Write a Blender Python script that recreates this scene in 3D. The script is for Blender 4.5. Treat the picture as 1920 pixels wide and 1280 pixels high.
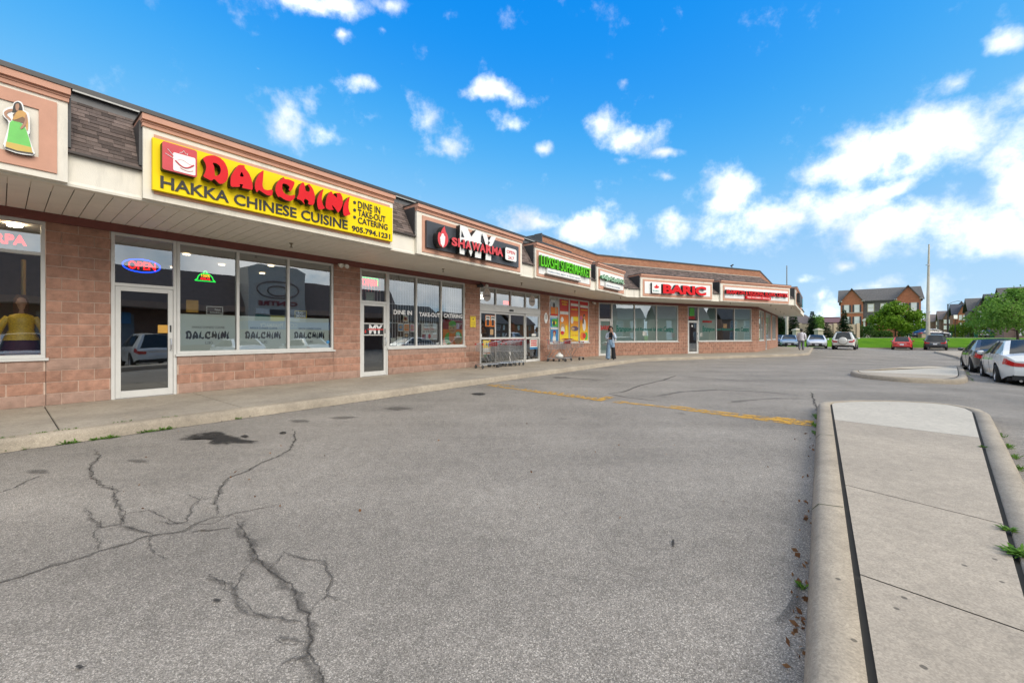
import bpy, bmesh, math, random
from mathutils import Vector, Matrix, noise
random.seed(7)
R = math.radians
scene = bpy.context.scene
C = scene.collection
for o in list(bpy.data.objects):
    bpy.data.objects.remove(o)

# ------------------------------------------------------------------ camera, sky, sun, exposure
F = 746.7; HZ = 629.0; CH = 1.35
cam_d = bpy.data.cameras.new('camera'); cam = bpy.data.objects.new('camera', cam_d); C.objects.link(cam)
cam.location = (0, 0, CH); cam.rotation_euler = (R(90), 0, 0)
cam_d.sensor_width = 36; cam_d.sensor_fit = 'HORIZONTAL'; cam_d.lens = 14.0
cam_d.shift_y = -11 / 1920; cam_d.clip_start = .05; cam_d.clip_end = 9000
scene.camera = cam

SUN = Vector((.57, -.57, .60)).normalized()
EXPOSURE = 1.4
SKY_STRENGTH = .14
sun_d = bpy.data.lights.new('sun', 'SUN'); sun_d.energy = 1.1; sun_d.angle = R(42); sun_d.color = (1, .91, .78)
sun = bpy.data.objects.new('sun', sun_d); C.objects.link(sun)
sun.rotation_euler = SUN.to_track_quat('Z', 'Y').to_euler(); sun.location = (10, -10, 40)

world = bpy.data.worlds.new('World'); scene.world = world; world.use_nodes = True
nt = world.node_tree; nt.nodes.clear()
def wn(t, **k):
    n = nt.nodes.new(t)
    for a, v in k.items(): setattr(n, a, v)
    return n
wl = nt.links.new
w_out = wn('ShaderNodeOutputWorld'); w_bg = wn('ShaderNodeBackground'); wl(w_bg.outputs[0], w_out.inputs[0])
w_bg.inputs[1].default_value = SKY_STRENGTH
sky = wn('ShaderNodeTexSky', sky_type='NISHITA'); sky.sun_disc = False
sky.sun_elevation = math.asin(SUN.z); sky.sun_rotation = math.atan2(SUN.x, SUN.y)
sky.altitude = 200; sky.air_density = 1.0; sky.dust_density = .4; sky.ozone_density = 3.0
# colour grade of the whole sky: deep azure overhead, pale near the horizon
KG_IN = .262; KG = SKY_STRENGTH * 2 ** 1.33
g_in = wn('ShaderNodeVectorMath', operation='SCALE'); g_in.inputs['Scale'].default_value = KG_IN / 2; wl(sky.outputs[0], g_in.inputs[0])
hsv = wn('ShaderNodeRGBCurve'); wl(g_in.outputs[0], hsv.inputs['Color'])
for ci, pts in enumerate(([(0, 0), (.09, .006), (.115, .03), (.14, .07), (.195, .19), (.265, .31), (.42, .42), (.6, .47), (1, .54)],
                          [(0, 0), (.155, .255), (.175, .285), (.20, .325), (.243, .405), (.328, .52), (.44, .60), (.625, .68), (1, .76)],
                          [(0, 0), (.30, .84), (.435, .89), (.55, .91), (.7, .93), (1, .95)])):
    cv = hsv.mapping.curves[ci]
    cv.points[0].location = pts[0]; cv.points[1].location = pts[-1]
    for p_ in pts[1:-1]: cv.points.new(*p_)
hsv.mapping.update()
g_out = wn('ShaderNodeVectorMath', operation='SCALE'); g_out.inputs['Scale'].default_value = 1 / KG; wl(hsv.outputs[0], g_out.inputs[0])
tc = wn('ShaderNodeTexCoord')
# clouds: soft ellipsoids in directions of the sky, broken up by noise
def sdir(px, py):
    return Vector(((px - 960) / F, 1, (HZ - py) / F))
CL = [ # px, py, half width, half height, weight
 (1500,400,230,62,1.0),(1720,430,260,60,1.0),(1620,290,160,62,1.0),(1800,255,190,80,1.0),(1930,300,120,110,.9),(1370,360,80,50,.9),
 (1700,350,80,30,.8),(1900,440,120,40,.9),(1560,300,130,40,.8),
 (1140,245,52,34,.9),(1180,268,72,28,.95),(1235,292,50,12,.7),(1245,342,26,13,.7),(1250,435,55,30,.8),(1180,155,18,12,.6),(1780,165,80,28,.8),(1900,80,62,28,.9),
 (935,182,100,18,.85),(970,235,52,22,.8),(1040,285,22,14,.7),(1175,310,20,10,.4),
 (500,165,40,26,.38),(555,225,66,58,.66),(595,205,28,45,.6),(620,268,74,24,.62),(700,280,55,14,.4),(790,225,42,50,.62),(840,270,48,28,.62),(750,240,55,14,.4),(690,178,24,14,.7),
 (645,70,24,14,.7),(708,62,18,10,.6),(485,115,14,8,.6),(620,0,130,22,.9),(720,8,70,22,.9),(840,18,40,16,.6),
 (1000,410,75,26,.9),(1090,430,90,34,.9),(1160,445,60,24,.7),(1580,505,36,14,.6),(1650,545,60,22,.9),(1855,575,65,40,1.0),(1775,590,45,60,.8),
 (1550,590,50,40,.8),(1500,525,36,14,.5),(1530,560,25,20,.5)]
prev = None
nco = wn('ShaderNodeTexNoise'); nco.inputs['Scale'].default_value = 5; nco.inputs['Detail'].default_value = 5
wl(tc.outputs['Generated'], nco.inputs['Vector'])
nsub = wn('ShaderNodeVectorMath', operation='SUBTRACT'); nsub.inputs[1].default_value = (.5, .5, .5); wl(nco.outputs['Color'], nsub.inputs[0])
nmul = wn('ShaderNodeVectorMath', operation='SCALE'); nmul.inputs['Scale'].default_value = .10; wl(nsub.outputs[0], nmul.inputs[0])
nadd = wn('ShaderNodeVectorMath', operation='ADD'); wl(tc.outputs['Generated'], nadd.inputs[0]); wl(nmul.outputs[0], nadd.inputs[1])
for px, py, hw, hh, wt in CL:
    d = sdir(px, py); ln = d.length; d = d / ln
    az = math.atan2(d.x, d.y)
    st = hw / F / ln * math.cos(az) * 1.25
    sv = hh / F / ln * 1.3
    mp = wn('ShaderNodeMapping', vector_type='TEXTURE')
    mp.inputs['Location'].default_value = d; mp.inputs['Rotation'].default_value = (0, 0, -az)
    mp.inputs['Scale'].default_value = (st, .5, sv)
    wl(nadd.outputs[0], mp.inputs['Vector'])
    le = wn('ShaderNodeVectorMath', operation='LENGTH'); wl(mp.outputs[0], le.inputs[0])
    ma = wn('ShaderNodeMath', operation='MULTIPLY_ADD'); wl(le.outputs['Value'], ma.inputs[0]); ma.inputs[1].default_value = -wt; ma.inputs[2].default_value = wt
    if prev is None: prev = ma
    else:
        mx = wn('ShaderNodeMath', operation='MAXIMUM'); wl(prev.outputs[0], mx.inputs[0]); wl(ma.outputs[0], mx.inputs[1]); prev = mx
# the same kind of clouds all round: a broad noise field in the other directions
n2 = wn('ShaderNodeTexNoise'); n2.inputs['Scale'].default_value = 3.2; n2.inputs['Detail'].default_value = 6; wl(tc.outputs['Generated'], n2.inputs['Vector'])
m2 = wn('ShaderNodeMapRange'); m2.inputs['From Min'].default_value = .34; m2.inputs['From Max'].default_value = .52; wl(n2.outputs['Fac'], m2.inputs['Value'])
sep = wn('ShaderNodeSeparateXYZ'); wl(tc.outputs['Generated'], sep.inputs[0])
m3 = wn('ShaderNodeMapRange'); m3.inputs['From Min'].default_value = .45; m3.inputs['From Max'].default_value = .2; wl(sep.outputs['Y'], m3.inputs['Value'])
m3b = wn('ShaderNodeMapRange'); m3b.inputs['From Min'].default_value = .70; m3b.inputs['From Max'].default_value = .80; wl(sep.outputs['Z'], m3b.inputs['Value'])
m3c = wn('ShaderNodeMath', operation='MAXIMUM'); wl(m3.outputs[0], m3c.inputs[0]); wl(m3b.outputs[0], m3c.inputs[1])
m4 = wn('ShaderNodeMath', operation='MULTIPLY'); wl(m2.outputs[0], m4.inputs[0]); wl(m3c.outputs[0], m4.inputs[1])
mx = wn('ShaderNodeMath', operation='MAXIMUM'); wl(prev.outputs[0], mx.inputs[0]); wl(m4.outputs[0], mx.inputs[1])
n3 = wn('ShaderNodeTexNoise'); n3.inputs['Scale'].default_value = 11; n3.inputs['Detail'].default_value = 8; n3.inputs['Roughness'].default_value = .62
wl(tc.outputs['Generated'], n3.inputs['Vector'])
a1 = wn('ShaderNodeMath', operation='MULTIPLY_ADD'); wl(n3.outputs['Fac'], a1.inputs[0]); a1.inputs[1].default_value = 2.1; a1.inputs[2].default_value = -1.21
a2 = wn('ShaderNodeMath', operation='ADD'); wl(mx.outputs[0], a2.inputs[0]); wl(a1.outputs[0], a2.inputs[1])
a3 = wn('ShaderNodeMapRange', interpolation_type='SMOOTHSTEP'); wl(a2.outputs[0], a3.inputs['Value'])
a3.inputs['From Min'].default_value = .0; a3.inputs['From Max'].default_value = .88; a3.inputs['To Max'].default_value = .97
# low haze: only as the sky node gives it
cmix = wn('ShaderNodeMixRGB'); wl(a3.outputs[0], cmix.inputs['Fac']); wl(g_out.outputs[0], cmix.inputs[1])
cr = wn('ShaderNodeMixRGB'); cr.inputs[1].default_value = (2.35, 2.5, 2.7, 1); cr.inputs[2].default_value = (5.1, 5.0, 4.85, 1)
n4 = wn('ShaderNodeTexNoise'); n4.inputs['Scale'].default_value = 7; n4.inputs['Detail'].default_value = 6; wl(tc.outputs['Generated'], n4.inputs['Vector'])
mr4 = wn('ShaderNodeMapRange'); mr4.inputs['From Min'].default_value = .33; mr4.inputs['From Max'].default_value = .66; wl(n4.outputs['Fac'], mr4.inputs['Value']); wl(mr4.outputs[0], cr.inputs['Fac'])
wl(cr.outputs[0], cmix.inputs[2])
wl(cmix.outputs[0], w_bg.inputs[0])
vs = scene.view_settings
vs.view_transform = 'Standard'; vs.look = 'None'; vs.exposure = EXPOSURE; vs.gamma = 1; vs.use_curve_mapping = False
scene.render.engine = 'CYCLES'
scene.cycles.max_bounces = 8; scene.cycles.transparent_max_bounces = 16; scene.cycles.caustics_reflective = False; scene.cycles.caustics_refractive = False

# ------------------------------------------------------------------ materials
def nodes(name):
    m = bpy.data.materials.new(name); m.use_nodes = True
    t = m.node_tree; b = t.nodes['Principled BSDF']
    return m, t, b
def N(t, ty, **k):
    n = t.nodes.new(ty)
    for a, v in k.items():
        if a.startswith('i_'):
            key = a[2:].replace('_', ' ')
            n.inputs[key].default_value = v
        else: setattr(n, a, v)
    return n
MATS = {}
def M(name, col, rough=.6, var=.12, scale=6.0, bump=0.0, bscale=60.0, metal=0.0, coat=0.0, emit=0.0, island=0.0, dirt=0.0, spec=None):
    if name in MATS: return MATS[name]
    m, t, b = nodes(name)
    b.inputs['Roughness'].default_value = rough; b.inputs['Metallic'].default_value = metal
    if coat: b.inputs['Coat Weight'].default_value = coat; b.inputs['Coat Roughness'].default_value = .03
    if spec is not None: b.inputs['Specular IOR Level'].default_value = spec
    geo = N(t, 'ShaderNodeNewGeometry')
    no = N(t, 'ShaderNodeTexNoise', i_Scale=scale, i_Detail=6.0, i_Roughness=.6)
    t.links.new(geo.outputs['Position'], no.inputs['Vector'])
    mr = N(t, 'ShaderNodeMapRange'); mr.inputs['From Min'].default_value = .25; mr.inputs['From Max'].default_value = .75
    mr.inputs['To Min'].default_value = 1 - var; mr.inputs['To Max'].default_value = 1 + var
    t.links.new(no.outputs['Fac'], mr.inputs['Value'])
    val = mr.outputs[0]
    if island:
        if island < 0:
            oi = N(t, 'ShaderNodeObjectInfo'); src = oi.outputs['Random']
        else: src = geo.outputs['Random Per Island']
        m2 = N(t, 'ShaderNodeMapRange'); m2.inputs['To Min'].default_value = 1 - abs(island); m2.inputs['To Max'].default_value = 1 + abs(island)
        t.links.new(src, m2.inputs['Value'])
        mm = N(t, 'ShaderNodeMath', operation='MULTIPLY'); t.links.new(val, mm.inputs[0]); t.links.new(m2.outputs[0], mm.inputs[1]); val = mm.outputs[0]
    vm = N(t, 'ShaderNodeVectorMath', operation='SCALE'); vm.inputs[0].default_value = col[:3]
    t.links.new(val, vm.inputs['Scale'])
    colout = vm.outputs[0]
    if dirt:
        n2 = N(t, 'ShaderNodeTexNoise', i_Scale=1.7, i_Detail=9.0, i_Roughness=.68)
        mpd = N(t, 'ShaderNodeMapping'); mpd.inputs['Scale'].default_value = (1.6, 1.6, .3); t.links.new(geo.outputs['Position'], mpd.inputs['Vector']); t.links.new(mpd.outputs[0], n2.inputs['Vector'])
        m3 = N(t, 'ShaderNodeMapRange'); m3.inputs['From Min'].default_value = .52; m3.inputs['From Max'].default_value = .75; m3.inputs['To Max'].default_value = dirt
        t.links.new(n2.outputs['Fac'], m3.inputs['Value'])
        mx = N(t, 'ShaderNodeMixRGB'); mx.inputs[2].default_value = (.10, .09, .075, 1)
        t.links.new(m3.outputs[0], mx.inputs['Fac']); t.links.new(colout, mx.inputs[1]); colout = mx.outputs[0]
    t.links.new(colout, b.inputs['Base Color'])
    if bump:
        nb = N(t, 'ShaderNodeTexNoise', i_Scale=bscale, i_Detail=4.0)
        t.links.new(geo.outputs['Position'], nb.inputs['Vector'])
        bp = N(t, 'ShaderNodeBump', i_Strength=bump, i_Distance=.01)
        t.links.new(nb.outputs['Fac'], bp.inputs['Height']); t.links.new(bp.outputs[0], b.inputs['Normal'])
    if emit:
        b.inputs['Emission Color'].default_value = (*col[:3], 1); b.inputs['Emission Strength'].default_value = emit
    MATS[name] = m
    return m
def srgb(r, g, b, k=1.0):
    f = lambda c: ((c / 255 + .055) / 1.055) ** 2.4 if c > 10 else c / 255 / 12.92
    return (f(r) * k, f(g) * k, f(b) * k)

def mat_asphalt():
    m, t, b = nodes('asphalt'); L = t.links.new
    geo = N(t, 'ShaderNodeNewGeometry'); P = geo.outputs['Position']
    v = N(t, 'ShaderNodeTexVoronoi', i_Scale=215.0); L(P, v.inputs['Vector'])
    v2 = N(t, 'ShaderNodeTexVoronoi', i_Scale=330.0); L(P, v2.inputs['Vector'])
    sp = N(t, 'ShaderNodeSeparateColor'); L(v.outputs['Color'], sp.inputs[0])
    sp2 = N(t, 'ShaderNodeSeparateColor'); L(v2.outputs['Color'], sp2.inputs[0])
    r1 = N(t, 'ShaderNodeValToRGB'); cr = r1.color_ramp
    cr.elements[0].position = 0; cr.elements[0].color = (.145, .130, .110, 1)
    cr.elements[1].position = 1; cr.elements[1].color = (.50, .45, .385, 1)
    e = cr.elements.new(.35); e.color = (.215, .194, .165, 1)
    e = cr.elements.new(.8); e.color = (.30, .270, .232, 1)
    L(sp.outputs[0], r1.inputs[0])
    r2 = N(t, 'ShaderNodeMapRange'); r2.inputs['To Min'].default_value = .72; r2.inputs['To Max'].default_value = 1.28; L(sp2.outputs[0], r2.inputs['Value'])
    # broad wear, darker lanes and patches
    n1 = N(t, 'ShaderNodeTexNoise', i_Scale=.55, i_Detail=7.0, i_Roughness=.62); L(P, n1.inputs['Vector'])
    r3 = N(t, 'ShaderNodeMapRange'); r3.inputs['From Min'].default_value = .3; r3.inputs['From Max'].default_value = .7; r3.inputs['To Min'].default_value = .80; r3.inputs['To Max'].default_value = 1.16; L(n1.outputs['Fac'], r3.inputs['Value'])
    n2 = N(t, 'ShaderNodeTexNoise', i_Scale=9.0, i_Detail=6.0, i_Roughness=.7); L(P, n2.inputs['Vector'])
    r4 = N(t, 'ShaderNodeMapRange'); r4.inputs['From Min'].default_value = .3; r4.inputs['From Max'].default_value = .7; r4.inputs['To Min'].default_value = .86; r4.inputs['To Max'].default_value = 1.12; L(n2.outputs['Fac'], r4.inputs['Value'])
    mpl = N(t, 'ShaderNodeMapping'); mpl.inputs['Rotation'].default_value = (0, 0, -.91); mpl.inputs['Scale'].default_value = (.05, .75, 1); L(P, mpl.inputs['Vector'])
    nl = N(t, 'ShaderNodeTexNoise', i_Scale=1.0, i_Detail=5.0, i_Roughness=.55); L(mpl.outputs[0], nl.inputs['Vector'])
    rl = N(t, 'ShaderNodeMapRange'); rl.inputs['From Min'].default_value = .3; rl.inputs['From Max'].default_value = .7; rl.inputs['To Min'].default_value = .84; rl.inputs['To Max'].default_value = 1.14; L(nl.outputs['Fac'], rl.inputs['Value'])
    k0 = N(t, 'ShaderNodeMath', operation='MULTIPLY'); L(r2.outputs[0], k0.inputs[0]); L(rl.outputs[0], k0.inputs[1])
    k = N(t, 'ShaderNodeMath', operation='MULTIPLY'); L(k0.outputs[0], k.inputs[0]); L(r3.outputs[0], k.inputs[1])
    k2 = N(t, 'ShaderNodeMath', operation='MULTIPLY'); L(k.outputs[0], k2.inputs[0]); L(r4.outputs[0], k2.inputs[1])
    # oil drips
    vo = N(t, 'ShaderNodeTexVoronoi', i_Scale=.9); L(P, vo.inputs['Vector'])
    ns = N(t, 'ShaderNodeTexNoise', i_Scale=6.0, i_Detail=4.0); L(P, ns.inputs['Vector'])
    ad = N(t, 'ShaderNodeMath', operation='MULTIPLY_ADD'); L(ns.outputs['Fac'], ad.inputs[0]); ad.inputs[1].default_value = .16; L(vo.outputs['Distance'], ad.inputs[2])
    r5 = N(t, 'ShaderNodeMapRange'); r5.inputs['From Min'].default_value = .10; r5.inputs['From Max'].default_value = .17; r5.inputs['To Min'].default_value = .68; r5.inputs['To Max'].default_value = 1.0; L(ad.outputs[0], r5.inputs['Value'])
    k3 = N(t, 'ShaderNodeMath', operation='MULTIPLY'); L(k2.outputs[0], k3.inputs[0]); L(r5.outputs[0], k3.inputs[1])
    vm = N(t, 'ShaderNodeVectorMath', operation='SCALE'); L(r1.outputs[0], vm.inputs[0]); L(k3.outputs[0], vm.inputs['Scale'])
    L(vm.outputs[0], b.inputs['Base Color']); b.inputs['Roughness'].default_value = .9; b.inputs['Specular IOR Level'].default_value = .25
    bp = N(t, 'ShaderNodeBump', i_Strength=.45, i_Distance=.004); L(v.outputs['Distance'], bp.inputs['Height']); L(bp.outputs[0], b.inputs['Normal'])
    MATS['asphalt'] = m; return m
def mat_concrete(name, col, specks=.25, stain=.3):
    m, t, b = nodes(name); L = t.links.new
    geo = N(t, 'ShaderNodeNewGeometry'); P = geo.outputs['Position']
    v = N(t, 'ShaderNodeTexVoronoi', i_Scale=140.0); L(P, v.inputs['Vector'])
    sp = N(t, 'ShaderNodeSeparateColor'); L(v.outputs['Color'], sp.inputs[0])
    r1 = N(t, 'ShaderNodeMapRange'); r1.inputs['To Min'].default_value = 1 - specks; r1.inputs['To Max'].default_value = 1 + specks * .7; L(sp.outputs[0], r1.inputs['Value'])
    n1 = N(t, 'ShaderNodeTexNoise', i_Scale=1.1, i_Detail=8.0, i_Roughness=.66); L(P, n1.inputs['Vector'])
    r2 = N(t, 'ShaderNodeMapRange'); r2.inputs['From Min'].default_value = .3; r2.inputs['From Max'].default_value = .72; r2.inputs['To Min'].default_value = 1 + stain * .3; r2.inputs['To Max'].default_value = 1 - stain; L(n1.outputs['Fac'], r2.inputs['Value'])
    n2 = N(t, 'ShaderNodeTexNoise', i_Scale=16.0, i_Detail=5.0); L(P, n2.inputs['Vector'])
    r3 = N(t, 'ShaderNodeMapRange'); r3.inputs['From Min'].default_value = .3; r3.inputs['From Max'].default_value = .7; r3.inputs['To Min'].default_value = .9; r3.inputs['To Max'].default_value = 1.08; L(n2.outputs['Fac'], r3.inputs['Value'])
    vo = N(t, 'ShaderNodeTexVoronoi', i_Scale=4.6); L(P, vo.inputs['Vector'])
    r5 = N(t, 'ShaderNodeMapRange'); r5.inputs['From Min'].default_value = .045; r5.inputs['From Max'].default_value = .06; r5.inputs['To Min'].default_value = .35; r5.inputs['To Max'].default_value = 1.0; L(vo.outputs['Distance'], r5.inputs['Value'])
    a = r1.outputs[0]
    for q in (r2, r3, r5):
        k = N(t, 'ShaderNodeMath', operation='MULTIPLY'); L(a, k.inputs[0]); L(q.outputs[0], k.inputs[1]); a = k.outputs[0]
    vm = N(t, 'ShaderNodeVectorMath', operation='SCALE'); vm.inputs[0].default_value = col; L(a, vm.inputs['Scale'])
    L(vm.outputs[0], b.inputs['Base Color']); b.inputs['Roughness'].default_value = .85
    bp = N(t, 'ShaderNodeBump', i_Strength=.3, i_Distance=.004); L(n2.outputs['Fac'], bp.inputs['Height']); L(bp.outputs[0], b.inputs['Normal'])
    MATS[name] = m; return m
def mat_glass(name, tint, refl=.10, gain=1.6):
    m = bpy.data.materials.new(name); m.use_nodes = True; t = m.node_tree; t.nodes.clear(); L = t.links.new
    o = N(t, 'ShaderNodeOutputMaterial'); mix = N(t, 'ShaderNodeMixShader'); tr = N(t, 'ShaderNodeBsdfTransparent'); gl = N(t, 'ShaderNodeBsdfGlossy')
    tr.inputs[0].default_value = (*tint, 1); gl.inputs['Roughness'].default_value = .008; gl.inputs['Color'].default_value = (.92, .97, 1, 1)
    fr = N(t, 'ShaderNodeFresnel'); fr.inputs['IOR'].default_value = 1.52
    ma = N(t, 'ShaderNodeMath', operation='MULTIPLY_ADD', use_clamp=True); L(fr.outputs[0], ma.inputs[0]); ma.inputs[1].default_value = gain; ma.inputs[2].default_value = refl
    geo = N(t, 'ShaderNodeNewGeometry'); no = N(t, 'ShaderNodeTexNoise', i_Scale=1.3, i_Detail=1.0); L(geo.outputs['Position'], no.inputs['Vector'])
    bp = N(t, 'ShaderNodeBump', i_Strength=.03, i_Distance=.05); L(no.outputs['Fac'], bp.inputs['Height']); L(bp.outputs[0], gl.inputs['Normal'])
    L(ma.outputs[0], mix.inputs[0]); L(tr.outputs[0], mix.inputs[1]); L(gl.outputs[0], mix.inputs[2]); L(mix.outputs[0], o.inputs[0])
    MATS[name] = m; return m
def mat_worn(name, col, opacity=.8, amp=.9, scale=14.0, lo=.25, hi=.65, rough=.85):
    """a flat mark on the asphalt; it thins out at its rim and is broken up by noise"""
    m = bpy.data.materials.new(name); m.use_nodes = True; t = m.node_tree; L = t.links.new
    b = t.nodes['Principled BSDF']; o = t.nodes['Material Output']; b.inputs['Specular IOR Level'].default_value = .2
    geo = N(t, 'ShaderNodeNewGeometry'); P = geo.outputs['Position']
    at = N(t, 'ShaderNodeAttribute', attribute_name='fade')
    n1 = N(t, 'ShaderNodeTexNoise', i_Scale=scale, i_Detail=8.0, i_Roughness=.72); L(P, n1.inputs['Vector'])
    n2 = N(t, 'ShaderNodeTexVoronoi', i_Scale=175.0); L(P, n2.inputs['Vector'])
    sp = N(t, 'ShaderNodeSeparateColor'); L(n2.outputs['Color'], sp.inputs[0])
    a = N(t, 'ShaderNodeMath', operation='MULTIPLY_ADD'); L(n1.outputs['Fac'], a.inputs[0]); a.inputs[1].default_value = amp * 2; a.inputs[2].default_value = -amp
    a2 = N(t, 'ShaderNodeMath', operation='MULTIPLY_ADD'); L(sp.outputs[0], a2.inputs[0]); a2.inputs[1].default_value = .25; L(a.outputs[0], a2.inputs[2])
    ad = N(t, 'ShaderNodeMath', operation='ADD'); L(a2.outputs[0], ad.inputs[0]); L(at.outputs['Fac'], ad.inputs[1])
    mr = N(t, 'ShaderNodeMapRange', interpolation_type='SMOOTHSTEP'); mr.inputs['From Min'].default_value = lo; mr.inputs['From Max'].default_value = hi; mr.inputs['To Max'].default_value = opacity; L(ad.outputs[0], mr.inputs['Value'])
    tr = N(t, 'ShaderNodeBsdfTransparent'); mix = N(t, 'ShaderNodeMixShader'); L(mr.outputs[0], mix.inputs[0]); L(tr.outputs[0], mix.inputs[1]); L(b.outputs[0], mix.inputs[2]); L(mix.outputs[0], o.inputs[0])
    vm = N(t, 'ShaderNodeVectorMath', operation='SCALE'); vm.inputs[0].default_value = col
    r2 = N(t, 'ShaderNodeMapRange'); r2.inputs['To Min'].default_value = .75; r2.inputs['To Max'].default_value = 1.3; L(sp.outputs[1], r2.inputs['Value']); L(r2.outputs[0], vm.inputs['Scale'])
    L(vm.outputs[0], b.inputs['Base Color']); b.inputs['Roughness'].default_value = rough
    MATS[name] = m; return m
def mat_brick(name, c1, c2, mortar, scale=1.0, bw=.22, bh=.075):
    """brick too small in the picture to build one by one; wall coordinates from position and normal"""
    m, t, b = nodes(name); L = t.links.new
    geo = N(t, 'ShaderNodeNewGeometry')
    cr = N(t, 'ShaderNodeVectorMath', operation='CROSS_PRODUCT'); cr.inputs[0].default_value = (0, 0, 1); L(geo.outputs['Normal'], cr.inputs[1])
    dt = N(t, 'ShaderNodeVectorMath', operation='DOT_PRODUCT'); L(cr.outputs[0], dt.inputs[0]); L(geo.outputs['Position'], dt.inputs[1])
    sp = N(t, 'ShaderNodeSeparateXYZ'); L(geo.outputs['Position'], sp.inputs[0])
    cb = N(t, 'ShaderNodeCombineXYZ'); L(dt.outputs['Value'], cb.inputs[0]); L(sp.outputs['Z'], cb.inputs[1])
    br = N(t, 'ShaderNodeTexBrick', i_Scale=1.0); br.inputs['Color1'].default_value = (*c1, 1); br.inputs['Color2'].default_value = (*c2, 1); br.inputs['Mortar'].default_value = (*mortar, 1)
    br.inputs['Mortar Size'].default_value = .008; br.inputs['Brick Width'].default_value = bw; br.inputs['Row Height'].default_value = bh; br.inputs['Bias'].default_value = .0
    L(cb.outputs[0], br.inputs['Vector'])
    no = N(t, 'ShaderNodeTexNoise', i_Scale=3.0, i_Detail=6.0); L(geo.outputs['Position'], no.inputs['Vector'])
    mr = N(t, 'ShaderNodeMapRange'); mr.inputs['To Min'].default_value = .75; mr.inputs['To Max'].default_value = 1.25; L(no.outputs['Fac'], mr.inputs['Value'])
    vm = N(t, 'ShaderNodeVectorMath', operation='SCALE'); L(br.outputs['Color'], vm.inputs[0]); L(mr.outputs[0], vm.inputs['Scale'])
    L(vm.outputs[0], b.inputs['Base Color']); b.inputs['Roughness'].default_value = .85
    bp = N(t, 'ShaderNodeBump', i_Strength=.5, i_Distance=.01); L(br.outputs['Fac'], bp.inputs['Height']); bp.invert = True; L(bp.outputs[0], b.inputs['Normal'])
    MATS[name] = m; return m
def mat_leaf(name, col, col2):
    m, t, b = nodes(name); L = t.links.new
    geo = N(t, 'ShaderNodeNewGeometry')
    mx = N(t, 'ShaderNodeMixRGB'); mx.inputs[1].default_value = (*col, 1); mx.inputs[2].default_value = (*col2, 1); L(geo.outputs['Random Per Island'], mx.inputs['Fac'])
    L(mx.outputs[0], b.inputs['Base Color']); b.inputs['Roughness'].default_value = .6; b.inputs['Specular IOR Level'].default_value = .2
    tl = N(t, 'ShaderNodeBsdfTranslucent'); L(mx.outputs[0], tl.inputs[0]); ms = N(t, 'ShaderNodeMixShader'); ms.inputs[0].default_value = .3
    L(b.outputs[0], ms.inputs[1]); L(tl.outputs[0], ms.inputs[2]); L(ms.outputs[0], t.nodes['Material Output'].inputs[0])
    MATS[name] = m; return m
def mat_grass():
    m, t, b = nodes('lawn_grass'); L = t.links.new
    geo = N(t, 'ShaderNodeNewGeometry')
    n1 = N(t, 'ShaderNodeTexNoise', i_Scale=.5, i_Detail=8.0, i_Roughness=.7); L(geo.outputs['Position'], n1.inputs['Vector'])
    n2 = N(t, 'ShaderNodeTexNoise', i_Scale=14.0, i_Detail=4.0); L(geo.outputs['Position'], n2.inputs['Vector'])
    r = N(t, 'ShaderNodeValToRGB'); r.color_ramp.elements[0].position = .3; r.color_ramp.elements[0].color = (.055, .15, .006, 1); r.color_ramp.elements[1].position = .7; r.color_ramp.elements[1].color = (.12, .25, .010, 1)
    L(n1.outputs['Fac'], r.inputs[0])
    mr = N(t, 'ShaderNodeMapRange'); mr.inputs['To Min'].default_value = .6; mr.inputs['To Max'].default_value = 1.4; L(n2.outputs['Fac'], mr.inputs['Value'])
    vm = N(t, 'ShaderNodeVectorMath', operation='SCALE'); L(r.outputs[0], vm.inputs[0]); L(mr.outputs[0], vm.inputs['Scale']); L(vm.outputs[0], b.inputs['Base Color'])
    b.inputs['Roughness'].default_value = .9; b.inputs['Specular IOR Level'].default_value = .05
    bp = N(t, 'ShaderNodeBump', i_Strength=.8, i_Distance=.05); L(n2.outputs['Fac'], bp.inputs['Height']); L(bp.outputs[0], b.inputs['Normal'])
    MATS['lawn_grass'] = m; return m

ASPH = mat_asphalt()
CONC = mat_concrete('walk_concrete', (.395, .345, .275), .2, .28)
CONC_I = mat_concrete('island_concrete', (.415, .352, .272), .2, .2)
CONC_NEW = mat_concrete('new_concrete', (.50, .455, .375), .1, .1)
KERB = mat_concrete('kerb_concrete', (.39, .33, .25), .2, .35)
GRASS = mat_grass()
BLOCK = M('split_block', (.38, .208, .148), .9, .28, 9, .8, 70, island=-.13, dirt=.28)
BLOCKJ = M('split_block_far', (.38, .208, .148), .9, .28, 9, .8, 70, island=.13, dirt=.28)
BLOCK_G = M('grey_block', (.36, .235, .185), .9, .2, 9, .6, 90, island=-.08, dirt=.25)
MORTAR = M('mortar', (.56, .43, .35), .95, .15, 20)
SOFFIT = M('soffit_vinyl', (.80, .77, .69), .55, .05, 2.0, dirt=.12)
SOFFIT_J = M('soffit_joint', (.10, .095, .085), .8)
CREAM = M('cream_stucco', (.75, .71, .62), .85, .06, 3, .25, 120, dirt=.34)
CORAL = M('coral_trim', (.56, .30, .21), .75, .08, 4, .15, 100, dirt=.12)
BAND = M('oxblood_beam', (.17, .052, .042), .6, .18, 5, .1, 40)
ROOFM = M('dark_roof_metal', (.055, .056, .058), .5, .15, 3, metal=.2)
SHING = M('roof_shingle', (.125, .095, .083), .95, .2, 25, .4, 200, island=.5)
SHING_G = M('grey_shingle', (.13, .125, .12), .95, .35, 5, .4, 100, spec=.1)
ALU = M('white_aluminium', (.62, .62, .60), .4, .05, 6, metal=.0, dirt=.1)
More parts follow.
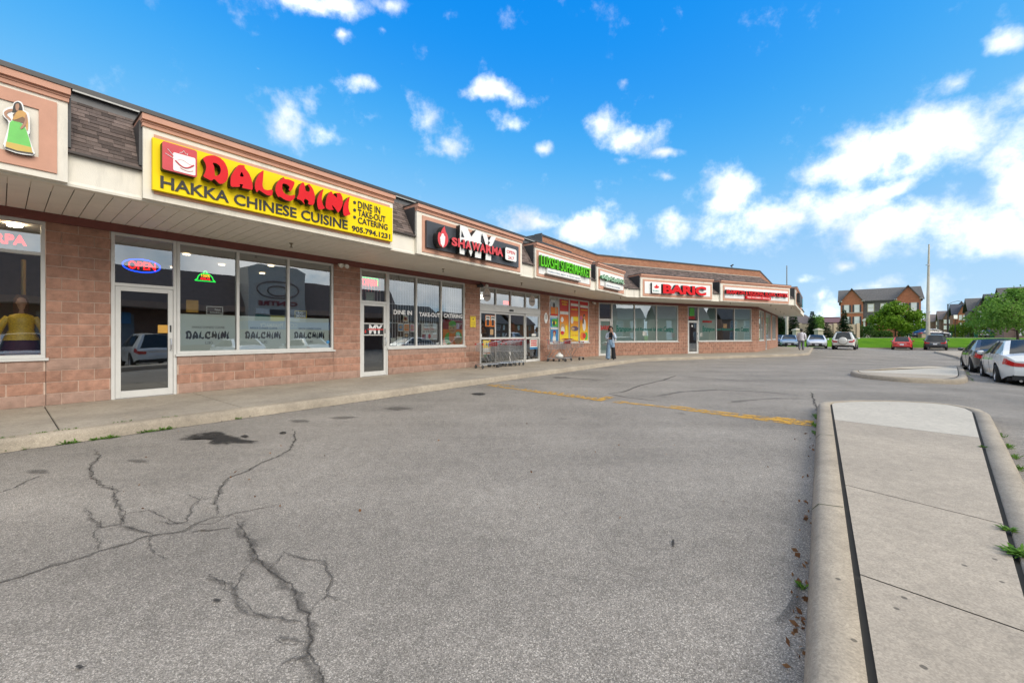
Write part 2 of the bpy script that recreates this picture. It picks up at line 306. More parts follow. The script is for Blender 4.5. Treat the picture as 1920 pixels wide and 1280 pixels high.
STEEL = M('brushed_steel', (.6, .6, .62), .3, .1, 12, metal=1.0)
BLACKP = M('black_plastic', (.02, .02, .022), .45, .1)
RUBBER = M('tyre_rubber', (.018, .018, .018), .85, .2, 30)
BRICK_O = mat_brick('orange_brick', (.40, .17, .085), (.30, .115, .06), (.34, .22, .15))
GLASS = mat_glass('shop_glass', (.90, .95, .94), .22, 2.2)
GLASS_D = mat_glass('door_glass', (.45, .48, .49), .18, 2.0)
INT_W = M('interior_wall', (.25, .23, .20), .9)
INT_F = M('interior_floor', (.10, .09, .085), .6)
INT_C = M('interior_ceiling', (.30, .29, .27), .9)
WHITE = M('white_paint', (.80, .80, .78), .5, .04)
BLACK = M('sign_black', (.018, .019, .022), .4, .1)
RED = M('sign_red', (.66, .006, .012), .5, .05, spec=.25)
YELLOW = M('sign_yellow', (.90, .66, .0), .6, .03, 2, spec=.25)
LIME = M('sign_lime', (.13, .66, .01), .5, .05, spec=.25)
# ------------------------------------------------------------------ mesh helpers
WL = {}   # world location of parents (none of these parents is rotated)
class MB:
    def __init__(s): s.v = []; s.f = []; s.m = []
    def face(s, pts, mi=0):
        i = len(s.v); s.v += [Vector(p) for p in pts]; s.f.append(tuple(range(i, i + len(pts)))); s.m.append(mi)
    def grid(s, rows, mi=0, close=False, fm=None):
        i = len(s.v); n = len(rows[0])
        for r in rows: s.v += [Vector(p) for p in r]
        for a in range(len(rows) - 1):
            for b in range(n if close else n - 1):
                c = (b + 1) % n
                s.f.append((i + a * n + b, i + a * n + c, i + (a + 1) * n + c, i + (a + 1) * n + b)); s.m.append(fm(a, b) if fm else mi)
    def box(s, fr, a, b, mi=0):
        (x0, y0, z0), (x1, y1, z1) = a, b
        c = [fr(x, y, z) for x, y, z in ((x0,y0,z0),(x1,y0,z0),(x1,y1,z0),(x0,y1,z0),(x0,y0,z1),(x1,y0,z1),(x1,y1,z1),(x0,y1,z1))]
        i = len(s.v); s.v += [Vector(p) for p in c]
        for q in ((3,2,1,0),(4,5,6,7),(0,1,5,4),(1,2,6,5),(2,3,7,6),(3,0,4,7)):
            s.f.append(tuple(i + k for k in q)); s.m.append(mi)
    def prism(s, fr, poly, n0, n1, mi=0, ms=None, cap=True):
        """poly of (s,z) extruded from n0 to n1 in a frame; counter-clockwise seen from +n"""
        ms = mi if ms is None else ms
        i = len(s.v); k = len(poly)
        s.v += [Vector(fr(a, n1, z)) for a, z in poly] + [Vector(fr(a, n0, z)) for a, z in poly]
        if cap:
            s.f.append(tuple(range(i, i + k))); s.m.append(mi)
            s.f.append(tuple(range(i + 2 * k - 1, i + k - 1, -1))); s.m.append(ms)
        for a in range(k):
            b = (a + 1) % k
            s.f.append((i + a, i + k + a, i + k + b, i + b)); s.m.append(ms)
    def tube(s, pts, rad, seg=8, mi=0, caps=True):
        pts = [Vector(p) for p in pts]; n = len(pts)
        rad = rad if isinstance(rad, (list, tuple)) else [rad] * n
        rows = []; up = None
        for k in range(n):
            d = (pts[min(k + 1, n - 1)] - pts[max(k - 1, 0)])
            d = d.normalized() if d.length > 1e-9 else Vector((0, 0, 1))
            if up is None: up = d.orthogonal().normalized()
            up = (up - d * up.dot(d)); up = up.normalized() if up.length > 1e-6 else d.orthogonal().normalized()
            w = d.cross(up)
            rows.append([pts[k] + (up * math.cos(2 * math.pi * j / seg) + w * math.sin(2 * math.pi * j / seg)) * rad[k] for j in range(seg)])
        s.grid(rows, mi, close=True)
        if caps:
            s.face(list(reversed(rows[0])), mi); s.face(rows[-1], mi)
    def lathe(s, fr, prof, seg=16, mi=0):
        rows = [[fr(r * math.cos(2 * math.pi * j / seg), r * math.sin(2 * math.pi * j / seg), z) for j in range(seg)] for r, z in prof]
        s.grid(rows, mi, close=True)
    def build(s, name, mats, parent=None, local=False, smooth=False, weld=False):
        me = bpy.data.meshes.new(name)
        mats = mats if isinstance(mats, (list, tuple)) else [mats]
        org = Vector((0, 0, 0))
        if not local:
            xs = [p.x for p in s.v]; ys = [p.y for p in s.v]; zs = [p.z for p in s.v]
            org = Vector(((min(xs) + max(xs)) / 2, (min(ys) + max(ys)) / 2, min(zs)))
        me.from_pydata([p - org for p in s.v], [], s.f)
        for m in mats: me.materials.append(m)
        if len(mats) > 1: me.polygons.foreach_set('material_index', s.m)
        if smooth: me.polygons.foreach_set('use_smooth', [True] * len(me.polygons))
        if weld:
            bm = bmesh.new(); bm.from_mesh(me); bmesh.ops.remove_doubles(bm, verts=bm.verts, dist=.0006); bmesh.ops.recalc_face_normals(bm, faces=bm.faces); bm.to_mesh(me); bm.free()
        me.update()
        o = bpy.data.objects.new(name, me); C.objects.link(o)
        if local:
            o.parent = parent
        else:
            o.location = org - WL.get(parent, Vector((0, 0, 0))); o.parent = parent; WL[o] = org
        return o
def tag(o, label=None, cat=None, group=None, kind=None):
    if label: o['label'] = label
    if cat: o['category'] = cat
    if group: o['group'] = group
    if kind: o['kind'] = kind
    return o
def empty(name, loc, rz=0, label=None, cat=None, group=None):
    o = bpy.data.objects.new(name, None); C.objects.link(o); o.location = loc; o.rotation_euler = (0, 0, rz); o.empty_display_size = .2
    WL[o] = Vector(loc)
    return tag(o, label, cat, group)
def copy_tree(o, parent=None):
    c = o.copy(); C.objects.link(c); c.parent = parent
    for ch in [k for k in bpy.data.objects if k.parent == o]: copy_tree(ch, c)
    return c
def sharp(o, ang=40):
    o.data.polygons.foreach_set('use_smooth', [True] * len(o.data.polygons))
    try: o.data.set_sharp_from_angle(angle=R(ang))
    except Exception: pass
    return o
IDN = lambda x, y, z: (x, y, z)
class Fr:
    def __init__(s, ox, oy, dx, dy):
        l = math.hypot(dx, dy); s.o = (ox, oy); s.d = (dx / l, dy / l); s.n = (s.d[1], -s.d[0]); s.rz = math.atan2(s.d[1], s.d[0])
    def __call__(s, a, n, z): return Vector((s.o[0] + a * s.d[0] + n * s.n[0], s.o[1] + a * s.d[1] + n * s.n[1], z))
    def inv(s, x, y):
        x -= s.o[0]; y -= s.o[1]; return (x * s.d[0] + y * s.d[1], x * s.n[0] + y * s.n[1])
    def u(s, px, py, n):
        """pixel of the photograph -> (s, z) on the plane at distance n"""
        k = (px - 960) / F
        ox = s.o[0] + n * s.n[0]; oy = s.o[1] + n * s.n[1]
        a = (k * oy - ox) / (s.d[0] - k * s.d[1]); y = oy + a * s.d[1]
        return a, CH + (HZ - py) * y / F
A = Fr(-13.26, 0, 580, F)
sc_, _z = A.u(1116, 600, 0); P1 = A(sc_, 0, 0); SA = sc_
B = Fr(P1.x, P1.y, .9138, .4061)
SB, _z = B.u(1421, 600, 0); P2 = B(SB, 0, 0)
CC = Fr(P2.x, P2.y, 580, F)
SCC = 17.0
def nA(x, y): return A.inv(x, y)[1]
def sm(a, b, x):
    t = max(0, min(1, (x - a) / (b - a))); return t * t * (3 - 2 * t)
def G(x, y): return -.24 * sm(12.4, 16.5, nA(x, y))
def gp(px, py, h=0.0):
    """pixel -> point on the car park (h above it)"""
    z = 0
    for _ in range(12):
        y = (CH - z - h) * F / (py - HZ); x = (px - 960) * y / F; z = G(x, y)
    return Vector((x, y, z + h))
def offs(fr_a, fr_b, n):
    """corner where lines at distance n from two frames meet"""
    ax, ay = fr_a(0, n, 0).xy; bx, by = fr_b(0, n, 0).xy
    d, e = fr_a.d, fr_b.d; det = d[0] * e[1] - d[1] * e[0]
    t = ((bx - ax) * e[1] - (by - ay) * e[0]) / det
    return Vector((ax + d[0] * t, ay + d[1] * t, 0))

# ------------------------------------------------------------------ text
def text_mesh(s, bold=0.0, shear=0.0):
    cu = bpy.data.curves.new('t', 'FONT'); cu.body = s; cu.resolution_u = 3; cu.offset = bold; cu.shear = shear
    ob = bpy.data.objects.new('t', cu); C.objects.link(ob)
    bpy.context.view_layer.update()
    me = bpy.data.meshes.new_from_object(ob.evaluated_get(bpy.context.evaluated_depsgraph_get()))
    vs_ = [v.co.copy() for v in me.vertices]; fs = [tuple(p.vertices) for p in me.polygons]
    bpy.data.objects.remove(ob); bpy.data.curves.remove(cu); bpy.data.meshes.remove(me)
    return vs_, fs
def islands(vs_, fs):
    par = list(range(len(vs_)))
    def fd(a):
        while par[a] != a: par[a] = par[par[a]]; a = par[a]
        return a
    for f in fs:
        for k in f[1:]: par[fd(k)] = fd(f[0])
    g = {}
    for f in fs: g.setdefault(fd(f[0]), []).append(f)
    L = []
    for fl in g.values():
        ids = {k for f in fl for k in f}; L.append([min(vs_[k].x for k in ids), max(vs_[k].x for k in ids), fl])
    L.sort(key=lambda t: t[0]); out = []
    for a, b, fl in L:
        if out and a < out[-1][1] - .3 * min(b - a, out[-1][1] - out[-1][0]): out[-1][1] = max(b, out[-1][1]); out[-1][2] += fl
        else: out.append([a, b, list(fl)])
    return [o[2] for o in out]
def text_on(s, fr, n, s0, s1, z0, z1, depth, front, side, name, parent, bold=.0, split=False, shear=0.0, squash=None):
    vs_, fs = text_mesh(s, bold, shear)
    x0 = min(v.x for v in vs_); x1 = max(v.x for v in vs_); y0 = min(v.y for v in vs_); y1 = max(v.y for v in vs_)
    pos = [(s0 + (v.x - x0) / (x1 - x0) * (s1 - s0), z0 + (v.y - y0) / (y1 - y0) * (z1 - z0)) for v in vs_]
    if squash: pos = [squash(a, z) for a, z in pos]
    objs = []
    for fl in (islands(vs_, fs) if split else [fs]):
        mb = MB(); ids = sorted({k for f in fl for k in f}); mp = {k: i for i, k in enumerate(ids)}
        mb.v = [Vector(fr(pos[k][0], n + depth, pos[k][1])) for k in ids]
        cnt = {}
        for f in fl:
            mb.f.append(tuple(mp[k] for k in f)); mb.m.append(0)
            for a in range(len(f)): cnt[(f[a], f[(a + 1) % len(f)])] = 1
        if depth > .004:
            k0 = len(mb.v); mb.v += [Vector(fr(pos[k][0], n, pos[k][1])) for k in ids]
            for (a, b) in cnt:
                if (b, a) not in cnt: mb.f.append((mp[a], mp[a] + k0, mp[b] + k0, mp[b])); mb.m.append(1)
        objs.append(mb.build(name, [front, side], parent))
    return objs
def text_px(s, fr, n, L, xr, depth, front, side, name, parent, **k):
    """L = (x, ytop, ybottom) in pixels at the left end; xr = pixel x of the right end"""
    s0, z1 = fr.u(L[0], L[1], n + depth); _, z0 = fr.u(L[0], L[2], n + depth); s1, _ = fr.u(xr, L[1], n + depth)
    return text_on(s, fr, n, s0, s1, z0, z1, depth, front, side, name, parent, **k)
def poly_px(fr, n, pts, sc=1, o=(0, 0)):
    return [fr.u(o[0] + x / sc, o[1] + y / sc, n) for x, y in pts]
def area2(p): return sum(p[i][0] * p[(i + 1) % len(p)][1] - p[(i + 1) % len(p)][0] * p[i][1] for i in range(len(p)))
def cut_out(fr, n, depth, outer, holes, front, side, name, parent):
    """solid cut-out letter from (s,z) outlines, holes allowed"""
    from mathutils.geometry import tessellate_polygon
    if area2(outer) < 0: outer = outer[::-1]
    holes = [h[::-1] if area2(h) > 0 else h for h in holes]
    loops = [outer] + holes; flat = [p for l in loops for p in l]
    tris = tessellate_polygon([[Vector((a, z, 0)) for a, z in l] for l in loops])
    mb = MB(); k = len(flat)
    mb.v = [Vector(fr(a, n + depth, z)) for a, z in flat] + [Vector(fr(a, n, z)) for a, z in flat]
    for t in tris:
        p = [flat[i] for i in t]
        if area2(p) < 0: t = t[::-1]
        mb.f.append(tuple(t)); mb.m.append(0)
    i = 0
    for l in loops:
        q = len(l)
        for a in range(q):
            b = (a + 1) % q; mb.f.append((i + a, i + a + k, i + b + k, i + b)); mb.m.append(1)
        i += q
    return mb.build(name, [front, side], parent)
def smooth_poly(p, it=1):
    for _ in range(it):
        q = []
        for i in range(len(p)):
            a, b = p[i], p[(i + 1) % len(p)]
            q += [(a[0] * .8 + b[0] * .2, a[1] * .8 + b[1] * .2), (a[0] * .2 + b[0] * .8, a[1] * .2 + b[1] * .8)]
        p = q
    return p

# ------------------------------------------------------------------ ground
EDGE_Y = 47.6       # far edge of the car park
def terr(x, y):
    if y < EDGE_Y: return -.36
    return -.12 + 1.12 * sm(EDGE_Y, 57.5, y)
mb = MB()
ys = [-3000, -200, 20, EDGE_Y - .01, EDGE_Y, 49, 50.5, 52, 53.5, 55, 56.5, 58, 90, 200, 600, 4000]
xs = [-3000, -400, -60, 0, 20, 40, 60, 80, 120, 200, 600, 3500]
mb.grid([[(x, y, terr(x, y)) for x in xs] for y in ys])
tag(mb.build('ground', GRASS, smooth=True, weld=True), kind='structure')
mb = MB()
rows = []
for i in range(0, 63):
    y = -30 + i * (EDGE_Y - .16 + 30) / 62
    rows.append([(x, y, G(x, y)) for x in [-45 + k * 2.2 for k in range(64)]])
mb.grid(rows)
LOT = tag(mb.build('parking_lot', ASPH, smooth=True), kind='structure')
# kerb along the lawn, path and road on the rise
mb = MB()
for k in range(24):
    x = -20 + k * 4.6
    mb.box(IDN, (x, EDGE_Y - .18, -.4), (x + 4.58, EDGE_Y, -.09))
tag(mb.build('lawn_kerb', KERB), kind='structure')
mb = MB(); mb.grid([[(x, y, 1.008) for x in (-60, 160)] for y in (58.6, 60.0)]); tag(mb.build('footpath', CONC_NEW), kind='structure')
mb = MB(); mb.grid([[(x, y, 1.006) for x in (-80, 190)] for y in (62.5, 70.5)]); tag(mb.build('road', ASPH), kind='structure')

# ------------------------------------------------------------------ walkway along the shops (slabs, kerb)
WZ = .15; WW = 2.82; KW = 3.0
def corner_pts(n):
    a0 = A(-6, n, 0); a1 = offs(A, B, n); b1 = offs(B, CC, n); c1 = CC(SCC + 1.5, n, 0)
    # round the outer corner
    q = [a0, a1]; rr = 1.6 + (n - 2.0) * .6
    e0 = b1 - Vector((B.d[0], B.d[1], 0)) * rr; e1 = b1 + Vector((CC.d[0], CC.d[1], 0)) * rr
    for k in range(9):
        t = k / 8; q.append(e0 * (1 - t) ** 2 + b1 * 2 * t * (1 - t) + e1 * t * t)
    q.append(c1); return q
prof = [(WW + .004, WZ + .002), (KW - .05, WZ + .002), (KW - .012, WZ - .012), (KW + .005, WZ - .05), (KW + .03, -.02)]
mb = MB()
def dens(pts):
    out = []
    for a, b in zip(pts[:-1], pts[1:]):
        k = max(1, int((b - a).length / 1.2))
        out += [a.lerp(b, i / k) for i in range(k)]
    return out + [pts[-1]]
rows = []
for n, z in prof:
    # the kerb drops to a shallow lip away from the near end
    r = []
    for p in [x for x in dens(corner_pts(KW))]:
        pass
    base = corner_pts(n); r = []
    for a, b in zip(base[:-1], base[1:]):
        k = 14 if (b - a).length > 4 else 2
        for i in range(k): r.append(a.lerp(b, i / k))
    r.append(base[-1]); rows.append([(p.x + random.uniform(-.004, .004), p.y + random.uniform(-.004, .004), z) for p in r])
mb.grid(rows[::-1])
tag(mb.build('kerb', KERB, smooth=True), kind='structure')
SIDE = empty('sidewalk', A(12, 1.5, 0)); tag(SIDE, kind='structure')
mb = MB()   # bed below the slab joints
ins = corner_pts(WW); inn = corner_pts(-.6)
mb.grid([[(p.x, p.y, WZ - .016) for p in ins], [(p.x, p.y, WZ - .016) for p in inn]])
mb.build('joint_bed', M('joint_dirt', (.06, .055, .045), .95), SIDE)
def slab(fr, s0, s1, n0, n1, k0=0, k1=0):
    mb = MB(); g = .007; e = .006
    def ring(d, z): return [fr(s0 + g + d, n0, z), fr(s1 - g - d, n0, z), fr(s1 - g - d + k1, n1, z), fr(s0 + g + d + k0, n1, z)]
    t = ring(e, WZ); l = ring(0, WZ - e); bt = ring(0, WZ - .03)
    mb.grid([bt, l, t], close=True); mb.face(t)
    return mb.build('slab', CONC, SIDE)
s = -5.0
jn = [A.u(96, 790, 1.5)[0]]
step = 2.02; s = jn[0] - 6 * step
tA = lambda fr1, fr2, n: None
ca0 = A.inv(*offs(A, B, -.05).xy)[0]; ca1 = A.inv(*offs(A, B, WW).xy)[0]
while s < ca0 - .3:
    e = s + step; last = e > ca1 - .6
    if last: slab(A, s, ca0, -.05, WW, 0, ca1 - ca0); break
    slab(A, s, e, -.05, WW); s = e
cb0 = B.inv(*offs(A, B, -.05).xy)[0]; cb1 = B.inv(*offs(A, B, WW).xy)[0]; cbe0 = B.inv(*offs(B, CC, -.05).xy)[0]
k = 7; bs = [cb1 + (SB - cb1 - .2) * i / k for i in range(1, k + 1)]
slab(B, cb0, bs[0], -.05, WW, cb1 - cb0, 0)
for a, b in zip(bs[:-1], bs[1:]): slab(B, a, b, -.05, WW)
mb = MB()   # rounded corner slab and the far wing, one sheet each
q = [B(bs[-1] + .007, -.05, WZ), B(bs[-1] + .007, WW, WZ)] + [Vector((p.x, p.y, WZ)) for p in corner_pts(WW)[2:11]]
e1 = CC.inv(*corner_pts(WW)[10].xy)[0]
q += [CC(e1, -.05, WZ)]
mb.face(q); mb.build('slab', CONC, SIDE)
k = 5
for i in range(k): slab(CC, e1 + (SCC + 1.5 - e1) * i / k, e1 + (SCC + 1.5 - e1) * (i + 1) / k, -.05, WW)

# ------------------------------------------------------------------ traffic islands
def resample(pts, it=2):
    return smooth_poly(pts, it)
def island(name, outer, kw, top, label_slab, split=None):
    """outer: ccw outline (x,y) at the ground; kerb ring, groove, slabs inside"""
    root = tag(empty(name, (outer[0][0], outer[0][1], G(*outer[0]))), kind='structure')
    def inset(p, d):
        q = []; n = len(p)
        for i in range(n):
            a = Vector(p[i - 1]); b = Vector(p[i]); c = Vector(p[(i + 1) % n])
            t = ((b - a).normalized() + (c - b).normalized()); t = t.normalized() if t.length > 1e-6 else (b - a).normalized()
            q.append((b.x - t.y * d, b.y + t.x * d))
        return q
    def lift(p, h): return [(x, y, G(x, y) + h) for x, y in p]
    rows = [lift(outer, -.03), lift(inset(outer, .012), top * .55), lift(inset(outer, .03), top - .02), lift(inset(outer, .055), top + .002), lift(inset(outer, kw), top + .002), lift(inset(outer, kw + .004), top - .05)]
    mb = MB(); mb.grid([[*r] for r in rows], close=True)
    mb.build('kerb', KERB, root, smooth=True)
    inn = inset(outer, kw - .01)
    mb = MB(); mb.face(lift(inn, top - .022)); mb.build('groove_bed', M('joint_dirt', (.06, .055, .045)), root)
    inn = inset(outer, kw + .028)
    return root, inn, lift
def half(poly, p, d):
    """clip a polygon to the side left of the line p + t d"""
    out = []
    f = lambda q: d[0] * (q[1] - p[1]) - d[1] * (q[0] - p[0])
    for i in range(len(poly)):
        a, b = poly[i], poly[(i + 1) % len(poly)]; fa, fb = f(a), f(b)
        if fa >= 0: out.append(a)
        if fa * fb < 0:
            t = fa / (fa - fb); out.append((a[0] + (b[0] - a[0]) * t, a[1] + (b[1] - a[1]) * t))
    return out
def slabs_from(poly, lift, root, top, cuts, mats):
    rest = poly
    for i, (p, d) in enumerate(cuts + [None]) if False else []:
        pass
    for i in range(len(cuts) + 1):
        if i < len(cuts):
            p, d = cuts[i]; l = math.hypot(*d); nx, ny = -d[1] / l, d[0] / l
            piece = half(rest, (p[0] + nx * .005, p[1] + ny * .005), d)
            rest = half(rest, (p[0] - nx * .005, p[1] - ny * .005), (-d[0], -d[1]))
        else: piece = rest
        if len(piece) > 2:
            mb = MB(); mb.face(lift(piece, top)); mb.build('slab', mats[min(i, len(mats) - 1)], root)
# near island, left kerb parallel to the shops
def An(s, n): return tuple(A(s, n, 0).xy)
o1 = [An(-9, 10.43)]
rt = [(4.75, 3.72), (7.03, 5.79)]
nose = [(5.45, 7.12), (5.62, 7.27), (5.95, 7.40), (6.5, 7.48), (7.1, 7.44), (7.6, 7.22), (7.78, 6.9), (7.68, 6.5), (7.4, 6.13), (7.03, 5.79), (4.75, 3.72)]
dv = Vector((7.03 - 4.75, 5.79 - 3.72)).normalized()
end = (4.75 - dv.x * 5, 3.72 - dv.y * 5); end2 = (end[0] - A.d[0] * 16, end[1] - A.d[1] * 16)
left = [An(-9, 10.43)]
for k in range(1, 12): left.append(tuple(Vector(An(-9, 10.43)).lerp(Vector(nose[0]), k / 12)))
outer1 = (left + nose + [end, end2])[::-1]
root, inn, lift = island('traffic_island', outer1, .185, .15, None)
def ig(px, py): p = gp(px, py, .15); return (p.x, p.y)
cuts = []
a, b = ig(1560, 786), ig(1837, 820); cuts.append((a, (b[0] - a[0], b[1] - a[1])))
a, b = ig(1680, 932), ig(1885, 983); cuts.append((a, (b[0] - a[0], b[1] - a[1])))
a, b = ig(1612, 1076), ig(1800, 1141); cuts.append((a, (b[0] - a[0], b[1] - a[1])))
slabs_from(inn, lift, root, .15, cuts, [CONC_NEW, CONC_I])
JM = M('kerb_joint_moss', (.05, .06, .02), .95, .3, 40)
for px, py, px2, py2 in ((1535, 944, 1581, 950), (1537, 814, 1566, 816)):
    a = gp(px, py, .153); b = gp(px2, py2, .153); d = (b - a); q = Vector((-d.y, d.x, 0)).normalized() * .005; mb = MB(); mb.face([a - q, b - q, b + q, a + q]); mb.face([a - q, a + q, a + q - Vector((.03, -.023, .05)), a - q - Vector((.03, -.023, .05))]); mb.build('kerb_joint', JM, root)
# the two farther islands
pts2 = [gp(1593, 700.5), gp(1597, 705), gp(1618, 709.5), gp(1690, 716), gp(1790, 721), gp(1812, 718), gp(1817, 712), gp(1806, 690), gp(1796, 687, .12), gp(1765, 685.5, .12), gp(1660, 690.5, .12), gp(1606, 694.5, .12)]
outer2 = smooth_poly([(p.x, p.y) for p in pts2], 2)
if area2(outer2) < 0: outer2 = outer2[::-1]
root, inn, lift = island('traffic_island', outer2, .2, .13, None)
a, b = gp(1637, 697, .13), gp(1797, 704, .13); d = (b.x - a.x, b.y - a.y)
slabs_from(inn, lift, root, .13, [((a.x, a.y), d)], [CONC_NEW, CONC_I])
pts3 = [gp(1750, 661), gp(1785, 669), gp(1817, 679.5), gp(1870, 690), (31, 19.5), (46, 34), gp(1790, 658, .12), gp(1752, 658.5, .12)]
outer3 = smooth_poly([(p[0], p[1]) for p in pts3], 1)
if area2(outer3) < 0: outer3 = outer3[::-1]
root, inn, lift = island('traffic_island', outer3, .2, .13, None)
slabs_from(inn, lift, root, .13, [], [CONC_I])

# ------------------------------------------------------------------ cracks, stains, paint on the asphalt (children of the lot)
CRACK = mat_worn('crack_line', (.048, .044, .039), .5, .95, 34, .25, 1.0)  # dark tone of the thin crack lines themselves
CRACK_S = mat_worn('crack_fill', (.125, .114, .10), .5, .9, 14, .35, 1.1)
OIL = mat_worn('oil_stain', (.034, .032, .030), .8, 1.15, 9, .30, .95)
OIL_S = mat_worn('tyre_smudge', (.085, .078, .070), .42, 1.0, 6, .35, 1.2)
PAINT = mat_worn('yellow_paint', (.60, .34, .06), .8, 1.5, 6, .85, 1.3)
ZN = [0]
def set_fade(o, vals):
    at = o.data.attributes.new('fade', 'FLOAT', 'POINT'); at.data.foreach_set('value', vals); return o
def ribbon(pts, w0, w1, mat, name, z=.004, jit=.45, sub=.025):
    P = []
    for a, b in zip(pts[:-1], pts[1:]):
        k = max(1, int((b - a).length / sub))
        P += [a.lerp(b, i / k) for i in range(k)]
    P.append(pts[-1]); n = len(P); ph = random.random() * 50; rows = [[], [], []]; fd = [[], [], []]
    ZN[0] += 1; z += (ZN[0] % 40) * .00008
    for i, p in enumerate(P):
        d = (P[min(i + 1, n - 1)] - P[max(i - 1, 0)]); d.z = 0
        d = d.normalized() if d.length > 1e-6 else Vector((1, 0, 0)); q = Vector((-d.y, d.x, 0))
        t = i / max(1, n - 1); w = (w0 + (w1 - w0) * t) * (1 + jit * 2 * noise.noise(Vector((i * .31 + ph, 0, 0)))); end = min(1, 7 * t, 7 * (1 - t)) if jit else 1
        off = q * ((noise.noise(Vector((i * sub * 5 + ph, 3, 0))) * .05 + noise.noise(Vector((i * sub * 22 + ph, 7, 0))) * .018) if jit else 0)
        for k, sg in enumerate((-1, 0, 1)):
            v = p + off + q * (w * sg / 2); rows[k].append((v.x, v.y, G(v.x, v.y) + z)); fd[k].append((1 if k == 1 else 0) * (.45 + .55 * end) if jit else 1.0)
    mb = MB(); mb.grid(rows); return set_fade(mb.build(name, mat, LOT), [f for r in fd for f in r])
def cpx(pts): return [gp(x / 2.286, 720 + y / 2.286) for x, y in pts]
CR = [
 ([(-260,930),(-120,885),(0,850),(100,825),(220,780),(330,750),(430,715),(560,680),(620,655),(700,640),(790,630),(830,605),(900,580),(960,565),(1010,565)], .014),
 ([(1010,565),(1040,630),(1080,700),(1100,750),(1160,800),(1210,840),(1250,870),(1275,920),(1290,960),(1325,985),(1310,1040),(1315,1110),(1330,1160),(1370,1210),(1390,1330),(1440,1500)], .020),
 ([(400,280),(430,310),(390,350),(385,385),(430,430),(490,455),(490,490),(515,530),(530,555),(520,600),(440,615),(400,590),(370,520)], .014),
 ([(520,605),(600,630),(650,645)], .014), ([(1000,615),(900,625),(820,630)], .010),
 ([(940,560),(930,520),(925,480),(950,430),(1000,395),(1070,370),(1110,340),(1180,315),(1240,285),(1265,240),(1260,190)], .016),
 ([(910,810),(960,850),(1000,900),(1030,940),(1080,980),(1150,1005),(1240,1015),(1310,1015)], .012),
 ([(1210,720),(1280,735),(1340,760),(1390,775),(1420,830),(1400,910),(1360,950),(1325,985)], .009),
 ([(1190,1075),(1250,1100),(1310,1115)], .008), ([(660,590),(740,600),(800,590),(830,520),(860,480)], .008),
 ([(0,470),(80,430),(180,390)], .01), ([(830,605),(900,600),(980,560),(1060,545),(1180,520)], .006), ([(1100,750),(1040,790),(1020,850),(1000,900)], .006), ([(1160,800),(1200,760),(1210,720)], .006), ([(430,715),(400,650),(440,615)], .005), ([(650,645),(640,700),(700,760)], .005), ([(925,480),(860,500),(800,470)], .005), ([(1330,1160),(1260,1180),(1200,1230)], .007), ([(1400,910),(1463,930)], .006), ([(530,555),(640,540),(760,600),(820,600)], .006)]
for pts, w in CR:
    p = cpx(pts); w *= .95; ribbon(p, w, w * .8, CRACK, 'pavement_crack')
    ribbon(p, w * 5, w * 4, CRACK_S, 'pavement_crack', z=.0025)
def fpx(pts): return [gp(880 + x / 2.909, 690 + y / 2.909) for x, y in pts]
for pts, w in (([(760,140),(840,130),(930,95),(1060,65),(1130,40)], .045), ([(1130,40),(1250,52),(1480,70),(1620,75)], .035), ([(760,140),(860,160),(1030,180)], .035), ([(1865,130),(1880,180),(1900,235)], .03), ([(430,45),(560,55),(715,66)], .06)):
    ribbon(fpx(pts), w, w, CRACK, 'pavement_crack', sub=.2); ribbon(fpx(pts), w * 3, w * 3, CRACK_S, 'pavement_crack', z=.0025, sub=.2)
for pts in ([(1000,160),(1150,130),(1350,118),(1600,130),(1800,150)], [(1400,190),(1500,175),(1700,165),(1870,172)]):
    ribbon(fpx(pts), .3, .3, OIL_S, 'tyre_mark', z=.003, sub=.3)
def blob(pts, mat, name, z=.006):
    p = smooth_poly([tuple(q.xy) for q in pts], 2)
    if area2(p) < 0: p = p[::-1]
    cx = sum(q[0] for q in p) / len(p); cy = sum(q[1] for q in p) / len(p); ZN[0] += 1; z += (ZN[0] % 40) * .00008
    rows = [[(cx + (x - cx) * f, cy + (y - cy) * f, G(x, y) + z) for x, y in p] for f in (1.18, .8, .45, .05)]
    mb = MB(); mb.grid(rows, close=True); mb.face(rows[-1]); n = len(p)
    return set_fade(mb.build(name, mat, LOT), [0.0] * n + [.65] * n + [1.0] * n + [1.0] * n + [1.0] * n)
blob(cpx([(750,245),(800,222),(860,208),(940,200),(965,212),(1000,225),(1060,240),(1120,246),(1085,256),(1000,256),(930,264),(890,255),(905,240),(840,232)]), OIL, 'oil_stain')
blob(cpx([(1025,225),(1050,217),(1072,226),(1050,233)]), OIL, 'oil_stain')
for x, y, w, h in ((645,783,30,3),(745,766,34,4),(898,739,14,3),(1050,708,20,2),(70,885,30,6),(260,865,26,4),(560,790,25,4),(150,1252,9,5),(405,1127,9,4),(1262,1020,3,8),(530,812,8,3)):
    blob([gp(x + w * math.cos(t * .7854) * random.uniform(.7, 1.2), y + h * math.sin(t * .7854) * random.uniform(.7, 1.2)) for t in range(8)], OIL if w < 16 else OIL_S, 'oil_stain')
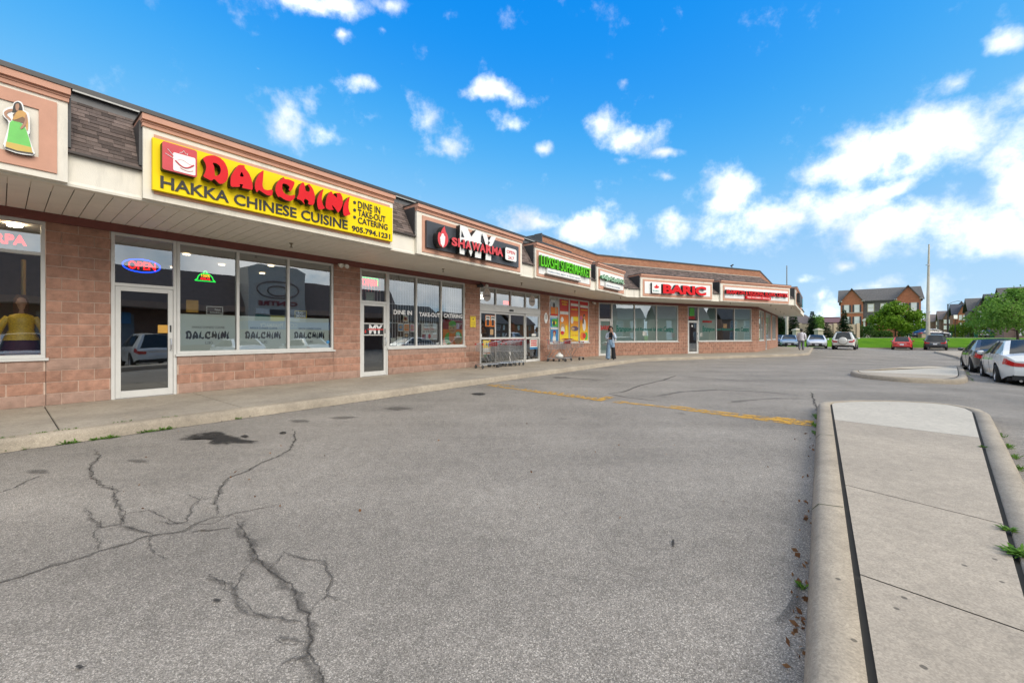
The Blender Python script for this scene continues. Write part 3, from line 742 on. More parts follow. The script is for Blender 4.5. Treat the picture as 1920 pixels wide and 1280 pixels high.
# worn yellow speed-hump marking
def pline(pts, w, name='painted_line'): return ribbon(fpx(pts), w, w, PAINT, name, z=.0055, jit=0, sub=.5)
pline([(95,93),(400,135),(710,176)], .16); pline([(105,92),(200,92),(262,102)], .14); pline([(695,178),(770,158)], .2)
for k in range(9): pline([(430 + k * 30, 140 + k * 4), (450 + k * 30, 128 + k * 4.2)], .09)
for k in range(5): pline([(300 + k * 26, 122 + k * 3.6), (312 + k * 26, 113 + k * 3.8)], .07)
pline([(800,190),(850,182)], .2); pline([(860,190),(1100,216),(1300,245),(1760,303)], .16); pline([(1100,205),(1300,232),(1600,266),(1780,280)], .12); pline([(1775,277),(1755,305)], .5); pline([(1500,262),(1740,290)], .22)
for k in range(12): pline([(1120 + k * 40, 220 + k * 5.0), (1150 + k * 40, 214 + k * 5.2)], .06)

ribbon([A(2 + k * 1.2, 3.06, 0) for k in range(16)], .10, .10, CRACK_S, 'crumbled_edge', z=.003, sub=.05)
blob([gp(1490, 1092), gp(1500, 1080), gp(1510, 1100), gp(1506, 1150), gp(1470, 1170), gp(1440, 1178), gp(1478, 1140)], OIL_S, 'crumbled_patch')
# ------------------------------------------------------------------ the strip mall
MALL = empty('strip_mall', A(15, 0, WZ), 0, 'long single-storey strip mall of pinkish split-face block with cream sign fascia', 'building')
aS = lambda px: A.u(px, 600, 0)[0]
bS = lambda px: B.u(px, 600, 0)[0]
ZS = 3.45; ZH = 3.30; SILL = .97
opA = [('w', 5.6, aS(86)), ('d', aS(208), aS(332)), ('w', aS(332), aS(626)), ('d', aS(675.6), aS(728)), ('w', aS(728), aS(872)), ('e', aS(900), aS(1013.3)), ('w', aS(1031), aS(1105))]
opB = [('d', bS(1123), bS(1148)), ('w', bS(1148), bS(1272)), ('d', bS(1290), bS(1310)), ('w', bS(1310), bS(1409.5))]
opC = [('w', .75, 4.2), ('d', 5.2, 6.2), ('w', 6.2, 9.6), ('w', 10.8, 14.6)]
# block solid runs: (s0, s1, z0, z1)
def runs(ops, s0, s1):
    out = []; c = s0
    for k, a, b in ops:
        if a > c + .02: out.append((c, a, WZ, ZH))
        if k == 'w': out.append((a, b, WZ, SILL - .02))
        c = b
    if c < s1 - .02: out.append((c, s1, WZ, ZH))
    return out
WALLS = []
for fr, ops, s0, s1 in ((A, opA, -4, SA), (B, opB, 0, SB), (CC, opC, 0, SCC)):
    for a, b, z0, z1 in runs(ops, s0, s1):
        wall = MB(); wall.box(fr, (a + .004, -.21, z0 - .2), (b - .004, -.014, z1)); WALLS.append((fr, a, b, wall.build('wall', MORTAR, MALL)))
WALL = None
# three split-face block shapes, shared
def block_mesh(seed, joint=False):
    rnd = random.Random(seed); bm = bmesh.new()
    nx, nz = 5, 3; w, h = .386, .186
    g = [[bm.verts.new((-w / 2 + w * i / nx, (-.0 if False else 0), h * j / nz)) for i in range(nx + 1)] for j in range(nz + 1)]
    for j in range(nz + 1):
        for i in range(nx + 1):
            edge = i in (0, nx) or j in (0, nz)
            g[j][i].co.y = -(.0 if edge else rnd.uniform(.0015, .007)) + (.004 if edge else 0)
    for j in range(nz):
        for i in range(nx): bm.faces.new((g[j][i], g[j][i + 1], g[j + 1][i + 1], g[j + 1][i]))
    ring = [g[0][i] for i in range(nx + 1)] + [g[j][nx] for j in range(1, nz + 1)] + [g[nz][i] for i in range(nx - 1, -1, -1)] + [g[j][0] for j in range(nz - 1, 0, -1)]
    back = [bm.verts.new((v.co.x, .022, v.co.z)) for v in ring]
    for i in range(len(ring)):
        k = (i + 1) % len(ring); bm.faces.new((ring[k], ring[i], back[i], back[k]))
    me = bpy.data.meshes.new('block'); bm.to_mesh(me); bm.free(); me.materials.append(BLOCK); return me
BMS = [block_mesh(k) for k in range(4)]
BMG = [block_mesh(k) for k in range(4, 7)]
for m_ in BMG: m_.materials[0] = BLOCK_G
far = MB(); nblk = 0
def block(fr, s0, s1, z0, h, single, grey=False):
    global nblk
    w = s1 - s0
    if w < .04: return
    if single and nblk < 298:
        o = bpy.data.objects.new('block', random.choice(BMG if grey else BMS)); C.objects.link(o)
        # local -y is outward; frame rotation puts +x along s
        o.location = fr((s0 + s1) / 2, random.uniform(-.002, .002), z0 + .007) - WL[WALL]; o.rotation_euler = (0, 0, fr.rz); o.scale = (w / .4, 1, h / .2); o.parent = WALL; nblk += 1
    else:
        g = .007; j = random.uniform(-.002, .003); e = .006
        r0 = [(s0 + g, z0 + g), (s1 - g, z0 + g), (s1 - g, z0 + h - g), (s0 + g, z0 + h - g)]
        r1 = [(s0 + g + e, z0 + g + e), (s1 - g - e, z0 + g + e), (s1 - g - e, z0 + h - g - e), (s0 + g + e, z0 + h - g - e)]
        i = len(far.v); far.v += [fr(a, -.018, z) for a, z in r0] + [fr(a, -.003, z) for a, z in r0] + [fr(a, .003 + j, z) for a, z in r1]
        for L in (0, 4):
            for k in range(4):
                q = (k + 1) % 4; far.f.append((i + L + k, i + L + q, i + L + 4 + q, i + L + 4 + k)); far.m.append(0)
        far.f.append((i + 8, i + 9, i + 10, i + 11)); far.m.append(0)
for fr, ops, s0, s1 in ((A, opA, -4, SA), (B, opB, 0, SB), (CC, opC, 0, SCC)):
    for a, b, z0, z1 in runs(ops, s0, s1):
        WALL = [w for f_, a_, b_, w in WALLS if f_ is fr and a_ == a and b_ == b][0]
        row = 0; z = z0
        while z < z1 - .02:
            h = min(.2, z1 - z); off = .2 if row % 2 else 0
            c = a; k = math.floor((a - off) / .4) + 1
            while c < b - .001:
                e = min(b, off + k * .4); block(fr, c, e, z, h, fr is A and 7.2 < (c + e) / 2 < 19.62, row in (0, 3)); c = e; k += 1
            row += 1; z += .2
tag(far.build('block_courses', BLOCKJ, MALL), kind='stuff')
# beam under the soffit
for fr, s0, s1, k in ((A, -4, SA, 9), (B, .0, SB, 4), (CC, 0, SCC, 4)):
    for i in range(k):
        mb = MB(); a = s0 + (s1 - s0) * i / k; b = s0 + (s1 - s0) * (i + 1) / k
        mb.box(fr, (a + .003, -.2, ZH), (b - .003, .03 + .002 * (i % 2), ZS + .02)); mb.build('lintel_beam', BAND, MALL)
# soffit panels, 0.2 m wide, running out from the wall
def mitre_n(fr, end):   # limits of s at distance n along each wing
    return None
FN = 2.16
cA = offs(A, B, FN); cB = offs(B, CC, FN)
sAe = A.inv(*cA.xy)[0]; sB0 = B.inv(*cA.xy)[0]; sBe = B.inv(*cB.xy)[0]; sC0 = CC.inv(*cB.xy)[0]; SCE = sC0 + 20.2
SOF = MB()
SOF.face([A(-4, 0, ZS + .03), A(-4, FN, ZS + .03), cA + Vector((0, 0, ZS + .03)), P1 + Vector((0, 0, ZS + .03))])
SOF.face([P1 + Vector((0, 0, ZS + .03)), cA + Vector((0, 0, ZS + .03)), cB + Vector((0, 0, ZS + .03)), P2 + Vector((0, 0, ZS + .03))])
SOF.face([P2 + Vector((0, 0, ZS + .03)), cB + Vector((0, 0, ZS + .03)), CC(SCE, FN, ZS + .03), CC(SCE, 0, ZS + .03)])
SOFO = SOF.build('soffit', SOFFIT_J, MALL)
pj = MB()
def sof_panel(fr, a, b, lo, hi, single):
    """lo/hi: outward extent n at the two edges"""
    g = .005
    def P(s, n, z): return fr(s, n, z)
    mb = MB() if single else pj
    q = [P(a + g, .03, ZS), P(b - g, .03, ZS), P(b - g, hi, ZS), P(a + g, lo, ZS)]
    q2 = [Vector((v.x, v.y, ZS + .018)) for v in q]
    i = len(mb.v); mb.v += [Vector(v) for v in q] + q2
    mb.f += [(i, i + 1, i + 2, i + 3), (i, i + 4, i + 5, i + 1), (i + 2, i + 6, i + 7, i + 3), (i + 1, i + 5, i + 6, i + 2), (i + 3, i + 7, i + 4, i)]; mb.m += [0] * 5
    if single: mb.build('soffit_panel', SOFFIT, SOFO)
s = 3.0
while s < SA:
    e = s + .2
    n_at = lambda q: FN if q <= sAe else FN * max(.03, (SA - q) / (SA - sAe))
    sof_panel(A, s, e, n_at(s), n_at(e), 4.4 < s < 15); s = e
s = -4.0
while s < 3.0 - .01: sof_panel(A, s, s + .2, FN, FN, False); s += .2
s = 0.0
while s < sBe:
    e = min(s + .2, sBe)
    n_b = lambda q: FN * min(1, max(.03, q / sB0)) if sB0 > 0 else FN
    if e <= SB: sof_panel(B, s, e, n_b(s), n_b(e), False)
    else:
        n0 = FN * (s - SB) / (sBe - SB) if s > SB else .03
        mbq = pj; i = len(mbq.v); g = .005
        n1 = FN * (e - SB) / (sBe - SB)
        q = [B(s + g, max(.03, n0), ZS), B(e - g, n1, ZS), B(e - g, FN, ZS), B(s + g, FN, ZS)]; mbq.v += q; mbq.f.append((i, i + 1, i + 2, i + 3)); mbq.m.append(0)
    s = e
s = 0.0
while s < SCE - .05:
    e = s + .2
    sof_panel(CC, s, e, FN if s >= 0 else .1, FN, False); s = e
# wedge at the outer corner on the far wing's side
s = 0.0
while s < -sC0 - 1e-6: s += .2
i = len(pj.v); 
k = 12
if sC0 > 0:
    pass
else:
    for j in range(k):
        a = sC0 * (1 - j / k); b = sC0 * (1 - (j + 1) / k)
        q = [CC(a, FN * a / sC0, ZS), CC(b, FN * b / sC0 if b else 0, ZS), CC(b, FN, ZS), CC(a, FN, ZS)]
        i = len(pj.v); pj.v += q; pj.f.append((i, i + 1, i + 2, i + 3)); pj.m.append(0)
tag(pj.build('soffit_panels', SOFFIT, SOFO), kind='stuff')
# fascia (cream) in lengths
FZ = 3.91
def fascia(fr, a, b, ka=0, kb=0):
    mb = MB()
    pr = [(FN - .15, ZS - .01), (FN + .005, ZS - .012), (FN + .012, ZS + .02), (FN, ZS + .06), (FN, FZ), (FN - .15, FZ)]
    mb.grid([[fr(a + ka * (n - FN), n, z) for n, z in pr], [fr(b + kb * (n - FN), n, z) for n, z in pr]])
    mb.build('fascia', CREAM, MALL)
kA = (SA - sAe) / -FN; kB0 = (0 - sB0) / -FN; kB1 = (SB - sBe) / -FN; kC0 = (0 - sC0) / -FN
for i in range(8):
    a = -4 + (sAe + 4) * i / 8; b = -4 + (sAe + 4) * (i + 1) / 8; fascia(A, a, b, 0, kA if i == 7 else 0)
for i in range(4):
    a = sB0 + (sBe - sB0) * i / 4; b = sB0 + (sBe - sB0) * (i + 1) / 4; fascia(B, a, b, kB0 if i == 0 else 0, kB1 if i == 3 else 0)
fascia(CC, sC0, SCE, kC0, 0)
mb = MB(); mb.box(CC, (SCE - .02, -.2, ZS), (SCE + .1, FN, FZ)); mb.build('fascia', CREAM, MALL)
# mansards with real shingle courses
sStep = A.inv(*offs(A, B, .1).xy)[0]
S_STEP = 23.7
def mansard(name, fr, n0, z0, n1, z1, a0, a1, b0, b1, course=.08):
    """from (n0,z0) at the eave, s in a0..a1, to (n1,z1), s in b0..b1"""
    ln = math.hypot(n1 - n0, z1 - z0); k = max(1, round(ln / course)); ux, uz = (n1 - n0) / ln, (z1 - z0) / ln; ox, oz = -uz * -1, ux * -1
    on, oz = uz, -ux       # outward normal in (n,z)
    if on < 0: on, oz = -on, -oz
    mb = MB()
    base = MB(); base.face([fr(a0, n0 - .01, z0), fr(a1, n0 - .01, z0), fr(b1, n1 - .01, z1), fr(b0, n1 - .01, z1)])
    ro = base.build(name, ROOFM, MALL)
    for r in range(k):
        t0 = r / k; t1 = (r + 1.12) / k
        lo = a0 + (b0 - a0) * t0; hi = a1 + (b1 - a1) * t0; lo1 = a0 + (b0 - a0) * min(1, t1); hi1 = a1 + (b1 - a1) * min(1, t1)
        s = lo - random.uniform(0, .3)
        while s < hi:
            w = random.choice((.12, .16, .2, .26)); e = s + w
            a = max(s, lo); b = min(e, hi)
            if b - a > .02:
                h = .008 + random.uniform(0, .008)
                c = min(1, t1) * ln; d = t0 * ln - random.uniform(0, .008)
                q = lambda sv, dist, up: fr(sv, n0 + ux * dist + on * up, z0 + uz * dist + oz * up)
                A0, B0, B1, A1 = q(a, d, h), q(b - .003, d, h), q(min(b - .003, hi1) if b > hi1 else b - .003, c, .004), q(max(a, lo1) if a < lo1 else a, c, .004)
                i = len(mb.v); mb.v += [A0, B0, B1, A1, q(a, d, -.004), q(b - .003, d, -.004)]
                mb.f += [(i, i + 1, i + 2, i + 3), (i + 4, i + 5, i + 1, i), (i, i + 3, i + 4), (i + 1, i + 5, i + 2)]; mb.m += [0] * 4
            s = e
    tag(mb.build('shingles', SHING, ro), kind='stuff')
    return ro
MN0, MZ0 = FN + .03, FZ + .01
mansard('mansard_roof', A, MN0, MZ0, 1.65, 4.86, -4, S_STEP, -4, S_STEP)
PN, PZ = .12, 5.59
tA0 = S_STEP; 
eA = A.inv(*offs(A, B, MN0).xy)[0]; eA1 = A.inv(*offs(A, B, PN).xy)[0]; eB = B.inv(*offs(A, B, MN0).xy)[0]; eB1 = B.inv(*offs(A, B, PN).xy)[0]
eBe = B.inv(*offs(B, CC, MN0).xy)[0]; eBe1 = B.inv(*offs(B, CC, PN).xy)[0]; eC = CC.inv(*offs(B, CC, MN0).xy)[0]; eC1 = CC.inv(*offs(B, CC, PN).xy)[0]
mansard('mansard_roof', A, MN0, MZ0, PN, PZ, S_STEP, eA, S_STEP, eA1)
mansard('mansard_roof', B, MN0, MZ0, PN, PZ, eB, eBe, eB1, eBe1)
mansard('mansard_roof', CC, MN0, MZ0, PN, PZ, eC, SCE, eC1, SCE)
# drip edges, flashing, roof cap on the low part
mb = MB(); mb.box(A, (-4, MN0 - .06, MZ0 - .03), (eA - .05, MN0 + .05, MZ0 - .002)); mb.box(B, (eB + .05, MN0 - .06, MZ0 - .03), (eBe, MN0 + .05, MZ0 - .002)); mb.box(CC, (eC, MN0 - .06, MZ0 - .031), (SCE, MN0 + .05, MZ0 - .003))
mb.build('drip_edge', M('brown_drip_edge', (.05, .04, .036), .6), MALL)
mb = MB(); mb.box(A, (-4, 1.5, 4.84), (S_STEP, 1.665, 4.965)); mb.build('flashing', M('grey_flashing', (.115, .115, .118), .5, .1, 3), MALL)
mb = MB(); mb.box(A, (-4, 1.2, 4.967), (S_STEP, 1.73, 5.07)); mb.build('roof_cap', ROOFM, MALL)
mb = MB(); mb.box(A, (-4, 1.735, 4.962), (S_STEP, 1.742, 4.985)); mb.build('drip_edge', M('pale_metal_edge', (.45, .45, .42), .5), MALL)
mb = MB(); mb.face([A(-4, -14, 4.95), A(-4, 1.3, 4.95), A(S_STEP, 1.3, 4.95), A(S_STEP, -14, 4.95)]); mb.face([A(S_STEP, -12, 5.4), A(S_STEP, 0, 5.4), P1 + Vector((0, 0, 5.4)), P2 + Vector((0, 0, 5.4)), CC(SCC, 0, 5.4), CC(SCC, -12, 5.4)]); mb.build('flat_roof', M('roof_membrane', (.12, .12, .12), .9), MALL)
# brick parapet with dark cap
def parapet(fr, a, b, ka, kb):
    mb = MB(); pr = [(PN, PZ - .1), (PN, 6.02), (PN - .3, 6.02), (PN - .3, PZ - .1)]
    mb.grid([[fr(a + ka * (n - PN), n, z) for n, z in pr], [fr(b + kb * (n - PN), n, z) for n, z in pr]], close=True)
    o = mb.build('parapet', BRICK_O, MALL)
    mb = MB(); pr = [(PN + .035, 6.02), (PN + .035, 6.10), (PN - .34, 6.10), (PN - .34, 6.02)]
    mb.grid([[fr(a + ka * (n - PN), n, z) for n, z in pr], [fr(b + kb * (n - PN), n, z) for n, z in pr]], close=True); mb.build('parapet_cap', ROOFM, o)
    mb = MB(); mb.box(fr, (a, PN + .003, PZ - .02), (b, PN + .02, PZ + .03)); mb.build('flashing', M('pale_flashing', (.40, .37, .32), .6, .1, 5), o)
    return o
parapet(A, S_STEP, eA1, 0, kA); parapet(B, eB1, eBe1, kB0, kB1); parapet(CC, eC1, SCE - 3.5, kC0, 0)
mb = MB(); mb.box(A, (S_STEP - .06, PN - .35, 4.9), (S_STEP - .002, PN + .06, 6.13)); mb.box(A, (S_STEP - .05, -9, 4.9), (S_STEP - .004, PN - .36, 6.11)); mb.build('parapet_return', M('dark_parapet_end', (.075, .077, .08), .6), MALL)
# ---------------------------------------------------- sign surrounds (raised cream boxes with coral trim)
BN = FN + .10
def surround(fr, s0, s1, left_frame=None, top=4.56, frame=None, inner=None, cz=.0):
    mb = MB(); back = 1.55 if fr is A and s0 < S_STEP else 1.3
    mb.box(fr, (s0, back, ZS - .02 + .03), (s1, BN, top))
    o = mb.build('sign_surround', CREAM, MALL)
    for q0, q1 in ((s0 - .035, s0 - .002), (s1 + .002, s1 + .035)): mb = MB(); mb.box(fr, (q0, back, MZ0 + .05), (q1, BN - .06, top + .1)); mb.build('side_flashing', ROOFM, o)
    for k, (z0, z1, d) in enumerate(((top, top + .055, .03), (top + .056, top + .085, .045), (top + .086, top + .175, .085))):
        mb = MB(); mb.box(fr, (s0 - .01 - k * .006, back - .02, z0), (s1 + .01 + k * .006, BN + d, z1)); mb.build('cornice', CORAL, o)
    mb = MB(); mb.box(fr, (s0 - .04, back - .04, top + .177), (s1 + .04, BN + .10, top + .195)); mb.build('cornice_cap', ROOFM, o)
    if frame:
        (f0, f1, g0, g1), w = frame, .16
        mb = MB()
        for a, b, c, d in ((f0, f1, g1 - w, g1), (f0, f1, g0, g0 + w), (f0, f0 + w * 1.0, g0 + w, g1 - w), (f1 - w, f1, g0 + w, g1 - w)):
            mb.box(fr, (a, BN - .01, c), (b, BN + .022, d))
        mb.build('coral_frame', CORAL, o)
    return o
def fr_px(fr, l, r, yt, yb, n):   # frame rect from pixels: left x, right x, y top/bottom at the left
    s0, z1 = fr.u(l, yt, n); _, z0 = fr.u(l, yb, n); s1, _ = fr.u(r, yt, n); return (s0, s1, z0, z1)
nB = BN + .02
sA_ = lambda px, n=BN: A.u(px, 500, n)[0]
surround(A, 1.0, sA_(127), frame=(1.4, A.u(107, 500, nB)[0], A.u(107, 325.5, nB)[1], A.u(107, 193, nB)[1]))
surround(A, sA_(268), sA_(736.5), frame=(A.u(289, 300, nB)[0], A.u(731, 300, nB)[0], A.u(289, 363, nB)[1], A.u(289, 252, nB)[1]))
surround(A, sA_(781.5), sA_(978.5), frame=fr_px(A, 792, 975.5, 403.5, 471.5, nB))
surround(A, sA_(1003.5), sA_(1108), frame=fr_px(A, 1006.6, 1107, 468, 517, nB))
xC = lambda x: 1119 + (x - 1120) * .82
surround(A, sA_(1119), sA_(1170), frame=fr_px(A, xC(1124.5), xC(1182), 503, 541, nB))
sB_ = lambda px, n=BN: B.u(px, 550, n)[0]
surround(B, sB_(1201), sB_(1336), frame=fr_px(B, 1205.6, 1335, 523, 554.5, nB))
surround(B, sB_(1351), sB_(1481), frame=fr_px(B, 1356, 1479, 534, 563, nB))
surround(CC, sC0 + .45, sC0 + 11, frame=(sC0 + .9, sC0 + 10.5, 3.6, 4.45))
# ---------------------------------------------------- openings
def window(fr, s0, s1, mull, z0=SILL, z1=ZH, glass=GLASS, rails=(), fw=.055, sill=True, name='window'):
    w = empty(name, fr(s0, 0, z0)); w.parent = MALL; w.location = fr(s0, 0, z0) - WL[MALL]
    mb = MB(); n0, n1 = -.115, -.02
    mb.box(fr, (s0 + .004, n0, z1 - fw), (s1 - .004, n1, z1 - .004)); mb.box(fr, (s0 + .004, n0, z0), (s1 - .004, n1, z0 + fw))
    mb.box(fr, (s0 + .004, n0, z0 + fw + .001), (s0 + fw, n1, z1 - fw - .001)); mb.box(fr, (s1 - fw, n0, z0 + fw + .001), (s1 - .004, n1, z1 - fw - .001))
    mb.build('frame', ALU, w)
    cs = [s0 + fw] + [q for m in mull for q in (m - fw / 2, m + fw / 2)] + [s1 - fw]
    for m in mull:
        q = MB(); q.box(fr, (m - fw / 2, n0, z0 + fw + .001), (m + fw / 2, n1 + .003, z1 - fw - .001)); q.build('mullion', ALU, w)
    zs = [z0 + fw] + [q for r in rails for q in (r - .025, r + .025)] + [z1 - fw]
    for r in rails:
        q = MB(); q.box(fr, (s0 + fw, n0, r - .025), (s1 - fw, n1 - .004, r + .025)); q.build('rail', ALU, w)
    for i in range(0, len(cs), 2):
        for j in range(0, len(zs), 2):
            q = MB(); q.face([fr(cs[i] - .01, -.07, zs[j] - .01), fr(cs[i + 1] + .01, -.07, zs[j] - .01), fr(cs[i + 1] + .01, -.07, zs[j + 1] + .01), fr(cs[i] - .01, -.07, zs[j + 1] + .01)]); q.build('pane', glass, w)
    if sill:
        q = MB(); q.box(fr, (s0 - .03, -.10, z0 - .045), (s1 + .03, .035, z0 - .002)); q.build('sill', ALU, w)
    return w
def door(fr, s0, s1, head=2.29, glass=GLASS_D, tglass=GLASS, hinge=0, leaf=True):
    d = empty('door', fr(s0, 0, WZ)); d.parent = MALL; d.location = fr(s0, 0, WZ) - WL[MALL]
    f = .055; n0, n1 = -.115, -.018; mb = MB()
    mb.box(fr, (s0 + .003, n0, WZ), (s0 + f, n1, ZH - .004)); mb.box(fr, (s1 - f, n0, WZ), (s1 - .003, n1, ZH - .004))
    mb.box(fr, (s0 + f + .001, n0, ZH - f), (s1 - f - .001, n1, ZH - .004)); mb.box(fr, (s0 + f + .001, n0, head), (s1 - f - .001, n1, head + .06))
    mb.build('frame', ALU, d)
    q = MB(); q.face([fr(s0 + f - .01, -.07, head + .05), fr(s1 - f + .01, -.07, head + .05), fr(s1 - f + .01, -.07, ZH - f + .01), fr(s0 + f - .01, -.07, ZH - f + .01)]); q.build('transom_pane', tglass, d)
    a, b = s0 + f + .006, s1 - f - .006; st = .075; mb = MB(); m0, m1 = -.095, -.03
    mb.box(fr, (a, m0, WZ + .012), (a + st, m1, head - .006)); mb.box(fr, (b - st, m0, WZ + .012), (b, m1, head - .006))
    mb.box(fr, (a + st + .001, m0, head - .085), (b - st - .001, m1, head - .006)); mb.box(fr, (a + st + .001, m0, WZ + .012), (b - st - .001, m1, WZ + .14))
    lf = mb.build('leaf', ALU, d)
    q = MB(); q.face([fr(a + st - .01, -.065, WZ + .13), fr(b - st + .01, -.065, WZ + .13), fr(b - st + .01, -.065, head - .08), fr(a + st - .01, -.065, head - .08)]); q.build('pane', glass, lf)
    hx = b - st / 2 if hinge == 0 else a + st / 2
    q = MB(); q.tube([fr(hx, m1, 1.05), fr(hx, m1 + .06, 1.07), fr(hx, m1 + .07, 1.17), fr(hx, m1 + .06, 1.27), fr(hx, m1, 1.29)], .012); q.build('handle', STEEL, lf)
    q = MB(); q.box(fr, (hx - .012, m1, 1.42), (hx + .012, m1 + .012, 1.56)); q.build('lock', BLACKP, lf)
    q = MB(); q.box(fr, (s0 + f, -.14, WZ), (s1 - f, -.005, WZ + .011)); q.build('threshold', STEEL, d)
    return d
window(A, opA[0][1], opA[0][2], [7.0], rails=[A.u(60, 474, 0)[1]])
door(A, opA[1][1], opA[1][2])
window(A, opA[2][1], opA[2][2], [aS(447), aS(541.8)])
door(A, opA[3][1], opA[3][2], head=A.u(700, 568, 0)[1])
window(A, opA[4][1], opA[4][2], [aS(781.8), aS(828.4)])
window(A, opA[6][1], opA[6][2], [aS(1048.5), aS(1068.3), aS(1086.4)])
TEAL = mat_glass('frosted_teal_glass', (.30, .42, .40), .08, 1.6)
# supermarket entrance: transoms, header, sliding leaves
es0, es1 = opA[5][1], opA[5][2]; ez = A.u(900, 571, 0)[1]; eh = A.u(900, 580.5, 0)[1]
ms = [aS(931), aS(958.7), aS(986.6)]
window(A, es0, es1, ms, z0=ez, z1=ZH, sill=False, name='transom_window')
ent = empty('entrance_doors', A(es0, 0, WZ)); ent.parent = MALL; ent.location = A(es0, 0, WZ) - WL[MALL]
mb = MB(); mb.box(A, (es0 + .003, -.16, eh - .03), (es1 - .003, .0, ez - .002)); mb.build('header', ALU, ent)
mb = MB(); mb.box(A, (ms[1] - .12, .002, eh + .03), (ms[1] + .12, .035, eh + .10)); mb.build('motion_sensor', BLACKP, ent)
for q0, q1 in ((es0 + .003, es0 + .05), (es1 - .05, es1 - .003)): mb = MB(); mb.box(A, (q0, -.16, WZ), (q1, -.02, eh - .031)); mb.build('frame', ALU, ent)
cs = [es0 + .05] + ms + [es1 - .05]
for i in range(4):
    a, b = cs[i] + .004, cs[i + 1] - .004; nn = -.06 if i in (0, 3) else -.10; mb = MB(); st = .05
    mb.box(A, (a, nn - .02, WZ + .01), (a + st, nn + .025, eh - .035)); mb.box(A, (b - st, nn - .02, WZ + .01), (b, nn + .025, eh - .035))
    for z0, z1 in ((WZ + .01, WZ + .12), (1.20, 1.28), (eh - .12, eh - .035)): mb.box(A, (a + st + .001, nn - .02, z0), (b - st - .001, nn + .025, z1))
    lf = mb.build('sliding_leaf' if i in (1, 2) else 'side_leaf', ALU, ent)
    for z0, z1 in ((WZ + .11, 1.21), (1.27, eh - .11)):
        q = MB(); q.face([A(a + st - .01, nn, z0), A(b - st + .01, nn, z0), A(b - st + .01, nn, z1), A(a + st - .01, nn, z1)]); q.build('pane', GLASS, lf)
TEALP = M('frosted_film_teal', (.30, .40, .375), .6, .04, 2)
GREYF = M('frosted_film_grey', (.33, .38, .375), .6, .03, 2)
door(B, opB[0][1], opB[0][2], glass=GLASS, tglass=GLASS)
window(B, opB[1][1], opB[1][2], [bS(1190.5), bS(1231.8)])
door(B, opB[2][1], opB[2][2], glass=GLASS)
window(B, opB[3][1], opB[3][2], [bS(1344), bS(1377.7)])
window(CC, opC[0][1], opC[0][2], [2.5]); door(CC, 5.2, 6.2); window(CC, opC[2][1], opC[2][2], [7.9]); window(CC, opC[3][1], opC[3][2], [12.0, 13.3])
# interiors
INT = MB()
def room(fr, a, b, depth=6.5):
    INT.face([fr(a, -.22, WZ - .004), fr(b, -.22, WZ - .004), fr(b, -depth, WZ - .004), fr(a, -depth, WZ - .004)], 1)
    INT.face([fr(a, -.12, ZH + .03), fr(b, -.12, ZH + .03), fr(b, -depth, ZH + .03), fr(a, -depth, ZH + .03)], 2)
    for q in ([fr(a, -depth, WZ), fr(b, -depth, WZ), fr(b, -depth, ZH + .03), fr(a, -depth, ZH + .03)], [fr(a, -.2, WZ), fr(a, -depth, WZ), fr(a, -depth, ZH + .03), fr(a, -.2, ZH + .03)], [fr(b, -.2, WZ), fr(b, -depth, WZ), fr(b, -depth, ZH + .03), fr(b, -.2, ZH + .03)]): INT.face(q, 0)
r1 = (opA[0][2] + opA[1][1]) / 2; r2 = (opA[2][2] + opA[3][1]) / 2; r3 = (opA[4][2] + opA[5][1]) / 2
for fr, a, b, d in ((A, -3.8, r1 - .05, 5), (A, r1 + .05, r2 - .05, 7), (A, r2 + .05, r3 - .05, 6), (A, r3 + .05, SA - .2, 9), (B, .25, bS(1281) - .05, 4.5), (B, bS(1281) + .05, SB - .3, 4.5), (CC, .3, SCC - .1, 2.6)): room(fr, a, b, d)
INT.build('interior', [INT_W, INT_F, INT_C], MALL)
mb = MB(); mb.face([A(-4, -.21, 0), A(-4, -14, 0), A(-4, -14, 5), A(-4, 1.5, 5), A(-4, 1.5, ZS + .04), A(-4, -.21, ZS + .04)]); mb.face([A(-4, -14, 0), A(40, -14, 0), A(40, -14, 5), A(-4, -14, 5)]); mb.box(CC, (SCC - .02, -12, 0), (SCC + .2, -.02, 5.5)); mb.build('rear_wall', BRICK_O, MALL)
# sprinkler heads and lights under the soffit
HEAD = M('brass_head', (.22, .19, .13), .4, .1, metal=.6)
def head(fr, s, n):
    mb = MB(); f = lambda x, y, z: fr(s, n, 0) + Vector((x, y, z))
    mb.lathe(f, [(.001, ZS - .10), (.035, ZS - .098), (.035, ZS - .09), (.012, ZS - .085), (.014, ZS - .03), (.045, ZS - .006), (.045, ZS + .001)], 10)
    sharp(mb.build('sprinkler_head', HEAD, MALL))
for px, py in ((546, 460), (831, 508), (978, 534), (1078, 549)): 
    y = (ZS - CH) * F / (HZ - py + 4); a, n = A.inv((px - 960) * y / F, y); head(A, a, n)
for px, py in ((1166, 559.5), (1374, 569.5)):
    y = (ZS - CH) * F / (HZ - py + 3); a, n = B.inv((px - 960) * y / F, y); head(B, a, min(1.9, max(.3, n)))
for px, py in ((1445.5, 573.5), (1492.5, 578), (1454.8, 580.5), (1463, 585.5), (1470, 589)):
    y = (ZS - CH) * F / (HZ - py + 2); a, n = CC.inv((px - 960) * y / F, y); head(CC, a, min(1.9, max(.3, n)))
LAMPW = M('lamp_white', (.75, .74, .70), .4, .03)
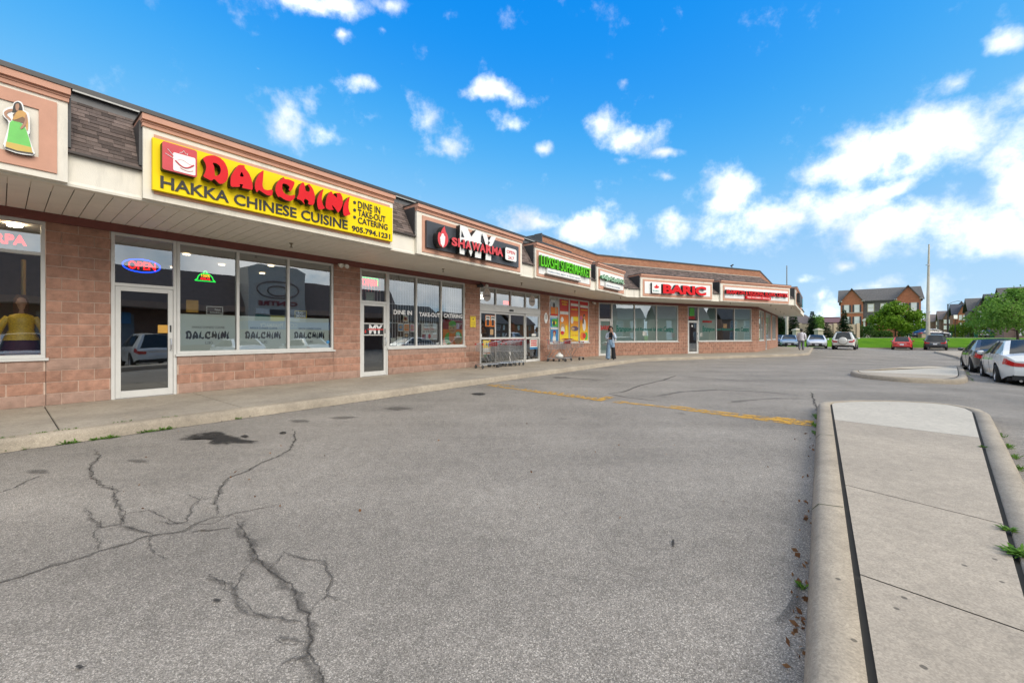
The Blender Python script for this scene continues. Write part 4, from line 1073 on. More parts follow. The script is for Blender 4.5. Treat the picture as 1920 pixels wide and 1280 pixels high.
def twin_light(fr, s, z, n=.03):
    w = empty('flood_light', fr(s, n, z)); w.parent = MALL; w.location = fr(s, n, z) - WL[MALL]
    mb = MB(); mb.box(fr, (s - .05, n, z - .04), (s + .05, n + .03, z + .04)); mb.build('back_box', LAMPW, w)
    for k in (-1, 1):
        mb = MB(); c = fr(s + k * .085, n + .09, z); f = lambda x, y, zz: c + Vector((x, y, 0)) * 1 + Vector((0, 0, zz))
        mb.lathe(lambda x, y, zz: fr(s + k * .085 + x, n + .03 + zz, z + y - zz * .35), [(.001, 0), (.04, .005), (.05, .04), (.062, .11), (.056, .115), (.001, .105)], 12); sharp(mb.build('lamp_head', LAMPW, w))
a, z = A.u(641, 497, .05); twin_light(A, a, z); a, z = A.u(1112, 567.5, .05); twin_light(A, a, z)
a, z = B.u(1418, 571, .05); twin_light(B, a, z)
a, z = A.u(904, 533.5, .1)
camr = empty('security_camera', A(a - .08, .05, z)); camr.parent = MALL; camr.location = A(a - .08, .05, z) - WL[MALL]
mb = MB(); mb.tube([A(a - .25, .08, z - .08), A(a - .05, .2, z - .06)], .055, 10); mb.build('housing', BLACKP, camr)
mb = MB(); mb.tube([A(a, .03, z + .06), A(a - .06, .16, z - .02)], .02, 8); mb.build('bracket', BLACKP, camr)
mb = MB(); mb.tube([A(a + .32, .03, z + .0), A(a + .32, .10, z - .02)], [.06, .05], 10); mb.build('dome', LAMPW, camr)
# antenna and vent on the roof
mb = MB(); p = B(SB * .9, -1, 0); mb.tube([p + Vector((0, 0, 5.4)), p + Vector((0, 0, 6.55))], .03, 6); mb.tube([p + Vector((-.1, 0, 6.5)), p + Vector((.1, 0, 6.6))], .05, 6); mb.build('roof_vent_pipe', BLACKP, MALL)
# ------------------------------------------------------------------ shop signs (each a thing)
def thing_at(name, loc, label, cat, group=None): return empty(name, loc, 0, label, cat, group)
DARKSIDE = M('letter_return_black', (.014, .013, .013), .5)
# 1  yellow restaurant sign
sg = thing_at('shop_sign', A(*[A.u(511, 400, BN)[0], BN, 3.6]), 'yellow restaurant sign board with raised red brush letters over black lettering', 'sign')
YN = BN + .10
def rect4(fr, n, pts, sc, o): return poly_px(fr, n, pts, sc, o)
s0, z1 = A.u(286, 257, YN); _, z0 = A.u(286, 354.5, YN); s1, _ = A.u(736, 388, YN)
mb = MB(); mb.box(A, (s0, BN + .024, z0), (s1, YN, z1)); mb.build('board', YELLOW, sg)
DK = M('sign_charcoal', (.02, .019, .016), .5)
o4 = (260, 210); k4 = 3.84
P4 = lambda x, y: (o4[0] + x / k4, o4[1] + y / k4)
def t4(s, x, yt, yb, xr, mat=DK, bold=.02, name='lettering', split=False):
    a = P4(x, yt); b = P4(x, yb); return text_px(s, A, YN + .002, (a[0], a[1], b[1]), P4(xr, 0)[0], .012, mat, mat, name, sg, bold=bold, split=split)
t4('HAKKA CHINESE CUISINE', 157, 455, 545, 1506, split=True, name='letter')
t4('DINE IN', 1580, 640, 690, 1740, bold=.01); t4('TAKE-OUT', 1580, 698, 746, 1778, bold=.01); t4('CATERING', 1580, 755, 800, 1793, bold=.01); t4('905.794.1231', 1536, 815, 855, 1812, bold=.02)
for y in (652, 707, 758):
    c = A.u(*P4(1554, y), YN); mb = MB(); mb.prism(A, [(c[0] + .035 * math.cos(t * .628), c[1] + .035 * math.sin(t * .628)) for t in range(10)], YN, YN + .012); mb.build('bullet', DK, sg)
LTR = {
 'D': ([(60,105),(110,75),(190,68),(260,95),(320,150),(355,230),(360,310),(340,370),(300,400),(255,402),(195,340),(165,368),(110,340),(65,315),(90,270),(105,215),(95,165)], [[(175,155),(215,160),(260,190),(275,240),(262,290),(235,305),(205,310),(200,250),(195,200)]]),
 'A': ([(450,215),(482,178),(552,186),(548,212),(600,275),(630,345),(643,410),(643,475),(580,460),(515,448),(535,408),(488,402),(500,437),(390,437),(383,390),(388,320),(415,268)], [[(515,255),(545,322),(490,315)]]),
 'L': ([(772,240),(765,330),(755,420),(775,465),(815,475),(880,465),(870,540),(810,535),(750,495),(715,470),(690,507),(665,440),(670,380),(700,310),(740,262)], []),
 'C': ([(1000,318),(1015,345),(1070,350),(1135,380),(1115,440),(1080,495),(1058,470),(1075,440),(1040,405),(990,395),(985,440),(995,490),(1030,525),(1090,540),(1135,525),(1130,570),(1085,605),(1020,590),(955,545),(940,560),(905,490),(910,420),(945,360),(985,345)], []),
 'H': ([(1225,375),(1248,410),(1255,480),(1300,498),(1310,460),(1280,410),(1300,400),(1345,460),(1370,545),(1355,650),(1285,640),(1295,600),(1250,570),(1235,600),(1250,645),(1205,590),(1150,575),(1178,520),(1180,440)], []),
 'I': ([(1470,455),(1455,510),(1445,570),(1455,640),(1485,685),(1440,700),(1405,700),(1388,620),(1395,560),(1425,500)], []),
 'N': ([(1560,485),(1575,520),(1625,570),(1622,520),(1590,508),(1665,505),(1690,570),(1690,640),(1665,700),(1635,742),(1605,690),(1560,640),(1575,690),(1590,700),(1530,705),(1490,680),(1490,620),(1500,560),(1525,510)], []),
 'J': ([(1775,545),(1760,610),(1755,670),(1765,720),(1785,755),(1730,775),(1700,770),(1690,710),(1700,640),(1735,580)], [])}
LN = YN + .17
for kx, (out, holes) in LTR.items():
    q = smooth_poly(poly_px(A, LN, out, 6.194, (370, 280)), 1); hs = [smooth_poly(poly_px(A, LN, h, 6.194, (370, 280)), 1) for h in holes]
    cut_out(A, YN + .02, LN - YN - .02, q, hs, RED, DARKSIDE, 'letter', sg)
def quad_sz(fr, n, pts): return [fr.u(*p, n) for p in pts]
q = quad_sz(A, YN + .14, [P4(170, 410), P4(420, 472), P4(428, 280), P4(175, 208)])
ls0, ls1, lz0, lz1 = q[0][0], q[1][0], q[0][1], q[2][1] if False else q[3][1]
def rrect(a, b, c, d, r, k=4):
    out = []
    for cx, cy, t0 in ((b - r, c + r, -90), (b - r, d - r, 0), (a + r, d - r, 90), (a + r, c + r, 180)):
        out += [(cx + r * math.cos(R(t0 + 90 * i / k)), cy + r * math.sin(R(t0 + 90 * i / k))) for i in range(k + 1)]
    return out
mb = MB(); mb.prism(A, rrect(ls0, ls1, lz0, lz1, .03), YN + .01, YN + .14, 0, 1); lb = mb.build('logo_box', [M('logo_red', (.55, .03, .045), .35), DARKSIDE], sg)
lw, lh = ls1 - ls0, lz1 - lz0
LX = lambda u, v: (ls0 + lw * u, lz0 + lh * v)
a = LX(.30, .05); b = LX(.95, .70)
mb = MB(); mb.prism(A, rrect(a[0], b[0], a[1], b[1], .02), YN + .141, YN + .146); mb.build('logo_panel', WHITE, lb)
def stroke(fr, n, pts, r, mat, name, parent, seg=6):
    mb = MB(); mb.tube([fr(p[0], n, p[1]) for p in pts], r, seg); return mb.build(name, mat, parent)
stroke(A, YN + .147, [LX(.36 + .54 * t / 10, .42 - .18 * math.sin(math.pi * t / 10)) for t in range(11)], .011, MATS['logo_red'], 'bowl_line', lb)
stroke(A, YN + .147, [LX(.50 + .38 * t / 8, .20 - .06 * math.sin(math.pi * t / 8)) for t in range(9)], .005, MATS['logo_red'], 'bowl_line', lb)
stroke(A, YN + .147, [LX(.42 + .42 * t / 8, .45 + .05 * math.sin(5 * t / 8)) for t in range(9)], .004, M('logo_pink', (.7, .35, .35), .5), 'bowl_line', lb)
stroke(A, YN + .147, [LX(.08, .58), LX(.34, .46)], .004, WHITE, 'chopstick', lb); stroke(A, YN + .147, [LX(.14, .76), LX(.36, .52)], .004, WHITE, 'chopstick', lb)
stroke(A, YN + .147, [LX(.48, .74), LX(.56, .78), LX(.60, .86), LX(.66, .76), LX(.72, .80), LX(.70, .72)], .004, WHITE, 'steam', lb)

# 2  black shawarma sign
sg = thing_at('shop_sign', A(A.u(886, 470, BN)[0], BN, 3.7), 'black shop sign with a flame emblem and red stencil letters over white capitals', 'sign')
o8 = (780, 390); P8 = lambda x, y: (o8[0] + x / 8.727, o8[1] + y / 8.727)
SN = BN + .09
a = A.u(*P8(175, 198), SN); b = A.u(*P8(175, 640), SN); c = A.u(*P8(1680, 800), SN)
SLATE = M('sign_slate', (.045, .05, .06), .35, .05)
mb = MB(); mb.box(A, (a[0], BN + .024, b[1]), (c[0], SN, a[1])); mb.build('board', SLATE, sg)
def t8(s, x, yt, yb, xr, mat, side, n0, d, bold, name='letter', split=True, **k):
    u = P8(x, yt); v = P8(x, yb); return text_px(s, A, n0, (u[0], u[1], v[1]), P8(xr, 0)[0], d, mat, side, name, sg, bold=bold, split=split, **k)
# big M and Y: heavy strokes with slits
MYW = WHITE; my0 = SN + .002; myd = .16
mz = lambda x, y: A.u(*P8(x, y), my0 + myd)
def myp(pts): return cut_out(A, my0, myd, [mz(*p) for p in pts], [], MYW, DARKSIDE, 'letter', sg)
myp([(722,275),(838,318),(905,470),(985,360),(1085,398),(1062,825),(965,805),(975,560),(900,790),(800,545),(792,765),(715,745)])
myp([(1080,396),(1160,440),(1190,545),(1230,465),(1310,478),(1235,640),(1228,860),(1138,845),(1150,640)])
for wd in ([(746,365),(738,474),(790,482)], [(1064,425),(1060,565),(1118,578)], [(800,545),(792,765),(845,660)], [(1180,545),(1172,620),(1215,560)]):
    cut_out(A, my0 + myd + .001, .004, [A.u(*P8(*p), my0 + myd) for p in wd], [], BLACK, BLACK, 'letter_slit', sg)
for k_, (ch, x0, x1) in enumerate((('S',585,680),('H',690,800),('A',812,905),('W',915,1050),('A',1045,1140),('R',1145,1245),('M',1245,1335),('A',1330,1425))):
    yt = 470 + (x0 - 585) * .225; yb = 612 + (x0 - 585) * .215
    t8(ch, x0, yt, yb, x1, M('shawarma_red', (.62, .05, .06), .4), DARKSIDE, my0 + myd - .02, .10, .045, split=False)
fl = [(470,290),(482,380),(520,450),(528,540),(505,615),(445,655),(380,605),(355,520),(360,420),(385,385),(398,420),(425,350)]
f1 = MB(); fp = smooth_poly([A.u(*P8(x, y), SN + .2) for x, y in fl], 1); cut_out(A, SN + .002, .2, fp, [], MATS['shawarma_red'], DARKSIDE, 'flame_emblem', sg)
sp = [(418,425),(435,415),(455,425),(455,450),(478,470),(475,500),(470,560),(462,600),(450,615),(437,650),(425,610),(405,595),(400,540),(392,480),(415,455)]
cut_out(A, SN + .204, .012, smooth_poly([A.u(*P8(x, y), SN + .21) for x, y in sp], 1), [], WHITE, WHITE, 'spit_emblem', sg)
a = A.u(*P8(1462, 636), SN + .13); b = A.u(*P8(1462, 842), SN + .13); c = A.u(*P8(1645, 700), SN + .13)
mb = MB(); mb.prism(A, rrect(a[0], c[0], b[1], a[1], .06), SN + .002, SN + .13, 0, 1); ob = mb.build('hours_box', [WHITE, DARKSIDE], sg)
def t8b(s, x, yt, yb, xr): 
    u = P8(x, yt); v = P8(x, yb); return text_px(s, A, SN + .132, (u[0], u[1], v[1]), P8(xr, 0)[0], .003, MATS['shawarma_red'], RED, 'lettering', ob, bold=.02)
t8b('OPEN', 1485, 680, 735, 1622); t8b('24.7', 1508, 780, 832, 1605)

# 3  lime supermarket sign
def luxsign(fr, label, txt, col, L, xr, board, sub, subtxt, side, xm=lambda x: x, bold=.03):
    sg = thing_at('shop_sign', fr(fr.u(xm(990 + board[0] / 8.727), 500, BN)[0], BN, 3.7), label, 'sign')
    Q = lambda x, y: (xm(990 + x / 8.727), 450 + y / 8.727)
    n1 = BN + .035
    a = fr.u(*Q(board[0], board[1]), n1); b = fr.u(*Q(board[0], board[2]), n1); c = fr.u(*Q(board[3], 600), n1)
    mb = MB(); mb.box(fr, (a[0], BN + .002, b[1]), (c[0], n1, a[1])); mb.build('board', WHITE, sg)
    u = Q(L[0], L[1]); v = Q(L[0], L[2]); text_px(txt, fr, n1 + .03, (u[0], u[1], v[1]), Q(xr, 0)[0], .11, col, side, 'letter', sg, bold=bold, split=True)
    a = fr.u(*Q(sub[0], sub[1]), n1 + .1); b = fr.u(*Q(sub[0], sub[2]), n1 + .1); c = fr.u(*Q(sub[3], 600), n1 + .1)
    mb = MB(); mb.box(fr, (a[0], n1, b[1]), (c[0], n1 + .1, a[1])); bx = mb.build('lower_box', WHITE, sg)
    mb = MB(); mb.box(fr, (a[0] - .06, n1, b[1] - .035), (c[0], n1 + .12, b[1] - .002)); mb.build('raceway', M('raceway_grey', (.2, .18, .16), .5), sg)
    mb = MB(); mb.box(fr, (fr.u(*Q(L[0], 400), n1)[0] - .06, n1, fr.u(*Q(L[0], L[2]), n1)[1] - .02), (fr.u(*Q(xr, 400), n1)[0], n1 + .05, fr.u(*Q(L[0], L[2]), n1)[1] + .015)); mb.build('raceway', MATS['raceway_grey'], sg)
    h = a[1] - b[1]; text_on(subtxt, fr, n1 + .102, a[0] + .06, c[0] - .06, b[1] + h * .22, b[1] + h * .55, .004, M('sign_slate_blue', (.20, .27, .36), .5), BLACK, 'lettering', bx, bold=.01)
    return sg
luxsign(A, 'white supermarket sign with tall lime green English capitals above the produce posters', 'LUXSHI SUPERMARKET', LIME, (217, 238, 422), 1026, (178, 195, 545, 1008), (318, 455, 545, 860), 'FRESH FISH, MEAT & VEGETABLES', M('lime_return', (.05, .22, .01), .5), bold=.004)
MINT = M('sign_mint', (.50, .78, .55), .5, .05)
TAMIL = ''.join(chr(c) for c in (0xB9A, 0xB81 + 0, ) if False) + '\u0BB2\u0B95\u0BCD\u0BB7\u0BBF \u0B9A\u0BC1\u0BAA\u0BCD\u0BAA\u0BB0\u0BCD\u0BAE\u0BBE\u0BB0\u0BCD\u0B95\u0BCD\u0B95\u0BC6\u0B9F\u0BCD'
luxsign(A, 'white sign with rounded mint green Tamil lettering where the facade bends', TAMIL, MINT, (1238, 548, 650), 1690, (1205, 500, 740, 1665), (1318, 690, 770, 1605), 'FRESH FISH, MEAT & VEGETABLES', M('mint_return', (.05, .2, .08), .5), xm=xC, bold=.02)

# 4  BARIC
sg = thing_at('shop_sign', B(B.u(1270, 540, BN)[0], BN, 3.7), 'white shop sign with five big red letters and a maple leaf logo box', 'sign')
P12 = lambda x, y: (1190 + x / 12, 500 + y / 12)
n1 = BN + .04
a = B.u(*P12(228, 325), n1); b = B.u(*P12(228, 597), n1); c = B.u(*P12(1700, 500), n1)
mb = MB(); mb.box(B, (a[0], BN + .002, b[1]), (c[0], n1, a[1])); mb.build('board', WHITE, sg)
u = P12(640, 385); v = P12(640, 600); text_px('BARIC', B, n1 + .02, (u[0], u[1], v[1]), P12(1612, 0)[0], .15, RED, DARKSIDE, 'letter', sg, bold=.05, split=True)
a = B.u(*P12(392, 360), n1 + .12); b = B.u(*P12(392, 588), n1 + .12); c = B.u(*P12(592, 500), n1 + .12)
mb = MB(); mb.box(B, (a[0], n1 + .001, b[1]), (c[0], n1 + .119, a[1])); lb = mb.build('logo_box', DARKSIDE, sg)
mb = MB(); mb.box(B, (a[0], n1 + .12, b[1]), (c[0], n1 + .125, a[1])); mb.build('logo_face', WHITE, lb)
leaf = [(495,395),(505,420),(518,412),(515,450),(535,430),(540,442),(550,440),(545,462),(550,470),(520,485),(500,485),(475,485),(440,468),(448,460),(440,440),(452,442),(458,430),(475,450),(472,412),(485,420)]
cut_out(B, n1 + .126, .006, [B.u(*P12(x, y), n1 + .13) for x, y in leaf], [], RED, RED, 'leaf_emblem', lb)
u = P12(412, 520); v = P12(412, 556); text_px('BARIC', B, n1 + .126, (u[0], u[1], v[1]), P12(555, 0)[0], .003, M('logo_teal', (.05, .28, .26), .5), BLACK, 'lettering', lb, bold=.02)
# 5  Islamic centre
sg = thing_at('shop_sign', B(B.u(1418, 550, BN)[0], BN, 3.7), 'white sign with a long row of small red capitals above a red phone strip', 'sign')
P10 = lambda x, y: (1340 + x / 10.105, 500 + y / 10.105)
a = B.u(*P10(192, 380), n1); b = B.u(*P10(192, 590), n1); c = B.u(*P10(1388, 500), n1)
mb = MB(); mb.box(B, (a[0], BN + .002, b[1]), (c[0], n1, a[1])); mb.build('board', WHITE, sg)
u = P10(228, 430); v = P10(228, 510); text_px('BRAMPTON & REGIONAL ISLAMIC CENTRE', B, n1 + .02, (u[0], u[1], v[1]), P10(1392, 0)[0], .13, RED, DARKSIDE, 'letter', sg, bold=.035, split=True)
a = B.u(*P10(600, 545), n1 + .12); b = B.u(*P10(600, 605), n1 + .12); c = B.u(*P10(1065, 560), n1 + .12)
mb = MB(); mb.box(B, (a[0], n1 + .001, b[1]), (c[0], n1 + .12, a[1])); pb = mb.build('phone_strip', RED, sg)
text_on('905-794-0880 / Baric.ca', B, n1 + .121, a[0] + .1, c[0] - .1, b[1] + .06, a[1] - .06, .004, WHITE, WHITE, 'lettering', pb, bold=.02)
# 6  sign round the corner, seen edge-on
sg = thing_at('shop_sign', CC(sC0 + 5, BN, 3.7), 'black sign board with a blue end panel round the far corner', 'sign')
mb = MB(); mb.box(CC, (sC0 + 1.5, BN + .024, 3.72), (sC0 + 6.4, BN + .20, 4.40)); mb.build('board', BLACK, sg)
mb = MB(); mb.box(CC, (sC0 + 6.41, BN + .024, 3.72), (sC0 + 8.0, BN + .19, 4.40)); mb.build('end_panel', M('sign_blue', (.05, .35, .5), .4), sg)
# 7  cut-out figure of a lady in a green skirt on the near store
sg = thing_at('cutout_sign', A(A.u(35, 250, BN)[0], BN, 3.9), 'cut-out figure sign of a lady in a green skirt and gold sash', 'sign')
P1_ = lambda x, y: (x / 4, 100 + y / 4)
def fig(pts, n, d, mat, side, name, par, it=1): return cut_out(A, n, d, smooth_poly([A.u(*P1_(x, y), n + d) for x, y in pts], it), [], mat, side, name, par)
n2 = BN + .03
fig([(20,430),(60,405),(95,400),(100,370),(135,355),(165,368),(178,400),(182,430),(222,450),(225,600),(212,610),(235,680),(270,770),(140,755),(15,712),(60,560),(65,510),(20,470)], n2, .05, WHITE, DARKSIDE, 'backing', sg)
n3 = n2 + .052
SKIN = M('skin_brown', (.40, .21, .13), .55, .05)
fig([(75,500),(160,520),(195,570),(222,650),(240,730),(130,715),(45,690),(62,600)], n3, .004, M('skirt_green', (.16, .55, .12), .6, .1, 12), WHITE, 'skirt', sg)
fig([(47,662),(130,680),(235,705),(242,740),(250,748),(130,730),(42,700)], n3 + .005, .003, M('hem_gold', (.55, .38, .08), .5), WHITE, 'hem', sg, 0)
fig([(40,700),(130,728),(250,748),(250,758),(135,740),(38,712)], n3 + .004, .003, BLACK, WHITE, 'hem', sg, 0)
fig([(95,455),(150,430),(190,450),(190,490),(180,530),(160,520),(90,505),(100,480)], n3 + .002, .004, M('sari_brown', (.20, .12, .07), .6), WHITE, 'blouse', sg)
fig([(130,430),(170,430),(200,450),(212,520),(208,585),(195,570),(185,470),(110,500),(92,495)], n3 + .006, .003, M('sash_gold', (.55, .30, .08), .5), WHITE, 'sash', sg)
fig([(28,440),(60,420),(92,415),(95,435),(60,445),(48,460),(85,495),(80,508),(35,470)], n3 + .004, .003, SKIN, WHITE, 'arm', sg)
fig([(190,455),(205,470),(200,530),(165,570),(150,565),(160,545),(185,515)], n3 + .010, .003, SKIN, WHITE, 'arm', sg)
fig([(105,375),(132,362),(160,378),(172,430),(160,440),(90,445),(92,430)], n3 + .003, .003, M('hair_black', (.012, .010, .009), .5), WHITE, 'hair', sg)
fig([(118,380),(140,376),(146,400),(138,420),(140,432),(122,432),(114,405)], n3 + .007, .003, SKIN, WHITE, 'face', sg)

# ------------------------------------------------------------------ window graphics and things in the windows
GN = -.066   # just in front of the panes
FILMT = M('window_letter_black', (.02, .02, .022), .6)
# frosted film with lettering on the restaurant windows (behind the glass)
cs = [(aS(337), aS(443)), (aS(451), aS(538.6)), (aS(545), aS(619))]
FT = A.u(337, 588, -.08)[1]
names = ('between the door and the first mullion', 'in the middle pane', 'beside the block pier')
def film_mat(name, col, alpha):
    m = bpy.data.materials.new(name); m.use_nodes = True; t = m.node_tree; L = t.links.new; b = t.nodes['Principled BSDF']; b.inputs['Base Color'].default_value = (*col, 1); b.inputs['Roughness'].default_value = .5
    geo = N(t, 'ShaderNodeNewGeometry'); no = N(t, 'ShaderNodeTexNoise', i_Scale=2.0, i_Detail=3.0); L(geo.outputs['Position'], no.inputs['Vector'])
    mr = N(t, 'ShaderNodeMapRange'); mr.inputs['To Min'].default_value = alpha - .06; mr.inputs['To Max'].default_value = alpha + .06; L(no.outputs['Fac'], mr.inputs['Value'])
    tr = N(t, 'ShaderNodeBsdfTransparent'); mx = N(t, 'ShaderNodeMixShader'); L(mr.outputs[0], mx.inputs[0]); L(tr.outputs[0], mx.inputs[1]); L(b.outputs[0], mx.inputs[2]); L(mx.outputs[0], t.nodes['Material Output'].inputs[0]); return m
FILM = film_mat('frosted_film', (.80, .88, .85), .95)
FILM_T = film_mat('frosted_film_green', (.64, .82, .76), .95)
for i, (a, b) in enumerate(cs):
    f = thing_at('frosted_film', A(a, -.08, SILL), 'grey frosted window film with black brush lettering, pane ' + names[i], 'window film', 'frosted films on the restaurant windows')
    mb = MB(); mb.box(A, (a, -.086, SILL + .05), (b, -.078, FT)); mb.build('film', FILM, f)
    w = b - a
    text_on('HAKKA CHINESE CUISINE', A, -.0775, a + .22 * w, b - .2 * w, FT - .30, FT - .25, .002, FILMT, FILMT, 'lettering', f)
    vs0 = []
    # the brush letters again, scaled down
    allp = [p for o_, h_ in LTR.values() for p in poly_px(A, LN, o_, 6.194, (370, 280))]
    xs0 = min(p[0] for p in allp); xs1 = max(p[0] for p in allp); zz0 = min(p[1] for p in allp); zz1 = max(p[1] for p in allp)
    def mp_(p): return (a + w * (.11 + .78 * (p[0] - xs0) / (xs1 - xs0)), FT - .54 + .19 * (p[1] - zz0) / (zz1 - zz0))
    for o_, h_ in LTR.values():
        cut_out(A, -.0775, .002, [mp_(p) for p in poly_px(A, LN, o_, 6.194, (370, 280))], [[mp_(p) for p in poly_px(A, LN, h, 6.194, (370, 280))] for h in h_], FILMT, FILMT, 'letter', f)
    text_on('LLBO', A, -.0775, a + .45 * w, a + .58 * w, FT - .64, FT - .58, .002, FILMT, FILMT, 'lettering', f)
def paper(fr, px0, px1, yt, yb, mat, label, cat='poster', n=-.075, name='poster', group=None, thick=.003):
    s0, z1 = fr.u(px0, yt, n); _, z0 = fr.u(px0, yb, n); s1, _ = fr.u(px1, yt, n)
    p = thing_at(name, fr((s0 + s1) / 2, n, z0), label, cat, group)
    mb = MB(); mb.box(fr, (s0, n - thick, z0), (s1, n, z1)); mb.build('sheet', mat, p)
    return p, s0, s1, z0, z1
def on_paper(p, fr, n, s0, s1, z0, z1, items):
    for it in items:
        k = it[0]; u0, u1, v0, v1 = it[1:5]; a, b, c, d = s0 + (s1 - s0) * u0, s0 + (s1 - s0) * u1, z0 + (z1 - z0) * v0, z0 + (z1 - z0) * v1
        if k == 'r': mb = MB(); mb.box(fr, (a, n, c), (b, n + .0015 + .0005 * it[6] if len(it) > 6 else n + .0015, d)); mb.build('print', it[5], p)
        elif k == 'e':
            mb = MB(); mb.prism(fr, [((a + b) / 2 + (b - a) / 2 * math.cos(t * .524), (c + d) / 2 + (d - c) / 2 * math.sin(t * .524)) for t in range(12)], n, n + .002 + .0005 * (it[6] if len(it) > 6 else 0)); mb.build('print', it[5], p)
        elif k == 't': text_on(it[6], fr, n + .002, a, b, c, d, .001, it[5], it[5], 'lettering', p, bold=.015)
Y2 = M('notice_yellow', (.75, .55, .03), .6); ORG = M('paper_orange', (.6, .33, .06), .7); PAPER = M('paper_white', (.68, .68, .65), .8); MAROON = M('print_maroon', (.22, .02, .03), .6)
GREENP = M('print_green', (.08, .40, .06), .6); ORANGEP = M('print_orange', (.70, .20, .03), .6); YEL = M('print_yellow', (.80, .62, .03), .6); REDP = M('print_red', (.55, .03, .025), .6); DKG = M('print_dark', (.04, .04, .045), .6); BLUEP = M('print_blue', (.05, .22, .45), .6); PINKP = M('print_pink', (.55, .15, .25), .6); TAN = M('print_tan', (.50, .32, .16), .6); TEALL = M('print_teal', (.0, .14, .11), .6)
paper(A, 349, 372, 562, 585, ORG, 'small orange paper notice above the frosted film beside the restaurant door', 'notice')
q = paper(A, 387, 418, 573.5, 590, DKG, 'small dark no smoking plate with white border in the first restaurant pane', 'notice')
on_paper(q[0], A, -.075, *q[1:], [('r', .0, 1, .92, 1, WHITE), ('r', 0, 1, 0, .08, WHITE), ('r', 0, .04, .08, .92, WHITE), ('r', .96, 1, .08, .92, WHITE), ('t', .5, .85, .5, .75, WHITE, 'Not'), ('t', .2, .93, .15, .4, WHITE, 'Smoking')])
q = paper(A, 552.5, 575, 582, 596, DKG, 'small black NO SMOKING plate with white border in the last restaurant pane', 'notice')
on_paper(q[0], A, -.075, *q[1:], [('r', .0, 1, .93, 1, YEL), ('r', 0, 1, 0, .07, YEL), ('r', 0, .04, .07, .93, YEL), ('r', .96, 1, .07, .93, YEL), ('t', .28, .7, .58, .85, WHITE, 'NO'), ('t', .1, .9, .12, .45, WHITE, 'SMOKING')])
mb = MB(); c = A.u(615, 641, -.06); mb.prism(A, [(c[0] + .045 * math.cos(t * .524), c[1] + .045 * math.sin(t * .524)) for t in range(12)], -.066, -.063); tag(mb.build('window_sticker', BLUEP), 'tiny round blue sticker low in the last restaurant pane', 'sticker')
paper(A, 296, 315, 609, 624, ORG, 'yellow paper notice on the restaurant door glass', 'notice', n=-.06)
# restaurant ceiling valance seen through the panes
# neon signs
def neon(col, st): 
    return M('neon_%d_%d_%d' % tuple(int(c * 99) for c in col), col, .4, 0, emit=st)
NR = neon((1.0, .0, .0), 1.3); NBL = neon((.0, .05, 1.0), 1.6); NG = neon((.01, 1.0, .08), .6); NY = neon((1, .55, .01), .7)
def neon_oval():
    g = thing_at('neon_sign', A(A.u(266, 500, -.12)[0], -.12, 2.6), 'red OPEN neon lettering in a blue neon oval above the restaurant door', 'neon sign')
    c = A.u(266, 498.5, -.12); e = A.u(300.5, 498.5, -.12); rx = e[0] - c[0]; rz = .125
    mb = MB()
    for t0, t1 in ((-160, -20), (20, 160)): mb.tube([A(c[0] + rx * math.cos(R(t)), -.12, c[1] + rz * math.sin(R(t))) for t in range(t0 - 17, t1 + 18, 6)], .010, 6)
    mb.build('oval_tube', NBL, g)
    text_on('OPEN', A, -.12, c[0] - rx * .72, c[0] + rx * .74, c[1] - .075, c[1] + .08, .015, NR, NR, 'letter', g, bold=.015, split=True)
    mb = MB(); mb.box(A, (c[0] - rx, -.145, c[1] - .01), (c[0] + rx, -.135, c[1] + .01)); mb.build('bar', BLACKP, g)
neon_oval()
def txt_at(s, fr, px0, px1, yt, yb, n, mat, d, name, par, bold=.01, split=False):
    return text_px(s, fr, n, (px0, yt, yb), px1, d, mat, mat, name, par, bold=bold, split=split)
g = thing_at('neon_sign', A(A.u(20, 450, -.12)[0], -.12, 2.7), 'red neon letters in the top pane of the clothing store window', 'neon sign')
txt_at('RPA', A, -12, 50, 435, 454, -.12, NR, .02, 'letter', g, .03, True)
mb = MB(); a0 = A.u(-14, 456, -.12); a1 = A.u(50, 456, -.12); mb.box(A, (a0[0], -.15, a0[1] - .03), (a1[0], -.125, a0[1])); mb.build('bar', BLACKP, g)
g = thing_at('neon_sign', A(A.u(695, 525, -.12)[0], -.12, 2.8), 'red OPEN neon sign with a green corner bracket above the grill door', 'neon sign')
txt_at('OPEN', A, 680, 707, 522, 534, -.12, NR, .02, 'letter', g, .01, True)
p0 = A.u(679.5, 519.5, -.11); p1 = A.u(708.5, 523, -.11); p2 = A.u(708.5, 536, -.11)
stroke(A, -.11, [p0, (p1[0], p0[1]), (p1[0], p2[1])], .012, NG, 'bracket_tube', g)
g = thing_at('neon_sign', A(A.u(385, 517, -.12)[0], -.12, 2.3), 'green cloche neon sign with yellow and red lettering in the restaurant window', 'neon sign')
c = A.u(385, 527, -.12); w = A.u(404, 527, -.12)[0] - c[0]; h = .22
pts = [(c[0] - w, c[1] - .0), (c[0] - w * .8, c[1] + h * .15)] + [(c[0] - w * .75 * math.cos(R(t)), c[1] + h * .2 + h * .55 * math.sin(R(t))) for t in range(0, 181, 15)] + [(c[0] + w * .8, c[1] + h * .15), (c[0] + w, c[1]), (c[0] - w, c[1])]
stroke(A, -.12, pts, .010, NG, 'cloche_tube', g); stroke(A, -.12, [(c[0] + .03 * math.cos(R(t)), c[1] + h * .86 + .03 * math.sin(R(t))) for t in range(0, 361, 40)], .008, NG, 'knob_tube', g)
